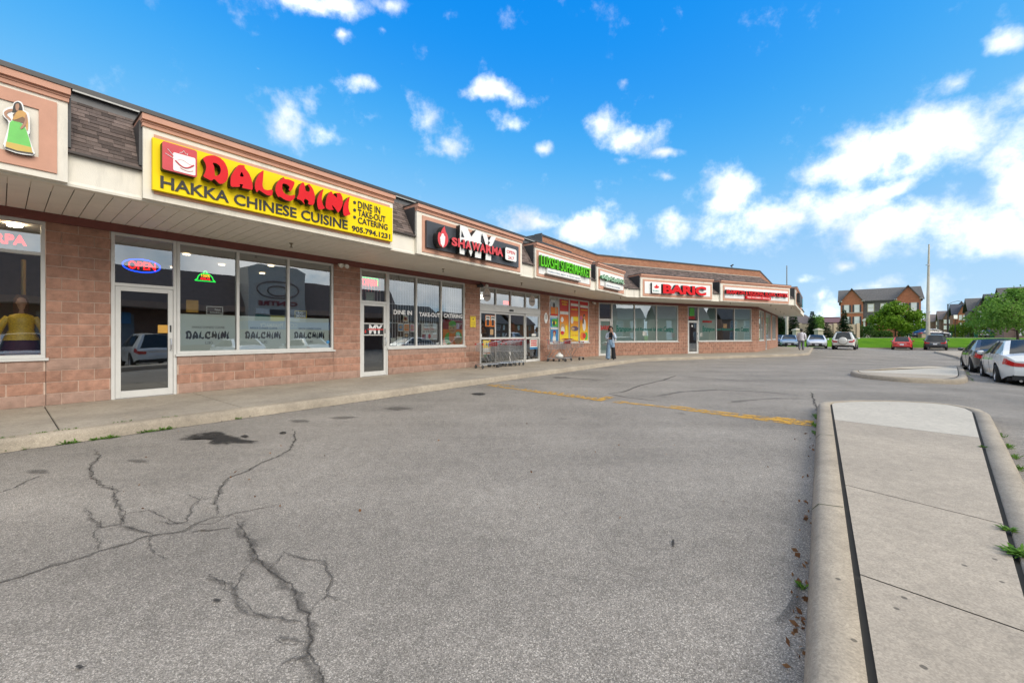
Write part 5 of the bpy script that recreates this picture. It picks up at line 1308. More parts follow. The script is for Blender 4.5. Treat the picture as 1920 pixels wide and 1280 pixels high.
text_on('100%', A, -.12, c[0] - w * .4, c[0] + w * .45, c[1] + h * .38, c[1] + h * .66, .01, NY, NY, 'lettering', g, bold=.02); text_on('HALAL', A, -.12, c[0] - w * .45, c[0] + w * .5, c[1] + h * .12, c[1] + h * .32, .01, NR, NR, 'lettering', g, bold=.02)
# grill windows: bars behind, lettering, posters
BARW = M('grille_white', (.55, .56, .56), .5)
for i, (x0, x1) in enumerate(((730, 780.5), (783.5, 827), (830, 868.5))):
    a, b = aS(x0), aS(x1); k = 10 if i < 2 else 9
    g = thing_at('window_grille', A((a + b) / 2, -.2, SILL), 'white security grille behind the grill shop pane ' + ('next to the door', 'with the menu sheet', 'with the portrait poster')[i], 'grille', 'grilles behind the grill shop windows')
    for j in range(k):
        s_ = a + (b - a) * (j + .5) / k; mb = MB(); mb.box(A, (s_ - .010, -.22, SILL + .06), (s_ + .010, -.205, 3.17)); mb.build('bar', BARW, g)
    for z in (1.18, 1.75, 2.35, 3.05): mb = MB(); mb.box(A, (a, -.204, z - .012), (b, -.19, z + .012)); mb.build('cross_bar', BARW, g)
a, b = aS(679), aS(723); g = thing_at('window_grille', A((a + b) / 2, -.2, 2.4), 'white security grille in the transom above the grill shop door', 'grille', 'grilles behind the grill shop windows')
for j in range(8): s_ = a + (b - a) * (j + .5) / 8; mb = MB(); mb.box(A, (s_ - .010, -.22, 2.38), (s_ + .010, -.205, 3.1)); mb.build('bar', BARW, g)
mb = MB(); mb.box(A, (a, -.204, 3.0), (b, -.19, 3.025)); mb.build('cross_bar', BARW, g)
WL_ = M('vinyl_white', (.78, .78, .78), .5)
for s_, x0, x1, yt, yb, nm in (('DINE IN', 738, 772.5, 580.5, 589, 'next to the grill door'), ('TAKE-OUT', 786, 825, 585, 593, 'in the middle grill pane'), ('CATERING', 832, 867, 587.5, 595, 'above the portrait poster')):
    g = thing_at('window_lettering', A(A.u((x0 + x1) / 2, yb, GN)[0], GN, A.u(x0, yb, GN)[1]), 'bold white %s vinyl lettering %s' % (s_.lower(), nm), 'lettering'); txt_at(s_, A, x0, x1, yt, yb, GN, WL_, .003, 'letter', g, .03, True)
q = paper(A, 830.5, 868, 598.8, 647.5, ORANGEP, 'colourful painted portrait poster in green and orange beside the yellow wall notice')
n_ = -.074
on_paper(q[0], A, n_, *q[1:], [('r', 0, 1, .63, 1, MAROON), ('e', .08, .45, .02, .5, GREENP), ('e', .55, .95, .05, .55, GREENP), ('e', .28, .62, .05, .6, ORANGEP, 1), ('e', .26, .66, .45, .95, TAN, 2), ('e', .28, .64, .72, .97, GREENP, 3), ('r', .33, .6, .76, .80, PAPER, 4), ('e', .55, .9, .05, .42, TAN, 3), ('r', .36, .54, .56, .59, MAROON, 5), ('e', .33, .41, .66, .70, DKG, 5), ('e', .47, .55, .66, .70, DKG, 5), ('r', .7, .93, .85, .88, PAPER, 1), ('r', .74, .9, .78, .80, PAPER, 1)])
q = paper(A, 790, 820, 606, 637, PAPER, 'white printed menu sheet with red heading in the middle grill pane', 'notice')
on_paper(q[0], A, n_, *q[1:], [('t', .12, .9, .80, .93, DKG, 'Jansuun MENU'), ('t', .1, .85, .60, .74, REDP, 'Combo Deal 1'), ('t', .08, .9, .44, .55, DKG, 'W 8 99 ONLY'), ('r', .04, .26, .06, .34, MAROON), ('e', .4, .58, .08, .36, REDP), ('r', .72, .95, .08, .34, TAN)])
for i, (x0, x1, yt, yb, m_) in enumerate(((746, 756, 606, 621, BLUEP), (757, 767.5, 606, 622, ORANGEP), (769, 777, 607, 622, PINKP), (755.5, 765.5, 591.5, 603, TAN), (757, 767, 623, 636, DKG))):
    q = paper(A, x0, x1, yt, yb, PAPER, ('small photo sheet with a blue picture, outer left of the food photos', 'small photo sheet with an orange picture between the blue and pink ones', 'small photo sheet with a pink picture at the mullion', 'small photo sheet with a tan picture under the dine in lettering', 'small dark photo sheet below the orange food picture')[i], 'photo sheet', group='food photo sheets in the grill window')
    on_paper(q[0], A, n_, *q[1:], [('r', .1, .9, .12, .88, m_), ('e', .25, .75, .3, .75, TAN if m_ is not TAN else MAROON, 2)])
paper(A, 732.5, 742.5, 633.5, 648.5, PAPER, 'plain white paper sheet low beside the grill door', 'notice'); paper(A, 744, 754.5, 631, 648.5, PAPER, 'taller plain white paper sheet next to the low one', 'notice')
paper(A, 686, 701, 547, 564.5, M('paper_green', (.45, .5, .42), .8), 'pale green paper in the transom above the grill door', 'notice')
# shawarma door decals
a, z1 = A.u(679.5, 607, -.06); _, z0 = A.u(679.5, 627, -.06); b, _ = A.u(720, 607, -.06)
g = thing_at('door_decal', A((a + b) / 2, -.062, z0), 'black door decal with flame, red band and white letters between two bars', 'decal')
mb = MB(); mb.box(A, (a, -.064, z0), (b, -.061, z1)); mb.build('sheet', BLACK, g)
mb = MB(); mb.box(A, (a, -.063, z0 - .03), (b, -.052, z0)); mb.box(A, (a, -.063, z1), (b, -.052, z1 + .03)); mb.build('bar', ALU, g)
text_on('MY', A, -.0605, a + .3 * (b - a), b - .05, z0 + .02, z1 - .02, .001, WL_, WL_, 'lettering', g, bold=.05)
mb = MB(); mb.box(A, (a + .24 * (b - a), -.0605, (z0 + z1) / 2 - .02), (b - .03, -.058, (z0 + z1) / 2 + .02)); mb.build('red_band', REDP, g)
cut_out(A, -.0605, .002, smooth_poly([(a + .13 * (b - a) + dx * .07, z0 + .03 + dz * .13) for dx, dz in ((0, 0), (.4, .3), (.35, .6), (.05, 1), (-.1, .7), (-.4, .5), (-.35, .2))], 1), [], REDP, REDP, 'flame', g)
# yellow notice and number plaque on the piers
q = paper(A, 882, 892, 592.5, 613, Y2, 'yellow notice fixed to the block pier left of the supermarket doors', 'notice', n=.022, thick=.012)
on_paper(q[0], A, .022, *q[1:], [('e', .42, .62, .66, .8, DKG), ('r', .1, .9, .9, .93, DKG), ('r', .15, .85, .45, .47, DKG), ('r', .15, .85, .34, .36, DKG), ('r', .15, .85, .22, .24, DKG), ('e', .42, .58, .03, .1, DKG)])
c = A.u(1023.8, 596, .02); g = thing_at('number_plaque', A(c[0], .02, c[1] - .2), 'white oval number plaque on the pier right of the supermarket doors', 'plaque')
mb = MB(); mb.prism(A, [(c[0] + .15 * math.cos(t * .393), c[1] + .25 * math.sin(t * .393) * (1 + .06 * math.cos(4 * t * .393))) for t in range(16)], .004, .022); mb.build('plate', WHITE, g)
text_on('8', A, .0225, c[0] - .06, c[0] + .06, c[1] - .06, c[1] + .17, .002, DKG, DKG, 'lettering', g)
# supermarket transom decals
EGG = M('decal_cream', (.62, .56, .52), .7)
for px, py, nm in ((913, 552.5, 'over the left fixed leaf'), (998, 563.5, 'over the right fixed leaf')):
    c = A.u(px, py, -.06); g = thing_at('window_decal', A(c[0], -.06, c[1] - .2), 'pale egg-shaped store decal in the transom ' + nm, 'decal', 'egg decals over the supermarket doors')
    mb = MB(); mb.prism(A, [(c[0] + .24 * math.cos(t * .393) * (1 - .15 * math.sin(t * .393)), c[1] + .26 * math.sin(t * .393)) for t in range(16)], -.066, -.062); mb.build('oval', EGG, g)
    text_on('Luxshi', A, -.0615, c[0] - .17, c[0] + .17, c[1] - .07, c[1] + .02, .001, DKG, DKG, 'lettering', g, bold=.02); stroke(A, -.061, [(c[0] - .1, c[1] + .05), (c[0] - .03, c[1] + .19), (c[0] + .05, c[1] + .16), (c[0] + .1, c[1] + .05)], .008, TAN, 'outline', g)
# posters on the entrance leaves
q = paper(A, 910, 919.4, 590.5, 612, ORANGEP, 'orange and black bottle poster, left of the pair on the entrance leaf', n=-.055)
on_paper(q[0], A, -.055, *q[1:], [('r', .08, .92, .55, .95, PAPER), ('r', .25, .75, .1, .62, DKG, 2), ('r', .15, .85, .75, .85, DKG, 2)])
q = paper(A, 919.8, 928, 591, 612.5, ORANGEP, 'orange and black bottle poster, right of the pair on the entrance leaf', n=-.055)
on_paper(q[0], A, -.055, *q[1:], [('r', .08, .92, .55, .95, PAPER), ('r', .25, .75, .1, .62, DKG, 2), ('r', .15, .85, .75, .85, DKG, 2)])
q = paper(A, 906, 920, 638, 664.5, Y2, 'yellow and white flyer low on the left entrance leaf', n=-.055)
on_paper(q[0], A, -.055, *q[1:], [('r', 0, 1, 0, .45, PAPER), ('e', .35, .55, .62, .85, DKG), ('e', .6, .85, .5, .85, BLUEP), ('r', .1, .9, .05, .12, ORANGEP)])
q = paper(A, 993.5, 1008, 636, 654.5, PAPER, 'white flyer with red print and blue foot on the right entrance leaf', n=-.055)
on_paper(q[0], A, -.055, *q[1:], [('r', 0, 1, 0, .2, BLUEP), ('r', .1, .9, .78, .9, REDP), ('r', .12, .88, .55, .68, REDP), ('r', .1, .9, .34, .46, REDP)])
paper(A, 997, 1005, 625.5, 630, PAPER, 'tiny white sticker above the mid rail of the right leaf', 'sticker', n=-.055); paper(A, 919, 925, 617, 627.5, TAN, 'brown paper bag print on the left entrance leaf', 'notice', n=-.055)
paper(A, 901, 903.5, 626, 632, PAPER, 'tiny white sticker at the left door jamb of the supermarket', 'sticker', n=-.03)
mb = MB(); a, z1 = A.u(944, 563.5, -.25); _, z0 = A.u(944, 570.5, -.25); b, _ = A.u(956, 563.5, -.25); mb.box(A, (a, -.27, z0), (b, -.25, z1)); tag(mb.build('lit_sign', neon((1.0, .12, .08), .6)), 'small glowing red sign hung inside the entrance transom', 'sign')
# produce posters in the supermarket window
GRAD = {}
def poster_mat(name, top, bot):
    m, t, b = nodes(name); L = t.links.new; tcn = N(t, 'ShaderNodeTexCoord'); sp = N(t, 'ShaderNodeSeparateXYZ'); L(tcn.outputs['Generated'], sp.inputs[0])
    r = N(t, 'ShaderNodeValToRGB'); e = r.color_ramp.elements; e[0].position = .15; e[0].color = (.78, .60, .02, 1); e[1].position = .8; e[1].color = (.50, .02, .02, 1); x = r.color_ramp.elements.new(.5); x.color = (.68, .22, .02, 1)
    L(sp.outputs['Z'], r.inputs[0]); L(r.outputs[0], b.inputs['Base Color']); b.inputs['Roughness'].default_value = .5; return m
PM = poster_mat('produce_poster', 0, 0)
specs = ((1049.5, 1067.2, 560.5, 643.5, 'red and yellow produce poster with a clay pot and food heap', [('r', .04, .96, .66, .73, PAPER), ('t', .2, .8, .93, .97, YEL, 'FRESH'), ('t', .25, .75, .87, .91, YEL, 'FISH'), ('e', .1, .4, .48, .6, PAPER, 2), ('e', .05, .55, .18, .46, TAN, 2), ('e', .12, .5, .22, .38, PAPER, 3), ('e', .08, .45, .2, .28, REDP, 4), ('e', .6, .8, .22, .42, YEL, 2), ('t', .1, .9, .07, .1, REDP, 'VEGETABLES')]),
         (1069.3, 1085.3, 562.5, 643.0, 'red and yellow produce poster with a tilted price tag', [('r', .06, .94, .87, .93, PAPER), ('t', .1, .9, .77, .81, YEL, 'GROCERY'), ('r', .3, .9, .52, .62, YEL, 2), ('e', .05, .35, .45, .62, PAPER, 2), ('e', .05, .95, .28, .40, M('print_grape', (.12, .08, .14), .6), 2), ('e', .1, .5, .3, .37, TAN, 3), ('t', .1, .9, .16, .2, ORANGEP, 'LOW PRICE'), ('t', .05, .9, .03, .07, REDP, 'OPEN 7')]),
         (1087.3, 1103.3, 564.5, 642.5, 'red and yellow produce poster with a white apron figure and vegetables', [('r', .04, .96, .85, .91, PAPER), ('t', .1, .9, .78, .81, YEL, 'SUPERMARKET'), ('e', .3, .68, .28, .58, PAPER, 2), ('e', .42, .58, .56, .66, TAN, 3), ('e', .38, .6, .6, .7, DKG, 2), ('e', .3, .45, .45, .6, DKG, 3), ('e', .05, .55, .06, .26, ORANGEP, 3), ('e', .5, .9, .06, .26, GREENP, 3), ('e', .3, .7, .1, .24, REDP, 4), ('r', 0, 1, 0, .055, PAPER, 4), ('e', .0, .3, .55, .65, PINKP, 2)]))
for x0, x1, yt, yb, lb_, items in specs:
    q = paper(A, x0, x1, yt, yb, PM, lb_, n=-.06); on_paper(q[0], A, -.06, *q[1:], items)
q = paper(A, 1032.5, 1046, 561, 591.5, ORANGEP, 'small orange poster with a dark figure, upper of the narrow pane', n=-.06); on_paper(q[0], A, -.06, *q[1:], [('r', 0, 1, .55, 1, M('print_sky', (.45, .5, .52), .6)), ('e', .3, .6, .5, .82, DKG, 2), ('e', .6, .85, .1, .62, TAN, 2), ('r', 0, 1, 0, .12, REDP, 2), ('r', .1, .6, .86, .95, PAPER, 2)])
q = paper(A, 1032.5, 1046, 597, 612, GREENP, 'small green and yellow fruit poster in the middle of the narrow pane', n=-.06); on_paper(q[0], A, -.06, *q[1:], [('e', .2, .8, .3, .7, YEL), ('e', .3, .6, .1, .8, DKG, 1), ('r', 0, .2, 0, 1, BLUEP, 1)])
q = paper(A, 1032.5, 1046.5, 614, 645, BLUEP, 'small blue poster with a person in white, lowest of the narrow pane', n=-.06); on_paper(q[0], A, -.06, *q[1:], [('e', .25, .7, .0, .55, PAPER), ('e', .35, .6, .45, .75, TAN, 2), ('e', .3, .7, .55, .85, MAROON, 1), ('r', 0, 1, .9, 1, PAPER)])
mb = MB(); a, z0 = A.u(1031, 593, 0); b, _ = A.u(1047, 593, 0); mb.box(A, (a, -.11, z0 - .03), (b, -.015, z0 + .05)); mb.build('rail', ALU, MALL)
# frosted green film on the centre's windows and door, with lettering
for x0, x1, lb_ in ((1149.5, 1190, 'left third of the first centre window'), (1191.5, 1231, 'middle third of the first centre window'), (1232.5, 1270.5, 'right third of the first centre window'), (1312, 1343, 'left third of the second centre window'), (1378.5, 1408, 'right third of the second centre window')):
    a, b = bS(x0), bS(x1); mb = MB(); mb.box(B, (a, -.086, SILL + .05), (b, -.078, ZH - .05)); tag(mb.build('frosted_film', FILM_T), 'pale green frosted film covering the ' + lb_, 'window film', 'frosted films on the centre windows')
a, b = bS(1124.5), bS(1146.5); mb = MB(); mb.box(B, (a + .1, -.086, WZ + .13), (b - .1, -.075, 2.22)); tag(mb.build('frosted_film', FILM_T), 'pale green frosted film on the door behind the standing woman', 'window film', 'frosted films on the centre windows')
for px0, px1, yt, yb, nm in ((1156, 1262.5, 611, 622.5, 'first'), (1317.5, 1404, 612, 621.5, 'second')):
    s0, z1 = B.u(px0, yt, -.06); _, z0 = B.u(px0, yb + 2, -.06); s1, _ = B.u(px1, yt, -.06)
    g = thing_at('window_lettering', B((s0 + s1) / 2, -.064, z0), 'arched dark green lettering across the %s centre window' % nm, 'lettering')
    mid = (s0 + s1) / 2; zc = z0 + (z1 - z0) * .55
    text_on('Brampton And Regional Islamic Centre', B, -.064, s0, s1, z0, z1, .003, TEALL, TEALL, 'letter', g, bold=.02, split=True, squash=lambda a, z: (a, zc + (z - zc) * (.55 + .75 * abs((a - mid) / (s1 - s0) * 2) ** 1.5)))
for px0, px1, yt, yb, lb_ in ((1125.5, 1144, 610, 618.5, 'red BARIC lettering on the frosted door behind the standing woman'), (1290.8, 1304, 592, 598, 'red BARIC lettering above the second centre door')):
    g = thing_at('window_lettering', B(B.u(px0, yb, -.055)[0], -.058, B.u(px0, yb, -.055)[1]), lb_, 'lettering'); txt_at('BARIC', B, px0, px1, yt, yb, -.058, REDP, .003, 'letter', g, .03, True)
for x0, x1, yt, yb, lb_ in ((1205, 1213, 621, 629, 'small white paper in the middle of the first centre window'), (1259, 1266, 624, 632.5, 'small white paper at the right of the first centre window'), (1312, 1317, 623.5, 631, 'small white paper beside the second centre door'), (1356, 1363, 607, 615, 'tan paper crest in the middle of the second centre window')):
    paper(B, x0, x1, yt, yb, PAPER if 'white' in lb_ else TAN, lb_, 'notice', n=-.07)
paper(B, 1317, 1335, 601, 604.5, REDP, 'thin red strip notice in the second centre window', 'notice', n=-.07); paper(B, 1293, 1302, 577, 592, GREENP, 'green crest decal above the second centre door', 'decal', n=-.06)
mb = MB(); c = B.u(1298, 611, -.05); mb.prism(B, [(c[0] + .07 * math.cos(t * .524), c[1] + .07 * math.sin(t * .524)) for t in range(12)], -.062, -.058); tag(mb.build('window_sticker', WHITE), 'round white sticker on the second centre door', 'sticker')
# supermarket interior: tube lights and two shelf units
for i, (s_, n) in enumerate(((21.2, -2.2), (21.6, -4.0), (22.6, -3.0))):
    mb = MB(); mb.box(A, (s_ - .9, n - .07, 3.2), (s_ + .9, n + .07, 3.26)); tag(mb.build('tube_light', neon((1.0, .86, .6), 2.5)), ('ceiling tube light just inside the supermarket doors', 'ceiling tube light deepest inside the supermarket', 'ceiling tube light between the other two in the supermarket')[i], 'ceiling light', 'tube lights in the supermarket')
for i, (s_, n) in enumerate(((20.6, -2.4), (22.4, -2.8))):
    g = thing_at('shelf_unit', A(s_, n, WZ), ('stocked grocery shelf behind the left entrance leaves', 'stocked grocery shelf behind the right entrance leaves')[i], 'shelf')
    mb = MB(); mb.box(A, (s_ - .75, n - .4, WZ), (s_ + .75, n - .36, 1.9)); mb.build('back_panel', INT_W, g)
    for z in (.25, .65, 1.05, 1.45, 1.85):
        mb = MB(); mb.box(A, (s_ - .75, n - .36, z), (s_ + .75, n, z + .03)); mb.build('shelf', ALU, g)
        if z < 1.8:
            x = s_ - .72
            while x < s_ + .62:
                w = random.uniform(.1, .2); mb = MB(); mb.box(A, (x, n - .3, z + .032), (x + w - .01, n - .03, z + random.uniform(.2, .34))); mb.build('packet', random.choice((REDP, YEL, GREENP, TAN, ORANGEP, PAPER, MAROON)), g); x += w
# mannequin in the clothing window
mq = A.u(40, 590, -.45); mbase = A(mq[0], -.45, 0)
g = empty('mannequin', (mbase.x, mbase.y, .55), A.rz, 'dress mannequin in a mustard blouse and maroon skirt behind the clothing store window', 'mannequin')
def ring_loft(secs, seg=14):
    return [[(cx + rx * math.cos(2 * math.pi * j / seg), cy + ry * math.sin(2 * math.pi * j / seg), z) for j in range(seg)] for cx, cy, rx, ry, z in secs]
mb = MB(); mb.grid(ring_loft([(0,0,.30,.24,.12),(0,0,.26,.2,.4),(0,0,.19,.15,.70),(0,0,.15,.12,.78)]), close=True); sharp(mb.build('skirt', M('skirt_maroon', (.07, .006, .02), .7), g, local=True), 60)
mb = MB(); mb.grid(ring_loft([(0,0,.215,.17,.72),(0,0,.18,.145,.80),(0,0,.14,.115,.90),(0,0,.15,.125,1.0),(0,0,.165,.115,1.08),(0,0,.13,.085,1.15),(0,0,.06,.055,1.18)]), close=True)
mb.tube([(.14,0,1.11),(.21,-.02,1.0),(.28,-.05,.86),(.33,-.07,.74)], [.052,.055,.075,.13], 12, caps=False); mb.tube([(-.14,0,1.11),(-.21,-.02,1.0),(-.28,-.05,.86),(-.33,-.07,.74)], [.052,.055,.075,.13], 12, caps=False)
sharp(mb.build('blouse', M('blouse_mustard', (.62, .40, .02), .45, .45, 45), g, local=True), 60)
mb = MB(); mb.grid(ring_loft([(0,0,.042,.042,1.17),(0,0,.040,.042,1.24),(0,.012,.055,.07,1.29),(0,.012,.07,.088,1.36),(0,.008,.062,.08,1.43),(0,0,.02,.03,1.47)]), close=True)
for s_ in (-1, 1): mb.tube([(s_ * .27,-.05,.88),(s_ * .33,-.08,.70),(s_ * .34,-.10,.60)], [.032,.026,.016], 8)
sharp(mb.build('body', M('mannequin_skin', (.45, .25, .17), .4), g, local=True), 60)
mb = MB(); mb.grid(ring_loft([(0,.03,.085,.06,1.18),(0,.03,.09,.075,1.30),(0,.03,.085,.085,1.42),(0,.02,.05,.06,1.50)]), close=True); sharp(mb.build('hair', M('wig_brown', (.08, .035, .02), .6), g, local=True), 60)
mb = MB(); mb.lathe(IDN, [(.0, -.4), (.22, -.395), (.22, -.37), (.03, -.36), (.02, .12)], 14); sharp(mb.build('stand', STEEL, g, local=True))
mb = MB(); mb.tube([(.02, -.1, 1.5), (.02, -.1, 2.1)], .03, 8); mb.build('gold_pole', M('gold_pole', (.6, .42, .15), .3, metal=1), g, local=True)

for i, (s_, n) in enumerate(((7.6, -.55), (8.3, -.8), (6.9, -.9))):  # glowing ceiling discs added to brighten the mannequin
    c = A(s_, n, 3.30); mb = MB(); mb.lathe(lambda x, y, z: (c.x + x, c.y + y, c.z + z), [(.0, -.012), (.07, -.012), (.09, -.02), (.09, .0)], 12)
    tag(mb.build('downlight', neon((1.0, .80, .55), 30.0)), 'round downlight in the clothing store window bay ' + ('nearest the mannequin', 'beside the block pier', 'behind the neon letters')[i], 'ceiling light', 'downlights in the clothing store')
# small downlights in the restaurant ceiling
for i, (s_, n) in enumerate(((10.9, -1.6), (11.9, -2.6), (12.8, -1.7), (13.2, -3.4), (11.2, -4.2))):
    c = A(s_, n, 3.31); mb = MB(); mb.lathe(lambda x, y, z: (c.x + x, c.y + y, c.z + z), [(.0, -.012), (.05, -.012), (.075, -.02), (.075, .0)], 12)
    tag(mb.build('downlight', neon((1.0, .80, .52), 1.6)), 'small round downlight in the restaurant ceiling ' + ('by the door', 'over the first tables', 'by the middle pane', 'farthest from the door', 'deepest in the room')[i], 'ceiling light', 'downlights in the restaurant')
# ------------------------------------------------------------------ cars
def car_paint(name, col, metal=.0):
    m = M(name, col, .35, .02, 1.0, metal=metal, coat=1.0); return m
CGLASS = M('car_glass', (.025, .032, .034), .08, .02, spec=.45)
CHROME = M('chrome', (.75, .75, .76), .12, .02, metal=1.0)
RIM = M('alloy_rim', (.42, .42, .43), .3, .05, metal=.9)
LAMP_R = M('tail_lamp', (.50, .012, .012), .15, .05, coat=1.0)
LAMP_W = M('head_lamp', (.62, .65, .68), .08, .05, coat=1.0)
PLATE = M('plate_white', (.70, .72, .75), .4, .03); PLATE_B = M('plate_blue', (.05, .12, .4), .5)
def lerp_tab(tab, x):
    if x <= tab[0][0]: return tab[0][1]
    for (a, va), (b, vb) in zip(tab[:-1], tab[1:]):
        if x <= b:
            t = (x - a) / (b - a); t = t * t * (3 - 2 * t) * .4 + t * .6; return va + (vb - va) * t
    return tab[-1][1]
SEDAN = dict(L=4.75, W=1.82, wb=2.75, r=.325, sill=.20,
   belt=[(-2.37,.80),(-2.2,.93),(-1.7,.985),(-.9,.965),(.2,.93),(1.0,.90),(1.75,.83),(2.2,.70),(2.37,.58)],
   deck=[(-2.37,.80),(-2.25,1.0),(-1.75,1.06),(-1.0,1.0),(.9,.96),(1.1,.98),(1.8,.89),(2.2,.75),(2.37,.60)],
   plan=[(-2.37,.70),(-2.25,.85),(-1.9,.955),(-1.0,1.0),(1.0,1.0),(1.8,.955),(2.2,.82),(2.37,.62)],
   cab=[(-1.95,0),(-1.15,1),(-.4,1),(.25,.985),(1.22,0)], H=1.46, xp=(-1.62,.98), bp=-.32)
HATCH = dict(L=4.15, W=1.74, wb=2.52, r=.31, sill=.20,
   belt=[(-2.07,.82),(-1.95,.96),(-1.4,1.0),(-.5,.97),(.7,.93),(1.4,.86),(1.85,.72),(2.07,.58)],
   deck=[(-2.07,.82),(-1.97,.98),(-1.4,1.0),(.7,.98),(1.0,1.0),(1.5,.92),(1.9,.76),(2.07,.6)],
   plan=[(-2.07,.76),(-1.97,.88),(-1.6,.96),(-.8,1.0),(.8,1.0),(1.5,.95),(1.9,.8),(2.07,.6)],
   cab=[(-1.98,0),(-1.55,.93),(-.5,1),(.1,.99),(1.25,0)], H=1.49, xp=(-1.45,1.0), bp=-.25)
SUV = dict(L=4.45, W=1.83, wb=2.65, r=.365, sill=.27,
   belt=[(-2.22,.90),(-2.12,1.06),(-1.5,1.10),(-.5,1.06),(.8,1.02),(1.5,.97),(1.95,.85),(2.22,.65)],
   deck=[(-2.22,.90),(-2.14,1.08),(-1.5,1.1),(.8,1.06),(1.05,1.09),(1.6,1.03),(2.0,.9),(2.22,.68)],
   plan=[(-2.22,.80),(-2.12,.90),(-1.7,.97),(-.8,1.0),(.9,1.0),(1.6,.96),(2.0,.84),(2.22,.66)],
   cab=[(-2.15,0),(-1.95,.93),(-1.2,1),(.05,1),(1.25,0)], H=1.72, xp=(-1.72,1.0), bp=-.2)
def car(kind, paint, loc, heading, label, group=None, roof=None, front=False, spare=False, glass=None, tail=None, rim=None, group2=None, rails=False):
    """heading: angle of the nose from +Y towards +X (degrees)"""
    p = kind; g = empty('parked_car' if group else 'car', loc, R(90 - heading), label, 'car', group)
    L, W, wb, r = p['L'], p['W'], p['wb'], p['r']; hw0 = W / 2; ar = r + .055
    glass = glass or CGLASS; xe = L / 2
    st = sorted(set([round(-xe + L * i / 26, 4) for i in range(27)] + [round(s * wb / 2 + ar * math.cos(R(t)), 4) for s in (-1, 1) for t in range(0, 181, 15)]))
    st = [x for i, x in enumerate(st) if i == 0 or x - st[i - 1] > .012]
    def zlow(x):
        base = p['sill'] + .16 * sm(xe - .55, xe, abs(x)) * (1 if abs(x) > xe - .55 else 0)
        z = base
        for s in (-1, 1):
            d = abs(x - s * wb / 2)
            if d < ar: z = max(z, r + math.sqrt(ar * ar - d * d))
        return z
    NV = 7
    def side(x, v):
        zb = lerp_tab(p['belt'], x); zl = min(zlow(x), zb - .02); z = zl + (zb - zl) * v
        w = hw0 * lerp_tab(p['plan'], x); t = (z - p['sill']) / (zb - p['sill'] + 1e-6)
        w *= 1 - .075 * (1 - t) ** 2 - .055 * max(0, t - .62) ** 1.2 / .38 ** 1.2 + .012 * math.exp(-((t - .72) / .08) ** 2)
        return w, z
    mb = MB()
    for s in (1, -1):
        rows = [[(x, s * side(x, v / NV)[0], side(x, v / NV)[1]) for v in range(NV + 1)] for x in st]
        mb.grid(rows if s < 0 else [list(reversed(q)) for q in rows])
    # deck (hood, shelf, boot lid) across the top
    rows = []
    for x in st:
        w, zb = side(x, 1); zc = max(lerp_tab(p['deck'], x), zb); rows.append([(x, w * k / 4, zb + (zc - zb) * (1 - abs(k / 4) ** 2.4)) for k in range(-4, 5)])
    mb.grid([list(reversed(q)) for q in rows] if False else rows)
    for x, s in ((st[0], -1), (st[-1], 1)):   # rounded end faces
        rows = []
        for v in range(NV + 1):
            w, z = side(x, v / NV); rows.append([(x + s * .06 * (1 - (k / 4) ** 2) * math.sin(math.pi * min(1, .25 + v / NV)), w * k / 4, z) for k in range(-4, 5)])
        mb.grid(rows if s < 0 else [list(reversed(q)) for q in rows])
    body = mb.build('body', paint, g, local=True, weld=True); sharp(body, 32)
    # dark underbody and wheel wells
    mb = MB(); mb.box(IDN, (-xe + .25, -hw0 * .80, p['sill'] - .02), (xe - .25, hw0 * .80, .62)); mb.build('underbody', BLACKP, g, local=True)
    for s in (-1, 1):   # lower bumper skirts
        mb = MB(); x = s * (xe - .02); w = hw0 * .72
        mb.box(IDN, (min(x, x - s * .3), -w, p['sill'] + .02), (max(x, x - s * .3), w, p['sill'] + .17)); mb.build('bumper_skirt', BLACKP, g, local=True)
    # cabin
    cab = p['cab']; x0, x1 = cab[0][0], cab[-1][0]; H = p['H']
    xs = sorted(set([round(x0 + (x1 - x0) * i / 22, 4) for i in range(23)] + [c[0] for c in cab])); NC = 8
    def csec(x, v):
        zb = side(x, 1)[1] - .012; w = side(x, 1)[0] - .012; f = lerp_tab([(a, b) for a, b in cab], x) if False else 0
        for (a, va), (b, vb) in zip(cab[:-1], cab[1:]):
            if a <= x <= b: f = va + (vb - va) * (x - a) / (b - a)
        f = max(0, f); zt = zb + (H - .055 - zb) * f
        z = zb + (zt - zb) * v; return w - (z - zb) * .36 - .05 * v * v * f, z
    xr0 = [c[0] for c in cab if c[1] > .9][0]; xr1 = [c[0] for c in cab if c[1] > .9][-1]
    xp0, xp1 = p['xp']
    side_g = MB(); frame = MB(); roofm = MB(); ws = MB(); rw = MB()
    for s in (1, -1):
        for i in range(len(xs) - 1):
            xa, xb = xs[i], xs[i + 1]; xm = (xa + xb) / 2
            for v in range(NC):
                q = [(xa, csec(xa, v / NC)), (xb, csec(xb, v / NC)), (xb, csec(xb, (v + 1) / NC)), (xa, csec(xa, (v + 1) / NC))]
                q = [(x, s * w, z) for x, (w, z) in q]
                solid = v >= NC - 1 or xm < xp0 or xm > xp1 - .0 and False or v == 0 and xm < xp0
                tgt = frame if solid else side_g
                tgt.face(q if s < 0 else q[::-1])
    for i in range(len(xs) - 1):
        xa, xb = xs[i], xs[i + 1]; xm = (xa + xb) / 2
        tgt = rw if xm < xr0 else (ws if xm > xr1 else roofm)
        cr = lambda x, k: (x, csec(x, 1)[0] * k / 6, csec(x, 1)[1] + .055 * (1 - (k / 6) ** 2) * min(1, (csec(x, 1)[1] - side(x, 1)[1] + .05) / .3))
        for k in range(-6, 6):
            edge = (k in (-6, 5)) and tgt is not roofm
            (frame if edge else tgt).face([cr(xa, k), cr(xa, k + 1), cr(xb, k + 1), cr(xb, k)][::-1])
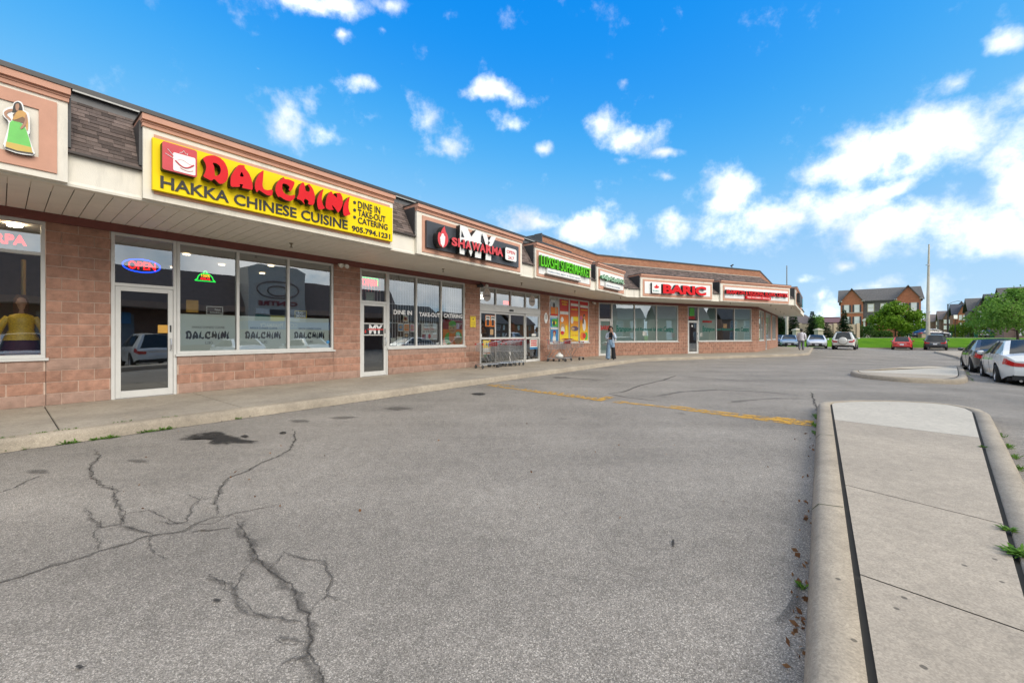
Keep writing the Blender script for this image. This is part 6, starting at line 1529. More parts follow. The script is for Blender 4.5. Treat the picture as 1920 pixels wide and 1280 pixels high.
    sharp(frame.build('window_frame', roof or paint, g, local=True, weld=True), 40)
    sharp(roofm.build('roof', roof or paint, g, local=True, weld=True), 40)
    sharp(ws.build('windscreen', glass, g, local=True, weld=True), 40); sharp(rw.build('rear_window', glass, g, local=True, weld=True), 40); sharp(side_g.build('side_windows', glass, g, local=True, weld=True), 40)
    for s in (-1, 1):   # door pillar, mirror, handles, door line
        mb = MB(); x = p['bp']; a, b = csec(x, 0), csec(x, 1); mb.tube([(x, s * (a[0] + .0), a[1]), (x, s * (b[0] + .004), b[1] - .02)], .035, 6); mb.build('door_pillar', BLACKP, g, local=True)
        mb = MB(); xm = xp1 - .12; w, z = csec(xm, 0); c = (xm, s * (w + .11), z + .07)
        mb.grid([[(c[0] + .075 * (1 - t * t) * math.cos(a) - .02, c[1] + s * .095 * t, c[2] + .075 * math.sqrt(max(0, 1 - t ** 4)) * math.sin(a)) for a in [2 * math.pi * j / 10 for j in range(10)]] for t in [-1, -.8, -.4, 0, .4, .8, 1]], close=True); m_ = mb.build('mirror', paint, g, local=True, weld=True); sharp(m_, 60)
        for xh in (p['bp'] + .12, p['bp'] - 1.0):
            w, z = side(xh, .86); mb = MB(); mb.tube([(xh - .1, s * (w + .004), z), (xh, s * (w + .022), z + .005), (xh + .1, s * (w + .004), z)], .013, 6); mb.build('door_handle', paint, g, local=True)
        for xd in (p['bp'], p['bp'] + 1.12, p['bp'] - .95):
            pts = [(xd, s * (side(xd, v / 8)[0] + .001), side(xd, v / 8)[1]) for v in range(1, 9)]
            if abs(abs(xd) - wb / 2) > ar: mb = MB(); mb.tube(pts, .005, 4); mb.build('door_seam', BLACKP, g, local=True)
        mb = MB(); mb.tube([(x_, s * (side(x_, 1)[0] - .004), side(x_, 1)[1] + .004) for x_ in [xp0 + (xp1 - xp0) * i / 8 for i in range(9)]], .012, 5); mb.build('belt_trim', CHROME if not spare else BLACKP, g, local=True)
    # lamps follow the body surface
    def patch(x0, x1, s, v0, v1, mat, name, end):
        mb = MB(); xs_ = [x0 + (x1 - x0) * i / 5 for i in range(6)]; rows = []
        for x in xs_: rows.append([(x, s * (side(x, v0 + (v1 - v0) * j / 3)[0] + .008), side(x, v0 + (v1 - v0) * j / 3)[1]) for j in range(4)])
        mb.grid(rows)
        xx = x0; w = side(xx, .7)[0]; ex = 1 if end > 0 else -1; rows = []
        for k in range(6):
            y = w * (1 - .42 * k / 5); kk = y / w
            bul = .06 * (1 - kk ** 2); rows.append([(xx + ex * (bul * .9 + .012), s * (y + (.008 if k == 0 else 0)), side(xx, v0 + (v1 - v0) * j / 3 * (1 - .25 * k / 5))[1]) for j in range(4)])
        mb.grid(rows); o = mb.build(name, mat, g, local=True, weld=True); return sharp(o, 50)
    for s in (-1, 1):
        if kind is SUV: patch(-xe, -xe + .22, s, .60, .92, tail or LAMP_R, 'tail_light', -1)
        else: patch(-xe, -xe + .30, s, .62, .90, tail or LAMP_R, 'tail_light', -1)
        patch(xe, xe - .42, s, .52, .86, LAMP_W, 'headlight', 1)
    # grille, plates
    zf = side(xe, .5)[1]
    mb = MB(); mb.box(IDN, (xe - .05, -.42, zf - .10), (xe + .075, .42, zf + .05)); mb.build('grille', BLACKP, g, local=True)
    mb = MB(); mb.box(IDN, (xe + .077, -.15, zf - .16), (xe + .088, .15, zf - .01)); mb.build('plate', PLATE, g, local=True)
    zr = side(-xe, .42)[1]
    mb = MB(); mb.box(IDN, (-xe - .084, -.15, zr - .03), (-xe - .072, .15, zr + .12)); mb.build('plate', PLATE, g, local=True)
    if kind is not SUV or not spare:
        mb = MB(); mb.box(IDN, (-xe - .078, -.34, zr + .16), (-xe - .066, .34, zr + .185)); mb.build('boot_trim', CHROME, g, local=True)
    for s in (-1, 1):
        mb = MB(); mb.tube([(-xe + .15, s * hw0 * .55, p['sill'] - .0), (-xe - .02, s * hw0 * .55, p['sill'] + .0)], .035, 8); mb.build('exhaust', CHROME, g, local=True)
    if spare:
        c = (-xe - .16, 0, .86)
        mb = MB(); mb.lathe(lambda x, y, z: (c[0] - z, c[1] + x, c[2] + y), [(.0, .115), (.20, .11), (.30, .085), (.335, .04), (.335, -.06), (.30, -.1), (.0, -.1)], 24); sharp(mb.build('spare_wheel_cover', paint, g, local=True), 35)
        mb = MB(); mb.lathe(lambda x, y, z: (c[0] - z, c[1] + x, c[2] + y), [(.337, -.06), (.36, -.04), (.36, .02), (.337, .035)], 24); sharp(mb.build('spare_tyre', RUBBER, g, local=True), 35)
    if rails:
        for s in (-1, 1):
            mb = MB(); mb.tube([(x, s * (csec(x, 1)[0] - .03), csec(x, 1)[1] + .05) for x in (xr0 + .1, xr0 + .3, xr1 - .3, xr1 - .1)], .02, 6); mb.build('roof_rail', BLACKP, g, local=True)
    # wheels
    rim = rim or RIM
    for sx in (-1, 1):
        for sy in (-1, 1):
            cx, cy = sx * wb / 2, sy * (hw0 - .115)
            wf = lambda x, y, z: (cx + x, cy + sy * z, r + y)
            w_ = empty('wheel', (0, 0, 0)); w_.parent = g
            mb = MB(); mb.lathe(wf, [(r * .66, -.10), (r * .93, -.10), (r * .995, -.075), (r, 0), (r * .995, .075), (r * .93, .10), (r * .68, .105), (r * .66, .085)], 28); sharp(mb.build('tyre', RUBBER, w_, local=True), 45)
            mb = MB(); mb.lathe(wf, [(r * .67, .085), (r * .64, .09), (r * .61, .06), (r * .58, -.02)], 28); mb.lathe(wf, [(.0, .075), (.055, .075), (.065, .05)], 12)
            for k in range(5):
                a = 2 * math.pi * k / 5 + .3; d = (math.cos(a), math.sin(a)); e = (-d[1], d[0])
                i0, i1 = .04, r * .63
                mb.face([wf(d[0] * i0 + e[0] * .038, d[1] * i0 + e[1] * .038, .075), wf(d[0] * i0 - e[0] * .038, d[1] * i0 - e[1] * .038, .075), wf(d[0] * i1 - e[0] * .05, d[1] * i1 - e[1] * .05, .082), wf(d[0] * i1 + e[0] * .05, d[1] * i1 + e[1] * .05, .082)])
            sharp(mb.build('rim', rim, w_, local=True), 40)
            mb = MB(); mb.lathe(wf, [(.0, -.03), (r * .6, -.03)], 20); mb.build('brake_disc', BLACKP, w_, local=True)
    return g
PW = car_paint('paint_white', (.72, .74, .72)); PG = car_paint('paint_graphite', (.05, .052, .056), .4); PR = car_paint('paint_red', (.55, .02, .015)); PB = car_paint('paint_black', (.018, .019, .024)); PS = car_paint('paint_silver', (.68, .68, .64)); PBL = car_paint('paint_blue_grey', (.28, .36, .44), .1); PSW = car_paint('paint_pale_silver', (.66, .69, .73)); PN_ = car_paint('paint_navy', (.035, .045, .085), .3)
def at_px(px, py, off=0.0):
    p = gp(px, py); return p
def hv(h): return Vector((math.sin(R(h)), math.cos(R(h)), 0))
def rv(h): return Vector((math.cos(R(h)), -math.sin(R(h)), 0))
def zfix(v): return Vector((v.x, v.y, G(v.x, v.y)))
gr = 'cars parked in the lot'
h = 43.6
c = Vector((15.9, 13.0, 0)) + rv(h) * .80 + hv(h) * 1.375
car(SEDAN, PW, zfix(c), h, 'white sedan with red tail lights parked behind the graphite sedan', gr)
c = Vector((19.17, 16.28, 0)) + rv(h) * .80 + hv(h) * (1.375 + .75) - rv(h) * .15
car(SEDAN, PG, zfix(c), h, 'graphite grey sedan parked just ahead of the white sedan', gr)
c = Vector((37.0, 27.2, 0)); car(dict(SUV, H=1.98, L=4.8), PB, zfix(c), 50, 'black van with a pale roof behind the white and graphite sedans', gr, roof=PSW)
def far_car(kind, paint, px, py, hd, label, rear=True, **k):
    p = gp(px, py); c = p + hv(hd) * (kind['L'] / 2 - .2) * (1 if rear else -1)
    return car(kind, paint, zfix(c), hd, label, gr, **k)
far_car(SUV, PS, 1581, 655.5, 44, 'pale silver off-roader with a white spare wheel cover on its tailgate', spare=True, rails=True)
far_car(HATCH, PR, 1691, 656, 45, 'red hatchback parked nose-in at the lawn', )
far_car(SUV, PB, 1753.5, 656.5, 48, 'black crossover parked nose-in beside the lawn, seen from behind', glass=None)
far_car(SEDAN, PBL, 1480, 651.5, 34 + 180, 'blue-grey sedan facing the shops at the end of the walkway', rear=False)
far_car(SEDAN, PSW, 1531.5, 653, 37 + 180, 'pale silver sedan facing the shops beside the off-roader', rear=False)
c = gp(1466, 650.5) + hv(210) * -2.0; 
far_car(SEDAN, PG, 1459.5, 650, 30 + 180, 'dark car mostly hidden behind the last shop pier', rear=False)
v = Vector(((1747 - 960) / F * 65, 65, 1.006)); car(SEDAN, PN_, v, 95, 'navy sedan passing on the road beyond the lawn')
v = Vector(((1855 - 960) / F * 78, 78, 1.0)); car(SEDAN, PW, v, 60, 'white car parked by the row houses beyond the road')
v = Vector(((1872 - 960) / F * 76, 76, 1.0)); car(HATCH, PB, v, 60, 'dark hatchback parked by the row houses beyond the road')
# cars on the near side of the lot, seen mirrored in the shop windows
for i, (s_, n_, kd, pt, hd, lb_) in enumerate(((4.6, 15.8, SUV, PG, 128, 'graphite crossover at the end of the row facing the restaurant'), (8.7, 15.6, SUV, PW, 128, 'white crossover mirrored in the clothing store window'), (12.9, 15.9, SUV, PW, 128, 'white crossover mirrored in the restaurant door'), (16.9, 15.6, SEDAN, PSW, 128, 'pale silver sedan mirrored in the middle restaurant pane'), (20.8, 15.6, SEDAN, PW, 128, 'white sedan mirrored in the last restaurant pane'))):
    c = A(s_, n_ + 1.5, 0); car(kd, pt, zfix(c), hd, lb_, gr)

# ------------------------------------------------------------------ shopping carts
WIRE = M('cart_wire', (.55, .56, .57), .3, .08, metal=.9); REDPL = M('cart_red_plastic', (.50, .02, .025), .4); WHEELG = M('cart_wheel', (.05, .05, .05), .6)
def make_cart():
    g = empty('shopping_cart', (0, 0, 0), 0, 'x', 'shopping cart', 'shopping carts outside the supermarket')
    # nose at +x, handle at -x; basket tapers to the nose
    def sec(t):   # t 0 rear .. 1 nose
        return (-.38 + .80 * t, .26 - .075 * t, .56 + .06 * t, 1.0 - .12 * t)
    mb = MB(); K = 9
    for i in range(K + 1):
        x, w, z0, z1 = sec(i / K); mb.tube([(x - .06 * 0, w, z1), (x, w * .9, z0), (x, -w * .9, z0), (x, -w, z1)], .0042, 4, caps=False)
    for j in range(6):
        v = j / 5
        for s in (-1, 1): mb.tube([(sec(t)[0], s * sec(t)[1] * (.9 + .1 * v), sec(t)[2] + (sec(t)[3] - sec(t)[2]) * v) for t in (0, .5, 1)], .0042, 4, caps=False)
        x, w, z0, z1 = sec(1); z = z0 + (z1 - z0) * v; mb.tube([(x, -w, z), (x, w, z)], .0042, 4)
        x, w, z0, z1 = sec(0); z = z0 + (z1 - z0) * v; mb.tube([(x, -w, z), (x, w, z)], .0042, 4)
    for j in range(7):
        y = (j / 6 - .5) * 1.6; mb.tube([(sec(0)[0], sec(0)[1] * y, .56), (sec(1)[0], sec(1)[1] * y, .62)], .004, 4)
        x, w, z0, z1 = sec(1); mb.tube([(x, w * y, z0), (x, w * y * 1.1, z1)], .004, 4); x, w, z0, z1 = sec(0); mb.tube([(x, w * y, z0), (x, w * y * 1.1, z1)], .004, 4)
    mb.build('basket', WIRE, g, local=True)
    mb = MB()
    for s in (-1, 1):
        x, w, z0, z1 = sec(0); mb.tube([(.42, s * sec(1)[1], .885), (-.38, s * w, 1.005), (-.50, s * w, 1.04)], .009, 6)
    mb.tube([(.42, -.185, .885), (.42, .185, .885)], .009, 6); mb.build('rim_frame', WIRE, g, local=True)
    mb = MB(); mb.tube([(-.50, -.27, 1.04), (-.50, .27, 1.04)], .019, 8); mb.build('handle', REDPL, g, local=True)
    for y0, y1 in ((-.20, -.15), (.15, .20)): mb = MB(); mb.box(IDN, (.40, y0, .86), (.45, y1, .91)); mb.build('bumper', REDPL, g, local=True)
    mb = MB(); mb.box(IDN, (-.36, -.2, .80), (-.35, .2, .98)); mb.build('seat_flap', REDPL, g, local=True)
    for s in (-1, 1):
        mb = MB(); mb.tube([(-.20, s * .22, .57), (-.42, s * .26, .16), (-.30, s * .25, .14), (.44, s * .17, .15)], .012, 6); mb.tube([(.05, s * .2, .58), (-.28, s * .25, .16)], .011, 6); mb.build('leg_frame', WIRE, g, local=True)
    mb = MB()
    for k in range(5): y = (k / 4 - .5) * .36; mb.tube([(-.36, y, .155), (.42, y * .85, .155)], .005, 4)
    mb.tube([(.44, -.17, .15), (.44, .17, .15)], .011, 6); mb.tube([(-.40, -.25, .15), (-.40, .25, .15)], .011, 6); mb.build('lower_rack', WIRE, g, local=True)
    for x, y in ((-.38, .25), (-.38, -.25), (.42, .17), (.42, -.17)):
        mb = MB(); wf = lambda a, b, z: (x + a, y + z, .062 + b); mb.lathe(wf, [(.02, -.014), (.055, -.016), (.062, -.008), (.062, .008), (.055, .016), (.02, .014)], 12); mb.tube([(x, y, .06), (x + .01, y, .15)], .012, 5); sharp(mb.build('caster', WHEELG, g, local=True), 40)
    return g
proto = make_cart(); first = True
def put_cart(s_, n_, ang, label):
    global first
    g = proto if first else copy_tree(proto); first = False
    g.location = A(s_, n_, WZ); g.rotation_euler = (0, 0, A.rz + R(ang)); g['label'] = label; return g
NL = ['wire shopping cart standing clear of the nested ones, in front of the left entrance leaf', 'outermost wire shopping cart of the nested row before the sliding doors', 'second wire shopping cart of the nested row', 'third wire shopping cart of the nested row', 'innermost wire shopping cart of the nested row']
put_cart(19.25, .66, 180, NL[0])
for k in range(4): put_cart(20.08 + k * .25, .62 + .01 * k, 180 + (2, -1, 1, 0)[k], NL[k + 1])
put_cart(24.0, .75, -60, 'wire shopping cart with a white bag under it by the number plaque')
put_cart(24.45, .80, 172, 'wire shopping cart with its red handle towards the poster window')
put_cart(25.75, .72, -95, 'wire shopping cart with a red child seat under the price tag poster')
mb = MB(); c = A(24.1, .85, WZ + .17)
pts = ring_loft([(0,0,.02,.02,0),(0,0,.17,.12,.02),(0,0,.2,.15,.08),(0,0,.15,.11,.15),(0,0,.06,.05,.2),(.02,0,.08,.05,.25)], 12)
mb.grid([[(c.x + x * (1 + .15 * noise.noise(Vector((x * 9, y * 9, z * 9)))), c.y + y, c.z + z) for x, y, z in r_] for r_ in pts], close=True)
tag(sharp(mb.build('plastic_bag', PAPER), 30), 'crumpled white plastic bag on the lower rack of a shopping cart', 'bag')

# ------------------------------------------------------------------ people
def skin_obj(name, verts, edges, radii, mat, parent, sub=2):
    me = bpy.data.meshes.new(name); me.from_pydata(verts, edges, []); ob = bpy.data.objects.new(name, me); C.objects.link(ob)
    ob.modifiers.new('s', 'SKIN'); 
    for i, rr in enumerate(radii):
        rr = rr if isinstance(rr, tuple) else (rr, rr); me.skin_vertices[0].data[i].radius = rr
    me.skin_vertices[0].data[0].use_root = True
    m2 = ob.modifiers.new('b', 'SUBSURF'); m2.levels = sub; m2.render_levels = sub
    bpy.context.view_layer.update(); dg = bpy.context.evaluated_depsgraph_get()
    nm = bpy.data.meshes.new_from_object(ob.evaluated_get(dg)); bpy.data.objects.remove(ob)
    nm.polygons.foreach_set('use_smooth', [True] * len(nm.polygons)); nm.materials.clear(); nm.materials.append(mat)
    o = bpy.data.objects.new(name, nm); C.objects.link(o); o.parent = parent; return o
def chain(*segs):
    """list of polylines [(x,y,z,r),...]; shared points are merged"""
    V, E, Rr, idx = [], [], [], {}
    for sg_ in segs:
        pv = None
        for x, y, z, rr in sg_:
            k = (round(x, 3), round(y, 3), round(z, 3))
            if k not in idx: idx[k] = len(V); V.append((x, y, z)); Rr.append(rr)
            if pv is not None and pv != idx[k]: E.append((pv, idx[k]))
            pv = idx[k]
    return V, E, Rr
def hand(parent, pos, d, mat, curl=.3):
    """palm and five fingers as one mesh; d = direction of the hand"""
    d = Vector(d).normalized(); up = Vector((0, 0, 1)) if abs(d.z) < .8 else Vector((0, 1, 0)); w = d.cross(up).normalized(); n = w.cross(d); p = Vector(pos)
    pts = lambda v: (v.x, v.y, v.z)
    segs = [[(*pts(p - d * .02), .024), (*pts(p + d * .05), .030)]]
    for k, ln in enumerate((.065, .075, .07, .055)):
        b = p + d * .05; a0 = p + d * .085 + w * (.028 - .019 * k); a1 = a0 + d * ln * .6 - n * curl * .02; a2 = a1 + d * ln * .4 - n * curl * .04
        segs.append([(*pts(b), .030), (*pts(a0), .010), (*pts(a1), .009), (*pts(a2), .008)])
    segs.append([(*pts(p + d * .05), .030), (*pts(p + d * .055 + w * .04 - n * .01), .011), (*pts(p + d * .09 + w * .05 - n * .02), .009)])
    return segs
def rings(secs, a0=0, a1=360, seg=18, wob=.0, seed=0):
    """rings (cx, cy, rx, ry, z), whole or an arc in degrees (90 = front)"""
    full = a1 - a0 >= 360; n = seg if full else seg + 1; rows = []
    for cx, cy, rx, ry, z in secs:
        r_ = []
        for j in range(n):
            a = R(a0 + (a1 - a0) * j / seg); k = 1 + wob * noise.noise(Vector((math.cos(a) * 2 + seed, math.sin(a) * 2, z * 7)))
            r_.append((cx + rx * math.cos(a) * k, cy + ry * math.sin(a) * k, z))
        rows.append(r_)
    return rows
def garment(name, secs, mat, g, arc=(0, 360), wob=.05, thick=.012, seed=0, smooth_n=3):
    fine = []
    for a, b in zip(secs[:-1], secs[1:]):
        for k in range(smooth_n):
            t = k / smooth_n; fine.append(tuple(a[i] + (b[i] - a[i]) * t for i in range(5)))
    fine.append(secs[-1]); full = arc[1] - arc[0] >= 360
    mb = MB(); o_ = rings(fine, *arc, 20, wob, seed); mb.grid(o_, close=full)
    if not full:
        i_ = [[(x - (x - s_[0]) * thick / max(s_[2], .01), y - (y - s_[1]) * thick / max(s_[3], .01), z) for x, y, z in r_] for r_, s_ in zip(o_, fine)]
        mb.grid([list(reversed(r_)) for r_ in i_]); mb.grid([[r_[0] for r_ in o_], [r_[0] for r_ in i_]]); mb.grid([[r_[-1] for r_ in i_], [r_[-1] for r_ in o_]])
    return mb.build(name, mat, g, local=True, smooth=True)
def sleeve(name, pts, rad, mat, g):
    P, Q = [], []
    for (a, ra), (b, rb) in zip(list(zip(pts, rad))[:-1], list(zip(pts, rad))[1:]):
        for k in range(4): t = k / 4; P.append(Vector(a).lerp(Vector(b), t)); Q.append((ra + (rb - ra) * t) * (1 + .06 * math.sin(len(P) * 2.1)))
    P.append(Vector(pts[-1])); Q.append(rad[-1]); mb = MB(); mb.tube(P, Q, 12); return mb.build(name, mat, g, local=True, smooth=True)
def head_parts(g, c, hair_mat, skin, k=1.0, lips=(.35, .08, .08)):
    """eyes, brows, nose, mouth, ears on a head centred at c facing +y"""
    cx, cy, cz = c
    for s_ in (-1, 1):
        mb = MB(); mb.lathe(lambda x, y, z: (cx + s_ * .032 + x, cy + .083 + z, cz + .005 + y), [(.0, .006), (.012, .003), (.015, -.006)], 10); mb.build('eye', BLACKP, g, local=True)
        mb = MB(); mb.tube([(cx + s_ * .018, cy + .088, cz + .027), (cx + s_ * .035, cy + .086, cz + .032), (cx + s_ * .05, cy + .074, cz + .027)], .005, 5); mb.build('brow', hair_mat, g, local=True)
        mb = MB(); mb.tube([(cx + s_ * .078, cy + .0, cz + .02), (cx + s_ * .09, cy - .01, cz + .005), (cx + s_ * .08, cy, cz - .03)], [.01, .016, .008], 6); mb.build('ear', skin, g, local=True, smooth=True)
    mb = MB(); mb.tube([(cx - .022, cy + .082, cz - .052), (cx, cy + .090, cz - .054), (cx + .022, cy + .082, cz - .052)], .006, 5); mb.build('mouth', M('lip', lips, .5), g, local=True)
    mb = MB(); mb.tube([(cx, cy + .082, cz + .01), (cx, cy + .104, cz - .02), (cx, cy + .088, cz - .03)], [.007, .013, .008], 6); mb.build('nose', skin, g, local=True, smooth=True)
def hair_cap(g, c, r3, mat, cut_y, cut_z, name='hair'):
    mb = MB(); nu, nv = 22, 14; P = lambda i, j: Vector((c[0] + r3[0] * math.sin(math.pi * j / nv) * math.cos(2 * math.pi * i / nu), c[1] + r3[1] * math.sin(math.pi * j / nv) * math.sin(2 * math.pi * i / nu), c[2] + r3[2] * math.cos(math.pi * j / nv)))
    for i in range(nu):
        for j in range(nv):
            q = [P(i, j), P(i, j + 1), P(i + 1, j + 1), P(i + 1, j)]; m_ = sum(q, Vector()) / 4
            if (m_.y > c[1] + cut_y and m_.z < c[2] + cut_z) or m_.z < c[2] - r3[2] * .75: continue
            mb.face(q)
    return mb.build(name, mat, g, local=True, smooth=True, weld=True)
# woman in a denim jacket, hand raised to her face; local +y is where she looks, z up
HAIR = M('hair_dark', (.016, .012, .010), .5, .3, 60); SK1 = M('skin_light', (.46, .26, .18), .5, .05); DENIM = M('denim_pale', (.42, .50, .60), .9, .15, 25); JEAN = M('denim_blue', (.20, .30, .42), .9, .25, 12); BLKT = M('black_cloth', (.015, .015, .018), .9)
wp = Vector((4.93, 19.9, WZ)); face_dir = Vector((-.25, -1, 0))
g = empty('person', wp, math.atan2(face_dir.y, face_dir.x) - math.pi / 2, 'woman in a pale denim jacket and wide two-tone jeans standing by the frosted door', 'person')
V, E, Rr = chain([(0,0,.92,.10),(0,0,1.05,.095),(0,0,1.20,.10),(0,0,1.30,.085),(0,-.005,1.36,.05),(0,.0,1.43,.046),(0,.01,1.49,.062),(0,.015,1.56,.086),(0,.01,1.61,.072)],
  [(0,0,.92,.10),(.09,0,.86,.085),(.10,.01,.48,.055),(.11,0,.09,.04),(.115,.05,.05,.035)], [(0,0,.92,.10),(-.09,0,.86,.085),(-.12,.02,.48,.055),(-.14,0,.09,.04),(-.145,.05,.05,.035)],
  [(0,0,1.30,.085),(.14,0,1.29,.05),(.21,.01,1.06,.04),(.12,.19,1.06,.028)], [(0,0,1.30,.085),(-.14,0,1.29,.05),(-.23,.06,1.06,.04),(-.13,.17,1.26,.03),(-.07,.14,1.40,.025)])
skin_obj('body', V, E, Rr, SK1, g)
for pos, d in (((-.07, .14, 1.40), (.35, -.1, 1)), ((.12, .19, 1.06), (-1, .25, .1))):
    V, E, Rr = chain(*hand(None, pos, d, SK1)); skin_obj('hand', V, E, Rr, SK1, g, 1)
garment('top', [(0,0,.165,.125,.86),(0,0,.145,.115,1.0),(0,.005,.15,.118,1.12),(0,.005,.165,.125,1.23),(0,0,.15,.105,1.32),(0,-.005,.10,.08,1.355)], BLKT, g, wob=.03)
garment('jacket', [(0,-.005,.205,.165,.84),(0,-.005,.20,.16,.95),(0,-.005,.195,.155,1.10),(0,-.005,.20,.155,1.24),(0,-.005,.185,.13,1.32),(0,-.01,.12,.095,1.375),(0,-.01,.085,.08,1.40)], DENIM, g, arc=(118, 422), wob=.08, seed=3)
sleeve('sleeve', [(.13,0,1.315),(.19,.0,1.22),(.22,.01,1.06),(.19,.09,1.045),(.14,.165,1.055)], [.075,.075,.066,.06,.05], DENIM, g)
sleeve('sleeve', [(-.13,0,1.315),(-.20,.03,1.20),(-.235,.06,1.06),(-.19,.11,1.14),(-.14,.16,1.24)], [.075,.073,.066,.06,.05], DENIM, g)
garment('jeans_seat', [(0,0,.10,.10,.70),(0,0,.165,.13,.78),(0,0,.175,.135,.86),(0,0,.16,.125,.95),(0,0,.145,.115,1.0)], JEAN, g, wob=.03, seed=5)
garment('trouser_leg', [(.125,.02,.125,.13,.05),(.12,.01,.118,.122,.22),(.11,.012,.105,.11,.48),(.095,.005,.10,.11,.70),(.085,0,.09,.115,.86)], JEAN, g, wob=.09, seed=7)
garment('trouser_leg', [(-.15,.02,.12,.125,.05),(-.14,.012,.112,.118,.22),(-.125,.015,.10,.108,.48),(-.10,.008,.098,.108,.66)], BLKT, g, wob=.09, seed=8)
garment('trouser_panel', [(-.10,.008,.103,.113,.62),(-.095,.005,.102,.113,.72),(-.085,0,.092,.117,.86)], JEAN, g, wob=.05, seed=9)
for x in (.12, -.15):
    V, E, Rr = chain([(x, -.05, .05, .05), (x, .06, .05, .048), (x, .17, .035, .036)]); skin_obj('shoe', V, E, Rr, BLACKP, g, 1)
head_parts(g, (0, .012, 1.545), HAIR, SK1); hair_cap(g, (0, -.008, 1.565), (.108, .118, .122), HAIR, .035, .062)
garment('long_hair', [(0,-.03,.10,.10,1.16),(0,-.035,.125,.105,1.26),(0,-.03,.135,.11,1.38),(0,-.02,.12,.11,1.48),(0,-.01,.108,.115,1.58)], HAIR, g, arc=(140, 400), wob=.12, thick=.03, seed=2)
V, E, Rr = chain([(-.23, .12, .93, .06), (-.235, .12, 1.03, .055)]); skin_obj('handbag', V, E, Rr, PAPER, g, 1)
# man walking away in a white shirt
SK2 = M('skin_deep', (.10, .055, .038), .5); SHIRT = M('shirt_white', (.70, .68, .74), .9, .08, 12); TROU = M('trousers_grey', (.15, .155, .19), .9, .1, 20)
mp = Vector((23.76, 32.7, WZ)); fd = Vector((.62, .79, 0))
g = empty('person', mp, math.atan2(fd.y, fd.x) - math.pi / 2, 'man in a white shirt and grey trousers walking away along the walkway', 'person')
V, E, Rr = chain([(0,0,.95,.11),(0,0,1.12,.11),(0,0,1.28,.12),(0,0,1.39,.10),(0,.0,1.45,.066),(0,.01,1.50,.062),(0,.02,1.57,.074),(0,.025,1.64,.094),(0,.02,1.69,.078)],
  [(0,0,.95,.11),(.10,0,.90,.09),(.11,.10,.50,.06),(.11,.02,.10,.042),(.11,.09,.05,.036)], [(0,0,.95,.11),(-.10,0,.90,.09),(-.11,.0,.50,.06),(-.11,-.22,.14,.042),(-.11,-.16,.06,.036)],
  [(0,0,1.39,.10),(.18,0,1.37,.06),(.26,-.06,1.10,.045),(.26,.04,.88,.032)], [(0,0,1.39,.10),(-.18,0,1.37,.06),(-.26,.04,1.10,.045),(-.25,.16,.90,.032)]); skin_obj('body', V, E, Rr, SK2, g)
for pos, d in (((.26,.05,.86), (0, .3, -1)), ((-.25,.17,.88), (0, .4, -1))):
    V, E, Rr = chain(*hand(None, pos, d, SK2)); skin_obj('hand', V, E, Rr, SK2, g, 1)
garment('shirt', [(0,0,.215,.165,.80),(0,0,.21,.165,.92),(0,0,.205,.16,1.06),(0,-.005,.215,.16,1.22),(0,-.005,.215,.145,1.34),(0,0,.15,.11,1.42),(0,0,.085,.085,1.47)], SHIRT, g, wob=.07, seed=4)
sleeve('sleeve', [(.15,0,1.385),(.23,-.02,1.27),(.265,-.06,1.10),(.265,-.02,.99),(.262,.03,.91)], [.09,.088,.075,.066,.055], SHIRT, g)
sleeve('sleeve', [(-.15,0,1.385),(-.23,.01,1.27),(-.265,.04,1.10),(-.26,.09,1.0),(-.252,.14,.93)], [.09,.088,.075,.066,.055], SHIRT, g)
garment('trouser_seat', [(0,0,.12,.11,.72),(0,0,.185,.145,.80),(0,0,.19,.15,.90),(0,0,.165,.13,1.0)], TROU, g, wob=.03)
garment('trouser_leg', [(.11,.03,.085,.10,.06),(.11,.04,.085,.098,.20),(.11,.095,.092,.10,.50),(.10,.04,.105,.12,.74),(.095,0,.10,.13,.88)], TROU, g, wob=.08, seed=11)
garment('trouser_leg', [(-.11,-.235,.083,.10,.11),(-.11,-.19,.083,.098,.22),(-.11,-.01,.092,.10,.50),(-.10,.0,.105,.12,.74),(-.095,0,.10,.13,.88)], TROU, g, wob=.08, seed=12)
for x, y, z in ((.11, .03, .05), (-.11, -.21, .07)):
    V, E, Rr = chain([(x, y - .06, z, .048), (x, y + .06, z - .008, .046), (x, y + .17, z - .03, .035)]); skin_obj('shoe', V, E, Rr, BLACKP, g, 1)
head_parts(g, (0, .02, 1.625), HAIR, SK2, lips=(.12, .05, .045)); hair_cap(g, (0, .008, 1.655), (.106, .115, .105), HAIR, .03, .05)
# ------------------------------------------------------------------ vegetation
BARK = M('bark', (.09, .065, .045), .95, .3, 12, .5, 40)
LEAF1 = mat_leaf('leaf_maple', (.07, .16, .008), (.21, .35, .03)); LEAF2 = mat_leaf('leaf_bright', (.10, .23, .03), (.22, .38, .07)); LEAF3 = mat_leaf('needle', (.012, .035, .014), (.035, .075, .028)); LEAF4 = mat_leaf('hedge_leaf', (.03, .085, .012), (.08, .16, .025)); LEAF5 = mat_leaf('weed_leaf', (.06, .16, .015), (.16, .30, .04))
def leaf_quad(mb, p, size, rnd):
    d = Vector((rnd.gauss(0, 1), rnd.gauss(0, 1), rnd.gauss(0, .7))).normalized(); u = d.orthogonal().normalized(); u.rotate(Matrix.Rotation(rnd.random() * 6.28, 3, d)); w = d.cross(u)
    a, b = size * rnd.uniform(.7, 1.2), size * rnd.uniform(.45, .8)
    i = len(mb.v); mb.v += [p - u * a, p + w * b, p + u * a, p - w * b]; mb.f.append((i, i + 1, i + 2, i + 3)); mb.m.append(0)
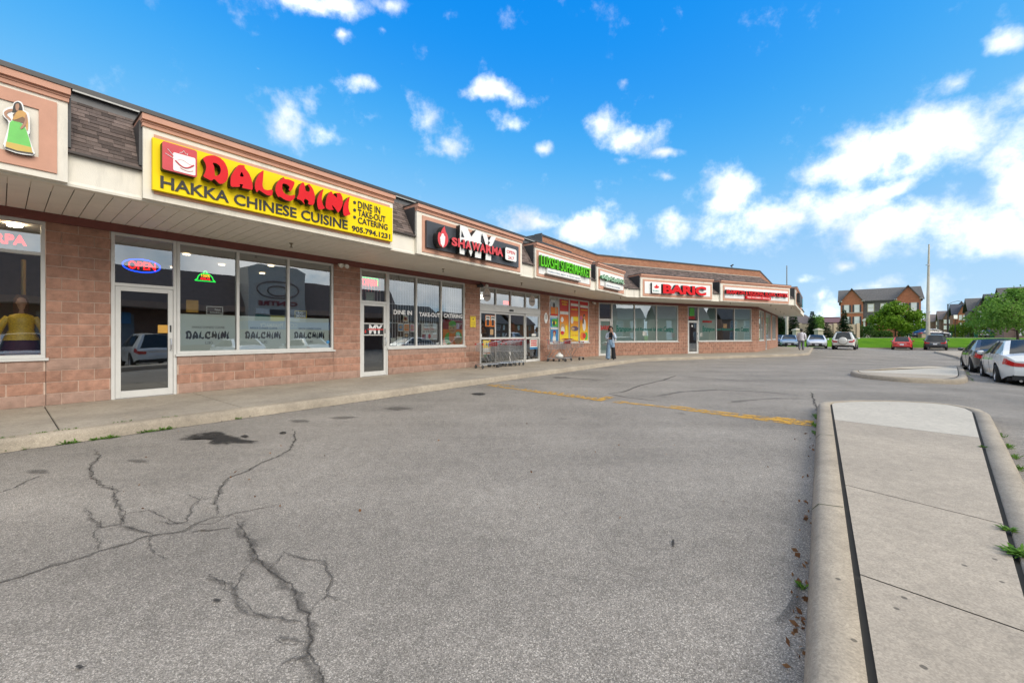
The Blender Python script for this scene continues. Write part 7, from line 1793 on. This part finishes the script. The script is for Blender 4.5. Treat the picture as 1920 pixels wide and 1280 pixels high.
def tree(px, py_base, py_top, half_px, Y, mat, label, zb=1.0, seed=1, leaf=.16, count=5200, name='tree', lobes=16, group=None, trunk_h=.35, X=None):
    rnd = random.Random(seed); X = (px - 960) / F * Y if X is None else X; H = CH + (HZ - py_top) * Y / F - zb; rw = half_px * Y / F
    g = empty(name, (X, Y, zb), 0, label, 'tree', group); mb = MB(); tr = max(.07, H * .018); th = H * trunk_h
    mb.tube([(0, 0, -.1), (.03, 0, th * .5), (-.02, .02, th), (.02, 0, H * .75)], [tr * 1.3, tr, tr * .85, tr * .3], 9)
    cl = []
    for k in range(lobes):
        a = k * 2.4 + rnd.uniform(-.4, .4); zz = th + (H - th) * (k + .8) / (lobes + .6); f = math.sin(math.pi * min(1, .18 + .82 * (zz - th) / (H - th)) ** .85); rr = rw * f * rnd.uniform(.45, .85)
        c = Vector((rr * math.cos(a), rr * math.sin(a), zz)); cl.append((c, rw * rnd.uniform(.26, .42) * (.6 + .5 * f)))
        mb.tube([(0, 0, th * .8 + (zz - th) * .45), (c.x * .5, c.y * .5, zz - .1 * H * .3), tuple(c)], [tr * .5, tr * .3, .012], 5)
    sharp(mb.build('trunk', BARK, g, local=True), 60)
    mb = MB()
    tot = sum(r_ ** 2 for c, r_ in cl)
    for c, r_ in cl:
        for _ in range(int(count * r_ ** 2 / tot)):
            d = Vector((rnd.gauss(0, 1), rnd.gauss(0, 1), rnd.gauss(0, .8))).normalized(); q = r_ * rnd.random() ** .45
            p = c + Vector((d.x * q, d.y * q, d.z * q * .75)); 
            if noise.noise(p * 1.3 + Vector((seed * 7, 0, 0))) > -.22: leaf_quad(mb, p, leaf, rnd)
    mb.build('crown', mat, g, local=True); return g
def spruce(px, py_base, py_top, half_px, Y, label, zb=1.0, seed=1, X=None):
    rnd = random.Random(seed); X = (px - 960) / F * Y; H = CH + (HZ - py_top) * Y / F - zb; rw = half_px * Y / F
    g = empty('spruce_tree', (X, Y, zb), 0, label, 'tree', 'spruces along the street'); mb = MB(); mb.tube([(0, 0, -.1), (0, 0, H * .95)], [H * .025, .01], 7); mb.build('trunk', BARK, g, local=True)
    mb = MB(); z = .25
    while z < H * .985:
        f = 1 - z / H; n = max(4, int(15 * f + 4))
        for k in range(n):
            a = rnd.random() * 6.283; L = rw * (f ** .85) * rnd.uniform(.7, 1.15) + .05; d = Vector((math.cos(a), math.sin(a), 0)); w = Vector((-d.y, d.x, 0))
            m = max(3, int(L / .16))
            for j in range(m):
                t = (j + .6) / m; p = d * (L * t) + Vector((0, 0, z - .22 * L * t + rnd.uniform(-.05, .05))); s_ = .11 + .10 * (1 - t)
                for sd in (-1, 1):
                    q = p + w * sd * s_ * 1.3 + d * s_ * .7 + Vector((0, 0, -.05 + rnd.uniform(-.04, .04)))
                    i = len(mb.v); mb.v += [p - d * .06, p + d * .05 + Vector((0, 0, .03)), q, q - d * .1 + Vector((0, 0, -.06))]; mb.f.append((i, i + 1, i + 2, i + 3)); mb.m.append(0)
        z += .17 + .06 * rnd.random()
    mb.build('crown', LEAF3, g, local=True); return g
tree(1679, 632, 567, 38, 61, LEAF1, 'round maple tree on the lawn in front of the brick townhouse', seed=3, count=7000, lobes=22, trunk_h=.22, leaf=.19)
tree(1908, 632, 541, 66, 44, LEAF2, 'bright green young tree before the row houses', seed=5, zb=.2, count=8000, lobes=24, leaf=.15, trunk_h=.3)
spruce(1523, 632, 582, 14.5, 64, 'pointed spruce between the two stone pillars', seed=2); spruce(1551, 632, 603, 12.5, 62, 'low spruce right of the stone pillars', seed=4); spruce(1583, 632, 579, 16.5, 63, 'broad spruce at the corner of the brick townhouse', seed=6)
spruce(1464, 632, 575, 16, 60, 'dark spruce left of the pale pole', seed=8); spruce(1487, 632, 578, 17, 62, 'dark spruce right of the pale pole', seed=9)
def bush(px, Y, hw_px, h, mat, label, zb=1.0, seed=1, name='hedge', depth=1.2, cat='hedge', count=1600):
    rnd = random.Random(seed); X = (px - 960) / F * Y; w = hw_px * Y / F; g = empty(name, (X, Y, zb), 0, label, cat); mb = MB()
    for _ in range(count):
        a = rnd.uniform(-1, 1); b = rnd.uniform(-1, 1); c = rnd.random() ** .6; f = math.sqrt(max(0, 1 - abs(a) ** 3)); p = Vector((a * w, b * depth * f, c * h * f * (1 + .25 * noise.noise(Vector((a * 4, b * 2, seed))))))
        leaf_quad(mb, p, .13, rnd)
    mb.build('foliage', mat, g, local=True); mb = MB()
    for k in range(5): x = w * (k / 2.5 - .8); mb.tube([(x, 0, -.1), (x + .1, .1, h * .5)], [.05, .02], 5)
    mb.build('stems', BARK, g, local=True); return g
bush(1627, 70, 15, 2.0, LEAF4, 'rounded shrub at the townhouse steps', seed=2, name='shrub', cat='shrub'); bush(1712, 72, 26, 2.0, LEAF4, 'clipped hedge right of the maple before the townhouse', seed=3, count=2600); bush(1655, 73, 14, 1.2, LEAF4, 'low shrub below the townhouse portico', seed=4, name='shrub', cat='shrub')
bush(1532, 66, 8, 3.6, LEAF2, 'yellow-green shrub behind the pointed spruce', seed=7, name='shrub', cat='shrub'); bush(1815, 84, 13, 3.4, LEAF1, 'dark round shrub before the row houses', seed=8, name='shrub', cat='shrub'); bush(1852, 82, 10, 2.6, LEAF1, 'smaller dark shrub before the row houses', seed=9, name='shrub', cat='shrub'); bush(1793, 90, 10, 2.8, LEAF1, 'dark shrub below the street lamp', seed=10, name='shrub', cat='shrub')
tree(1535, 632, 594, 10, 75, LEAF2, 'small yellow-green tree beyond the beige wall', seed=12, count=1200, lobes=8)
# ------------------------------------------------------------------ far buildings
BR1 = mat_brick('townhouse_brick', (.47, .155, .07), (.38, .12, .055), (.36, .2, .13)); BR2 = mat_brick('brown_brick', (.20, .105, .075), (.15, .08, .06), (.2, .15, .12)); BR3 = mat_brick('tan_brick', (.34, .22, .16), (.28, .18, .13), (.3, .24, .2))
WPANE = M('pane_bright', (.20, .24, .28), .05, .05, spec=1.0); BLIND = M('white_blind', (.80, .80, .78), .6); SHUT = M('shutter_slate', (.05, .055, .065), .6); WTRIM = M('white_trim', (.66, .64, .58), .6); STONE = M('pale_stone', (.48, .43, .35), .85, .1, 6, .2, 40)
class LF:
    def __init__(s, o, dx, dy):
        l = math.hypot(dx, dy); s.o = Vector(o); s.d = (dx / l, dy / l); s.n = (s.d[1], -s.d[0])
    def __call__(s, a, n, z): return Vector((s.o.x + a * s.d[0] + n * s.n[0], s.o.y + a * s.d[1] + n * s.n[1], s.o.z + z))
def win(f, s, z, w, h, par, shutter=False, blind=True, n=0.0, trim=None):
    o = MB(); o.box(f, (s - w / 2 - .09, n - .05, z - .09), (s + w / 2 + .09, n + .05, z)); o.box(f, (s - w / 2 - .09, n - .05, z + h), (s + w / 2 + .09, n + .05, z + h + .09)); o.box(f, (s - w / 2 - .09, n - .05, z + .001), (s - w / 2, n + .05, z + h - .001)); o.box(f, (s + w / 2, n - .05, z + .001), (s + w / 2 + .09, n + .05, z + h - .001)); o.box(f, (s - w / 2, n - .03, z + h * .5 - .03), (s + w / 2, n + .035, z + h * .5 + .03))
    fr_ = o.build('window', trim or WTRIM, par); o = MB(); o.face([f(s - w / 2, n + .01, z), f(s + w / 2, n + .01, z), f(s + w / 2, n + .01, z + h), f(s - w / 2, n + .01, z + h)]); o.build('pane', BLIND if blind else WPANE, fr_)
    if shutter:
        for q in (-1, 1): o = MB(); c = s + q * (w / 2 + .09 + .14); o.box(f, (c - .13, n + .002, z - .05), (c + .13, n + .06, z + h + .05)); o.build('shutter', SHUT, fr_)
def gable(f, s0, s1, n0, n1, z0, z1, over, mat, par, name='roof', ridge='s'):
    """pitched roof; ridge along s (eaves at n0,n1) or along n (front gable)"""
    o = MB(); t = .18
    if ridge == 's':
        m = (n0 + n1) / 2; a, b = s0 - over, s1 + over; dz = (z1 - z0) / (n1 - m) * over
        for q in ([(a, n1 + over, z0 - dz), (b, n1 + over, z0 - dz), (b, m, z1), (a, m, z1)], [(b, n0 - over, z0 - dz), (a, n0 - over, z0 - dz), (a, m, z1), (b, m, z1)]):
            top = [f(x, y, z + t) for x, y, z in q]; bot = [f(x, y, z) for x, y, z in q]; o.face(top); o.face(bot[::-1])
            for i in range(4): j = (i + 1) % 4; o.face([bot[i], bot[j], top[j], top[i]])
    else:
        m = (s0 + s1) / 2; a, b = n0, n1 + over; dz = (z1 - z0) / (s1 - m) * over
        for q in ([(s0 - over, a, z0 - dz), (s0 - over, b, z0 - dz), (m, b, z1), (m, a, z1)], [(s1 + over, b, z0 - dz), (s1 + over, a, z0 - dz), (m, a, z1), (m, b, z1)]):
            top = [f(x, y, z + t) for x, y, z in q]; bot = [f(x, y, z) for x, y, z in q]; o.face(top[::-1]); o.face(bot)
            for i in range(4): j = (i + 1) % 4; o.face([bot[i], bot[j], top[j], top[i]])
    return o.build(name, mat, par)
# brick townhouse
HW = 12.05; hx0 = 70.1; HY = 85.0
th = empty('townhouse', (hx0 + 4.5, HY - 3.9, 1.0), 0, 'three-storey red brick townhouse with twin gables and grey shingle roof', 'building')
f = LF((hx0, HY, 1.0), .76, -.65); eave = 7.6; rz_ = 10.3
o = MB(); o.box(f, (0, -10, -.5), (HW, 0, eave)); o.face([f(0, -10, eave), f(0, 0, eave), f(0, -5, rz_)]); o.face([f(HW, 0, eave), f(HW, -10, eave), f(HW, -5, rz_)]); o.build('wall', BR1, th)
gable(f, 0, HW, -10, 0, eave, rz_ - .1, .45, SHING_G, th)
gw = HW * .30
for s0, s1 in ((.05, gw), (HW - gw, HW - .05)):
    o = MB(); m = (s0 + s1) / 2; o.box(f, (s0, .002, -.5), (s1, .5, eave)); o.prism(f, [(s0, eave), (s1, eave), (m, rz_ - .35)], .003, .5); o.build('gable_bay', BR1, th)
    gable(f, s0 + .05, s1 - .05, -4, .5, eave - .05, rz_ - .2, .3, SHING_G, th, 'gable_roof', 'n')
    for q in (s0 - .15, s1 - .2): o = MB(); o.box(f, (q, .1, eave - .15), (q + .4, .75, eave + .02)); o.build('eave_return', WTRIM, th)
    o = MB(); o.box(f, (s0, .502, 5.05), (s1, .56, 5.2)); o.build('string_course', STONE, th)
    for z in (5.3, 2.55): 
        for q in (.27, .73): win(f, s0 + (s1 - s0) * q, z, .66, 1.4 if z > 5 else 1.7, th, shutter=True, n=.5)
    win(f, (s0 + s1) / 2, .1, 1.0, 1.3, th, n=.5)
o = MB(); o.box(f, (gw + .02, .003, 3.4), (HW - gw - .02, .12, eave - .01)); o.build('slate_bay', SHING_G, th)
for q in (.40, .56): win(f, HW * q, 5.3, .85, 1.5, th, n=.12, trim=M('cream_trim', (.55, .50, .33), .6))
win(f, HW * .42, 2.3, 1.2, 1.9, th, blind=False, n=.02); win(f, HW * .58, 2.5, .95, 1.9, th, shutter=True)
o = MB(); 
for q in (.315, .46): o.tube([f(HW * q, 1.3, -.3), f(HW * q, 1.3, 3.3)], .16, 10)
o.build('column', WTRIM, th); o = MB(); o.box(f, (HW * .29, .13, 3.3), (HW * .48, 1.6, 3.6)); o.prism(f, [(HW * .29, 3.61), (HW * .48, 3.61), (HW * .385, 4.35)], .13, 1.6); o.build('portico', WTRIM, th)
o = MB(); o.box(f, (HW * .35, .03, .6), (HW * .42, .1, 2.9)); o.build('front_door', M('door_dark', (.03, .03, .035), .4), th)
for k in range(5): o = MB(); o.box(f, (HW * .33, .14 + .0, -.4), (HW * .44, 3.0 - k * .4, -.1 + k * .18)); o.build('step', STONE, th)
o = MB(); o.box(f, (-3.0, -1.5, 3.0), (-.05, -.6, 3.2)); o.box(f, (-3.0, -1.5, 4.2), (-.05, -1.3, 4.35)); o.tube([f(-2.9, -1.4, -.5), f(-2.9, -1.4, 4.2)], .1, 6); o.build('side_deck', M('deck_brown', (.12, .05, .035), .8), th)
# beige wall and stone pillars
def gx(px, Y): return (px - 960) / F * Y
WALLB = M('beige_wall', (.42, .36, .26), .9, .12, 3)
o = MB(); x0, x1 = gx(1500, 68), gx(1608, 68); o.box(IDN, (x0, 68, .5), (x1, 68.25, 1.0 + 2.3)); w_ = tag(o.build('boundary_wall', WALLB), 'beige boundary wall behind the row of spruces', 'wall')
for k in range(6): o = MB(); x = x0 + (x1 - x0) * k / 5; o.box(IDN, (x - .25, 67.85, .5), (x + .25, 67.99, 3.45)); o.build('pier', M('beige_pier', (.48, .40, .28), .9), w_)
for px, nm in ((1494, 'left stone gate pillar with pyramid cap near the pale pole'), (1535, 'right stone gate pillar with pyramid cap among the spruces')):
    Y = 56; x = gx(px, Y); g = empty('stone_pillar', (x, Y, .9), 0, nm, 'pillar'); w = .36
    o = MB(); o.box(IDN, (-w, -w, -.2), (w, w, 1.15)); o.build('shaft', STONE, g, local=True); o = MB(); o.box(IDN, (-w - .1, -w - .1, 1.152), (w + .1, w + .1, 1.27)); top = [(-w - .1, -w - .1, 1.27), (w + .1, -w - .1, 1.27), (w + .1, w + .1, 1.27), (-w - .1, w + .1, 1.27)]
    for i in range(4): o.face([top[i], top[(i + 1) % 4], (0, 0, 1.5)])
    o.build('cap', STONE, g, local=True)
o = MB(); x = gx(1722, 62); o.box(IDN, (x - .5, 61, .9), (x + .5, 61.6, 1.55)); b_ = o.build('utility_cabinet', M('cabinet_tan', (.40, .30, .22), .8)); tag(b_, 'small tan utility cabinet on the rise beside the utility pole', 'cabinet'); o = MB(); o.box(IDN, (x - .55, 60.95, 1.552), (x + .55, 61.65, 1.6)); o.build('lid', STONE, b_)
# low brown houses behind the spruces
g = empty('bungalow', (gx(1500, 92), 92, 1.0), 0, 'low brown brick house with a hipped roof behind the beige wall', 'building')
f = LF((gx(1478, 92), 92, 1.0), 1, 0); o = MB(); o.box(f, (0, -8, -.5), (6.5, 0, 3.2)); o.build('wall', BR3, g); gable(f, 0, 6.5, -8, 0, 3.2, 5.2, .4, M('roof_taupe', (.16, .13, .12), .9, .2, 10), g); win(f, 2, 1.0, 1.2, 1.3, g); win(f, 4.6, 1.0, 1.2, 1.3, g)
g = empty('bungalow', (gx(1558, 100), 100, 1.0), 0, 'house with a maroon roof peeping above the beige wall left of the townhouse', 'building')
f = LF((gx(1548, 100), 100, 1.0), 1, 0); o = MB(); o.box(f, (0, -8, -.5), (6, 0, 3.2)); o.build('wall', BR2, g); gable(f, 0, 6, -8, 0, 3.2, 5.0, .4, M('roof_maroon', (.13, .07, .08), .9, .2, 10), g); win(f, 1.6, 1.2, 1.1, 1.3, g); win(f, 4.2, 1.2, 1.1, 1.3, g)
# row houses running away to the right
RH = [(1925, 533, 66, 9.5), (1893, 546, 78, 10), (1862, 555, 88, 10), (1822, 567, 106, 12), (1790, 581, 132, 12), (1762, 588, 158, 12), (1747, 597, 190, 12)]
rl = ['row house with a pale gable right of the bright young tree', 'row house with a steep slate roof behind the bright young tree', 'row house with a brown brick gable left of the bright young tree', 'row house with twin dark gables and orange brick bays', 'row house with a taupe roof behind the street lamp', 'low brown row house left of the street lamp', 'farthest small brown row house beside the utility pole']
rd = Vector((79, 88.5)).normalized()
for i, (px, py, Y, wd) in enumerate(RH):
    X = gx(px, Y); H = CH + (HZ - py) * Y / F - 1.0; g = empty('row_house', (X, Y, 1.0), 0, rl[i], 'building', 'row houses beyond the road')
    f = LF((X, Y, 1.0), .72, -.69); wd = (px - (RH[i + 1][0] if i + 1 < len(RH) else px - 14)) * 1.25 / F * Y * .9 + 1.5; ev = H * .66; roofm_ = (SHING_G, M('roof_slate', (.06, .065, .08), .8, .2, 8))[i % 2] if i < 4 else M('roof_taupe', (.16, .13, .12), .9); bk = (BR3, BR3, BR2, BR1, BR2, BR2, BR2)[i]
    o = MB(); o.box(f, (-wd / 2, -9, -.5), (wd / 2, 0, ev)); o.build('wall', bk, g); gable(f, -wd / 2, wd / 2, -9, 0, ev, H - .2, .35, roofm_, g)
    nb = 2 if wd > 6 else 1
    for k in range(nb):
        c = wd * ((k + .5) / nb - .5); bw = wd / nb * .52; o = MB(); o.box(f, (c - bw / 2, .002, -.5), (c + bw / 2, .7, ev + .2)); o.prism(f, [(c - bw / 2, ev + .2), (c + bw / 2, ev + .2), (c, ev + (H - ev) * .72)], .003, .7); o.build('gable_bay', bk if i != 3 else BR1, g); gable(f, c - bw / 2, c + bw / 2, -3, .7, ev + .2, ev + (H - ev) * .8, .25, roofm_, g, 'gable_roof', 'n')
        for z in (.4, ev * .42, ev * .76):
            for q in (-.22, .22): win(f, c + bw * q, z, bw * .26, ev * .2, g, n=.7, blind=(k + int(z)) % 2 == 0)
    o = MB(); o.box(f, (-wd * .1, .71, 2.4), (wd * .14, 1.6, 2.55)); o.tube([f(-wd * .08, 1.5, -.5), f(-wd * .08, 1.5, 2.4)], .1, 6); o.tube([f(wd * .12, 1.5, -.5), f(wd * .12, 1.5, 2.4)], .1, 6); o.build('porch', WTRIM, g)
    o = MB(); o.box(f, (wd * .2, -6, H - 1.6), (wd * .2 + .7, -5.2, H + .1)); o.build('chimney', bk, g)
# ------------------------------------------------------------------ poles and lamps
POLE = mat_concrete('pole_concrete', (.55, .52, .43), .15, .25)
Y = 46.2; x = gx(1740, Y); g = empty('utility_pole', (x, Y, -.2), 0, 'tall tapered concrete utility pole beside the black crossover', 'pole')
o = MB(); Hh = CH + (HZ - 458) * Y / F + .2; o.tube([(0, 0, 0), (0, 0, Hh * .5), (.12, 0, Hh)], [.21, .14, .07], 14); sharp(o.build('shaft', POLE, g, local=True), 60)
for z in (Hh * .35, Hh * .8): o = MB(); o.lathe(IDN, [(.20, z), (.20, z + .08)], 12); o.build('band', STEEL, g, local=True)
Y = 50; x = gx(1475.3, Y); g = empty('light_pole', (x, Y, .1), 0, 'pale concrete pole rising behind the far end of the shops', 'pole')
o = MB(); Hh = CH + (HZ - 498) * Y / F - .1; o.tube([(0, 0, -.4), (0, 0, Hh * .45)], [.17, .15], 12); sharp(o.build('base_shaft', POLE, g, local=True), 60); o = MB(); o.tube([(0, 0, Hh * .45), (0, 0, Hh)], [.075, .05], 8); o.build('upper_shaft', M('pole_grey', (.25, .24, .22), .6), g, local=True)
BLKM = M('black_metal', (.015, .016, .018), .4, .1)
Y = 72; x = gx(1777.5, Y); g = empty('street_lamp', (x, Y, 1.0), 0, 'black street lamp with a bell shade on a long curved arm', 'street lamp')
Hh = CH + (HZ - 570) * Y / F - 1.0; o = MB(); o.tube([(0, 0, -.2), (0, 0, Hh)], [.13, .09], 10); o.lathe(IDN, [(.24, -.2), (.24, .5), (.14, .7)], 10); o.build('post', BLKM, g, local=True)
aw = gx(1803, Y) - x; o = MB(); o.tube([(0, 0, Hh - .1), (aw * .3, 0, Hh + .3), (aw * .7, 0, Hh + .55), (aw, 0, Hh + .45)], .035, 6); o.build('arm', BLKM, g, local=True)
o = MB(); o.lathe(lambda a, b, z: (aw + a, b, Hh + z), [(.05, .55), (.12, .35), (.3, .15), (.45, .0), (.0, .0)], 14); sharp(o.build('shade', BLKM, g, local=True), 50)
o = MB(); o.tube([(-.15, 0, Hh - .05), (.15, 0, Hh - .05)], .06, 6); o.build('clamp', BLKM, g, local=True)
Y = 63; x = gx(1791, Y); g = empty('street_sign', (x, Y, 1.0), 0, 'thin post with a small sign by the road left of the dark shrub', 'sign')
o = MB(); o.tube([(0, 0, -.2), (0, 0, 3.6)], .05, 6); o.build('post', BLKM, g, local=True); o = MB(); o.box(IDN, (-.3, -.07, 3.0), (.3, -.05, 3.6)); o.build('plate', WHITE, g, local=True)
for i, (px, Y) in enumerate(((1781, 74), (1830, 77), (1860, 75))):
    x = gx(px, Y); g = empty('wheelie_bin', (x, Y, 1.0), 0, ('green wheelie bin near the foot of the street lamp', 'green wheelie bin between two row house porches', 'green wheelie bin behind the parked white car')[i], 'bin', 'green bins along the row houses'); o = MB(); o.grid(ring_loft([(0, 0, .28, .3, 0), (0, 0, .36, .4, 1.0)], 4), close=True); o.build('tub', M('bin_green', (.02, .16, .09), .5), g, local=True); o = MB(); o.box(IDN, (-.36, -.4, 1.0), (.36, .4, 1.08)); o.build('lid', BLKM, g, local=True)
# ------------------------------------------------------------------ the facing row of shops, only seen mirrored in the glass
g = empty('facing_shops', A(15, 29, 0), 0, 'row of shops across the lot behind the camera, mirrored in the windows', 'building')
FS0, FS1 = -34, 36
o = MB(); o.box(A, (FS0, 29, -.6), (FS1, 39, 3.3)); o.build('wall', BR2, g)
o = MB(); o.grid([[A(FS0, 27, 3.3), A(FS1, 27, 3.3)], [A(FS0, 27, 3.75), A(FS1, 27, 3.75)]]); o.face([A(FS0, 27, 3.3), A(FS0, 29, 3.3), A(FS1, 29, 3.3), A(FS1, 27, 3.3)]); o.build('fascia', BR3, g)
o = MB(); o.grid([[A(FS0, 27.05, 3.75), A(FS1, 27.05, 3.75)], [A(FS0, 29, 6.45), A(FS1, 29, 6.45)]]); o.face([A(FS0, 29, 6.45), A(FS1, 29, 6.45), A(FS1, 39, 6.45), A(FS0, 39, 6.45)]); o.face([A(FS1, 27.05, 3.75), A(FS1, 39, 3.75), A(FS1, 39, 6.45), A(FS1, 29, 6.45)]); o.build('mansard_roof', SHING, g)
for k in range(9):
    s0 = FS0 + 1.5 + k * 7; o = MB(); o.box(A, (s0, 28.9, .6), (s0 + 4.6, 28.98, 2.9)); o.build('window', WPANE, g)
    if not 18 < s0 + 2 < 27: o = MB(); o.box(A, (s0 + .4, 28.7, 2.2), (s0 + 4.4, 28.88, 3.0)); o.build('sign_panel', (BLUEP, PAPER, BLUEP, MAROON)[k % 4], g)
o = MB(); o.box(A, (20.6, 26.4, -.5), (25.2, 28.9, 6.95)); o.prism(A, [(25.2, 6.96), (20.6, 6.96), (21.4, 7.3), (24.4, 7.3)][::-1], 26.4, 28.9); o.build('entrance_tower', M('tower_stucco', (.42, .40, .36), .9), g)
fB = Fr(*A(25.2, 26.4, 0).xy, -A.d[0], -A.d[1])
o = MB(); o.tube([fB(2.3 + 1.7 * math.cos(R(t)), .03, 5.3 + .75 * math.sin(R(t))) for t in range(0, 361, 15)], .05, 6); o.tube([fB(2.3 + .8 * math.cos(R(t)), .03, 5.2 + .45 * math.sin(R(t))) for t in range(0, 361, 15)], .05, 6); o.build('ring_emblem', M('emblem_brown', (.16, .10, .09), .8), g)
text_on('CENTRE', fB, .02, .7, 3.9, 3.9, 4.3, .05, MAROON, MAROON, 'lettering', g, bold=.03)
for k in range(6): o = MB(); o.box(fB, (.6 + (k % 3) * 1.2, .0, 2.6 + (k // 3) * .55), (1.7 + (k % 3) * 1.2, .06, 3.05 + (k // 3) * .55)); o.build('directory_panel', (PAPER, YEL, TEALL, PAPER, DKG, PAPER)[k], g)
o = MB(); o.box(fB, (-2.5, -2.2, 1.9), (4.6, .05, 2.55)); o.build('sign_panel', BLUEP, g); text_on('CORE PHARMACY', fB, .055, .8, 3.8, 2.05, 2.4, .01, PAPER, PAPER, 'lettering', g, bold=.02)
hl = ('with a slate roof at the near end of the facing street', 'of brown brick second along the facing street', 'of tan brick third along the facing street', 'with a taupe roof in the middle of the facing street', 'of brown brick near the far end of the facing street', 'of red brick last along the facing street')
for k in range(6):
    s0 = 38 + k * 13; g = empty('facing_house', A(s0 + 5, 62, -.3), 0, 'two-storey house ' + hl[k], 'building', 'houses mirrored in the shop windows'); f = lambda a, n, z, s0=s0: A(s0 + 10 - a, 62 - n, z - .3)
    o = MB(); o.box(f, (0, -9, 0), (10, 0, 5.2)); o.build('wall', (BR2, BR2, BR3, BR2, BR2, BR1)[k], g); gable(f, 0, 10, -9, 0, 5.2, 7.6 + .5 * (k % 3), .4, (SHING_G, SHING)[k % 2], g)
    for q in (2.2, 5.0, 7.8):
        for z in (.9, 3.3): win(f, q, z, 1.1, 1.4, g, blind=(k + int(q)) % 2 == 0)
# ------------------------------------------------------------------ weeds, litter
def weed(p, size, n, seed, name='weed', mat=LEAF5, lab=None):
    rnd = random.Random(seed); g = None; mb = MB()
    for _ in range(n):
        a = rnd.random() * 6.283; L = size * rnd.uniform(.5, 1.1); d = Vector((math.cos(a), math.sin(a), 0)); w = Vector((-d.y, d.x, 0)) * size * rnd.uniform(.05, .16); up = rnd.uniform(.1, .7)
        b = Vector((rnd.uniform(-1, 1), rnd.uniform(-1, 1), 0)) * size * .35; m = b + d * L * .5 + Vector((0, 0, L * up * .7)); e = b + d * L + Vector((0, 0, L * up * .8))
        i = len(mb.v); mb.v += [b, m + w, e, m - w]; mb.f.append((i, i + 1, i + 2, i + 3)); mb.m.append(0)
    mb.v = [Vector(p) + v for v in mb.v]; o = mb.build(name, mat); return tag(o, lab, 'plant')
weed(gp(1904, 1038, .15), .075, 60, 1, lab='broad-leaved weed in the right joint of the near island'); weed(gp(1890, 994, .15), .05, 45, 2, lab='small weed in the right joint behind the bigger one'); weed(gp(1842, 838, .15), .05, 30, 3, lab='tiny weed in the joint beside the new concrete nose')
mbw = MB()
def tuft(p, size, n, rnd):
    for _ in range(n):
        a = rnd.random() * 6.283; L = size * rnd.uniform(.5, 1.1); d = Vector((math.cos(a), math.sin(a), 0)); w = Vector((-d.y, d.x, 0)) * size * rnd.uniform(.05, .15); b = p + Vector((rnd.uniform(-1, 1), rnd.uniform(-1, 1), 0)) * size * .5; up = rnd.uniform(.2, .9); m = b + d * L * .4 + Vector((0, 0, L * up * .7)); e = b + d * L * .8 + Vector((0, 0, L * up))
        i = len(mbw.v); mbw.v += [b, m + w, e, m - w]; mbw.f.append((i, i + 1, i + 2, i + 3)); mbw.m.append(0)
rnd = random.Random(5)
def strip(pa, pb, k, size, n, h=0):
    for i in range(k):
        t = (i + rnd.random()) / k; q = pa.lerp(pb, t); tuft(q, size * rnd.uniform(.5, 1.3), n, rnd)
for (x0, y0), (x1, y1), k in (((0, 848), (16, 846), 6), ((118, 833), (150, 829), 9), ((170, 826), (226, 819), 14), ((262, 812), (322, 804), 18), ((40, 843), (50, 842), 3), ((518, 773), (530, 771), 6), ((440, 787), (450, 785), 2)): strip(gp(x0, y0), gp(x1, y1), k, .055, 12)
for (x0, y0), (x1, y1), k in (((0, 822), (25, 819), 4), ((55, 814), (90, 810), 6), ((100, 808), (150, 803), 5), ((212, 793), (246, 789), 7), ((300, 783), (335, 780), 5)): strip(gp(x0, y0, WZ), gp(x1, y1, WZ), k, .03, 8)
for (x, y), k in (((1530, 782), 6), ((1527, 798), 8), ((1527, 812), 5), ((1503, 1102), 4), ((1877, 817), 6), ((1892, 838), 8), ((1903, 858), 8), ((1912, 880), 6), ((1815, 700), 8), ((1822, 712), 6)): strip(gp(x - 3, y - 4), gp(x + 3, y + 4), k, .05, 10)
tag(mbw.build('weeds', LEAF5), 'low weeds sprouting along the kerbs', 'weeds', kind='stuff')
mbl = MB(); rnd = random.Random(11); DRY = mat_leaf('dry_leaf', (.16, .07, .03), (.32, .17, .08))
for _ in range(55):
    e = rnd.random(); q = gp(1514 - 4 * rnd.random() * 3 + e * 14, 1270 - e * 470); q.z += .006; leaf_quad(mbl, q + Vector((rnd.uniform(-.08, .0), 0, .004)), rnd.uniform(.008, .024), rnd)
for _ in range(40): q = gp(rnd.uniform(100, 1500), rnd.uniform(760, 1000)); leaf_quad(mbl, q + Vector((0, 0, .008)), rnd.uniform(.008, .018), rnd)
tag(mbl.build('leaf_litter', DRY), 'dry leaves lying along the island kerb', 'leaves', kind='stuff')
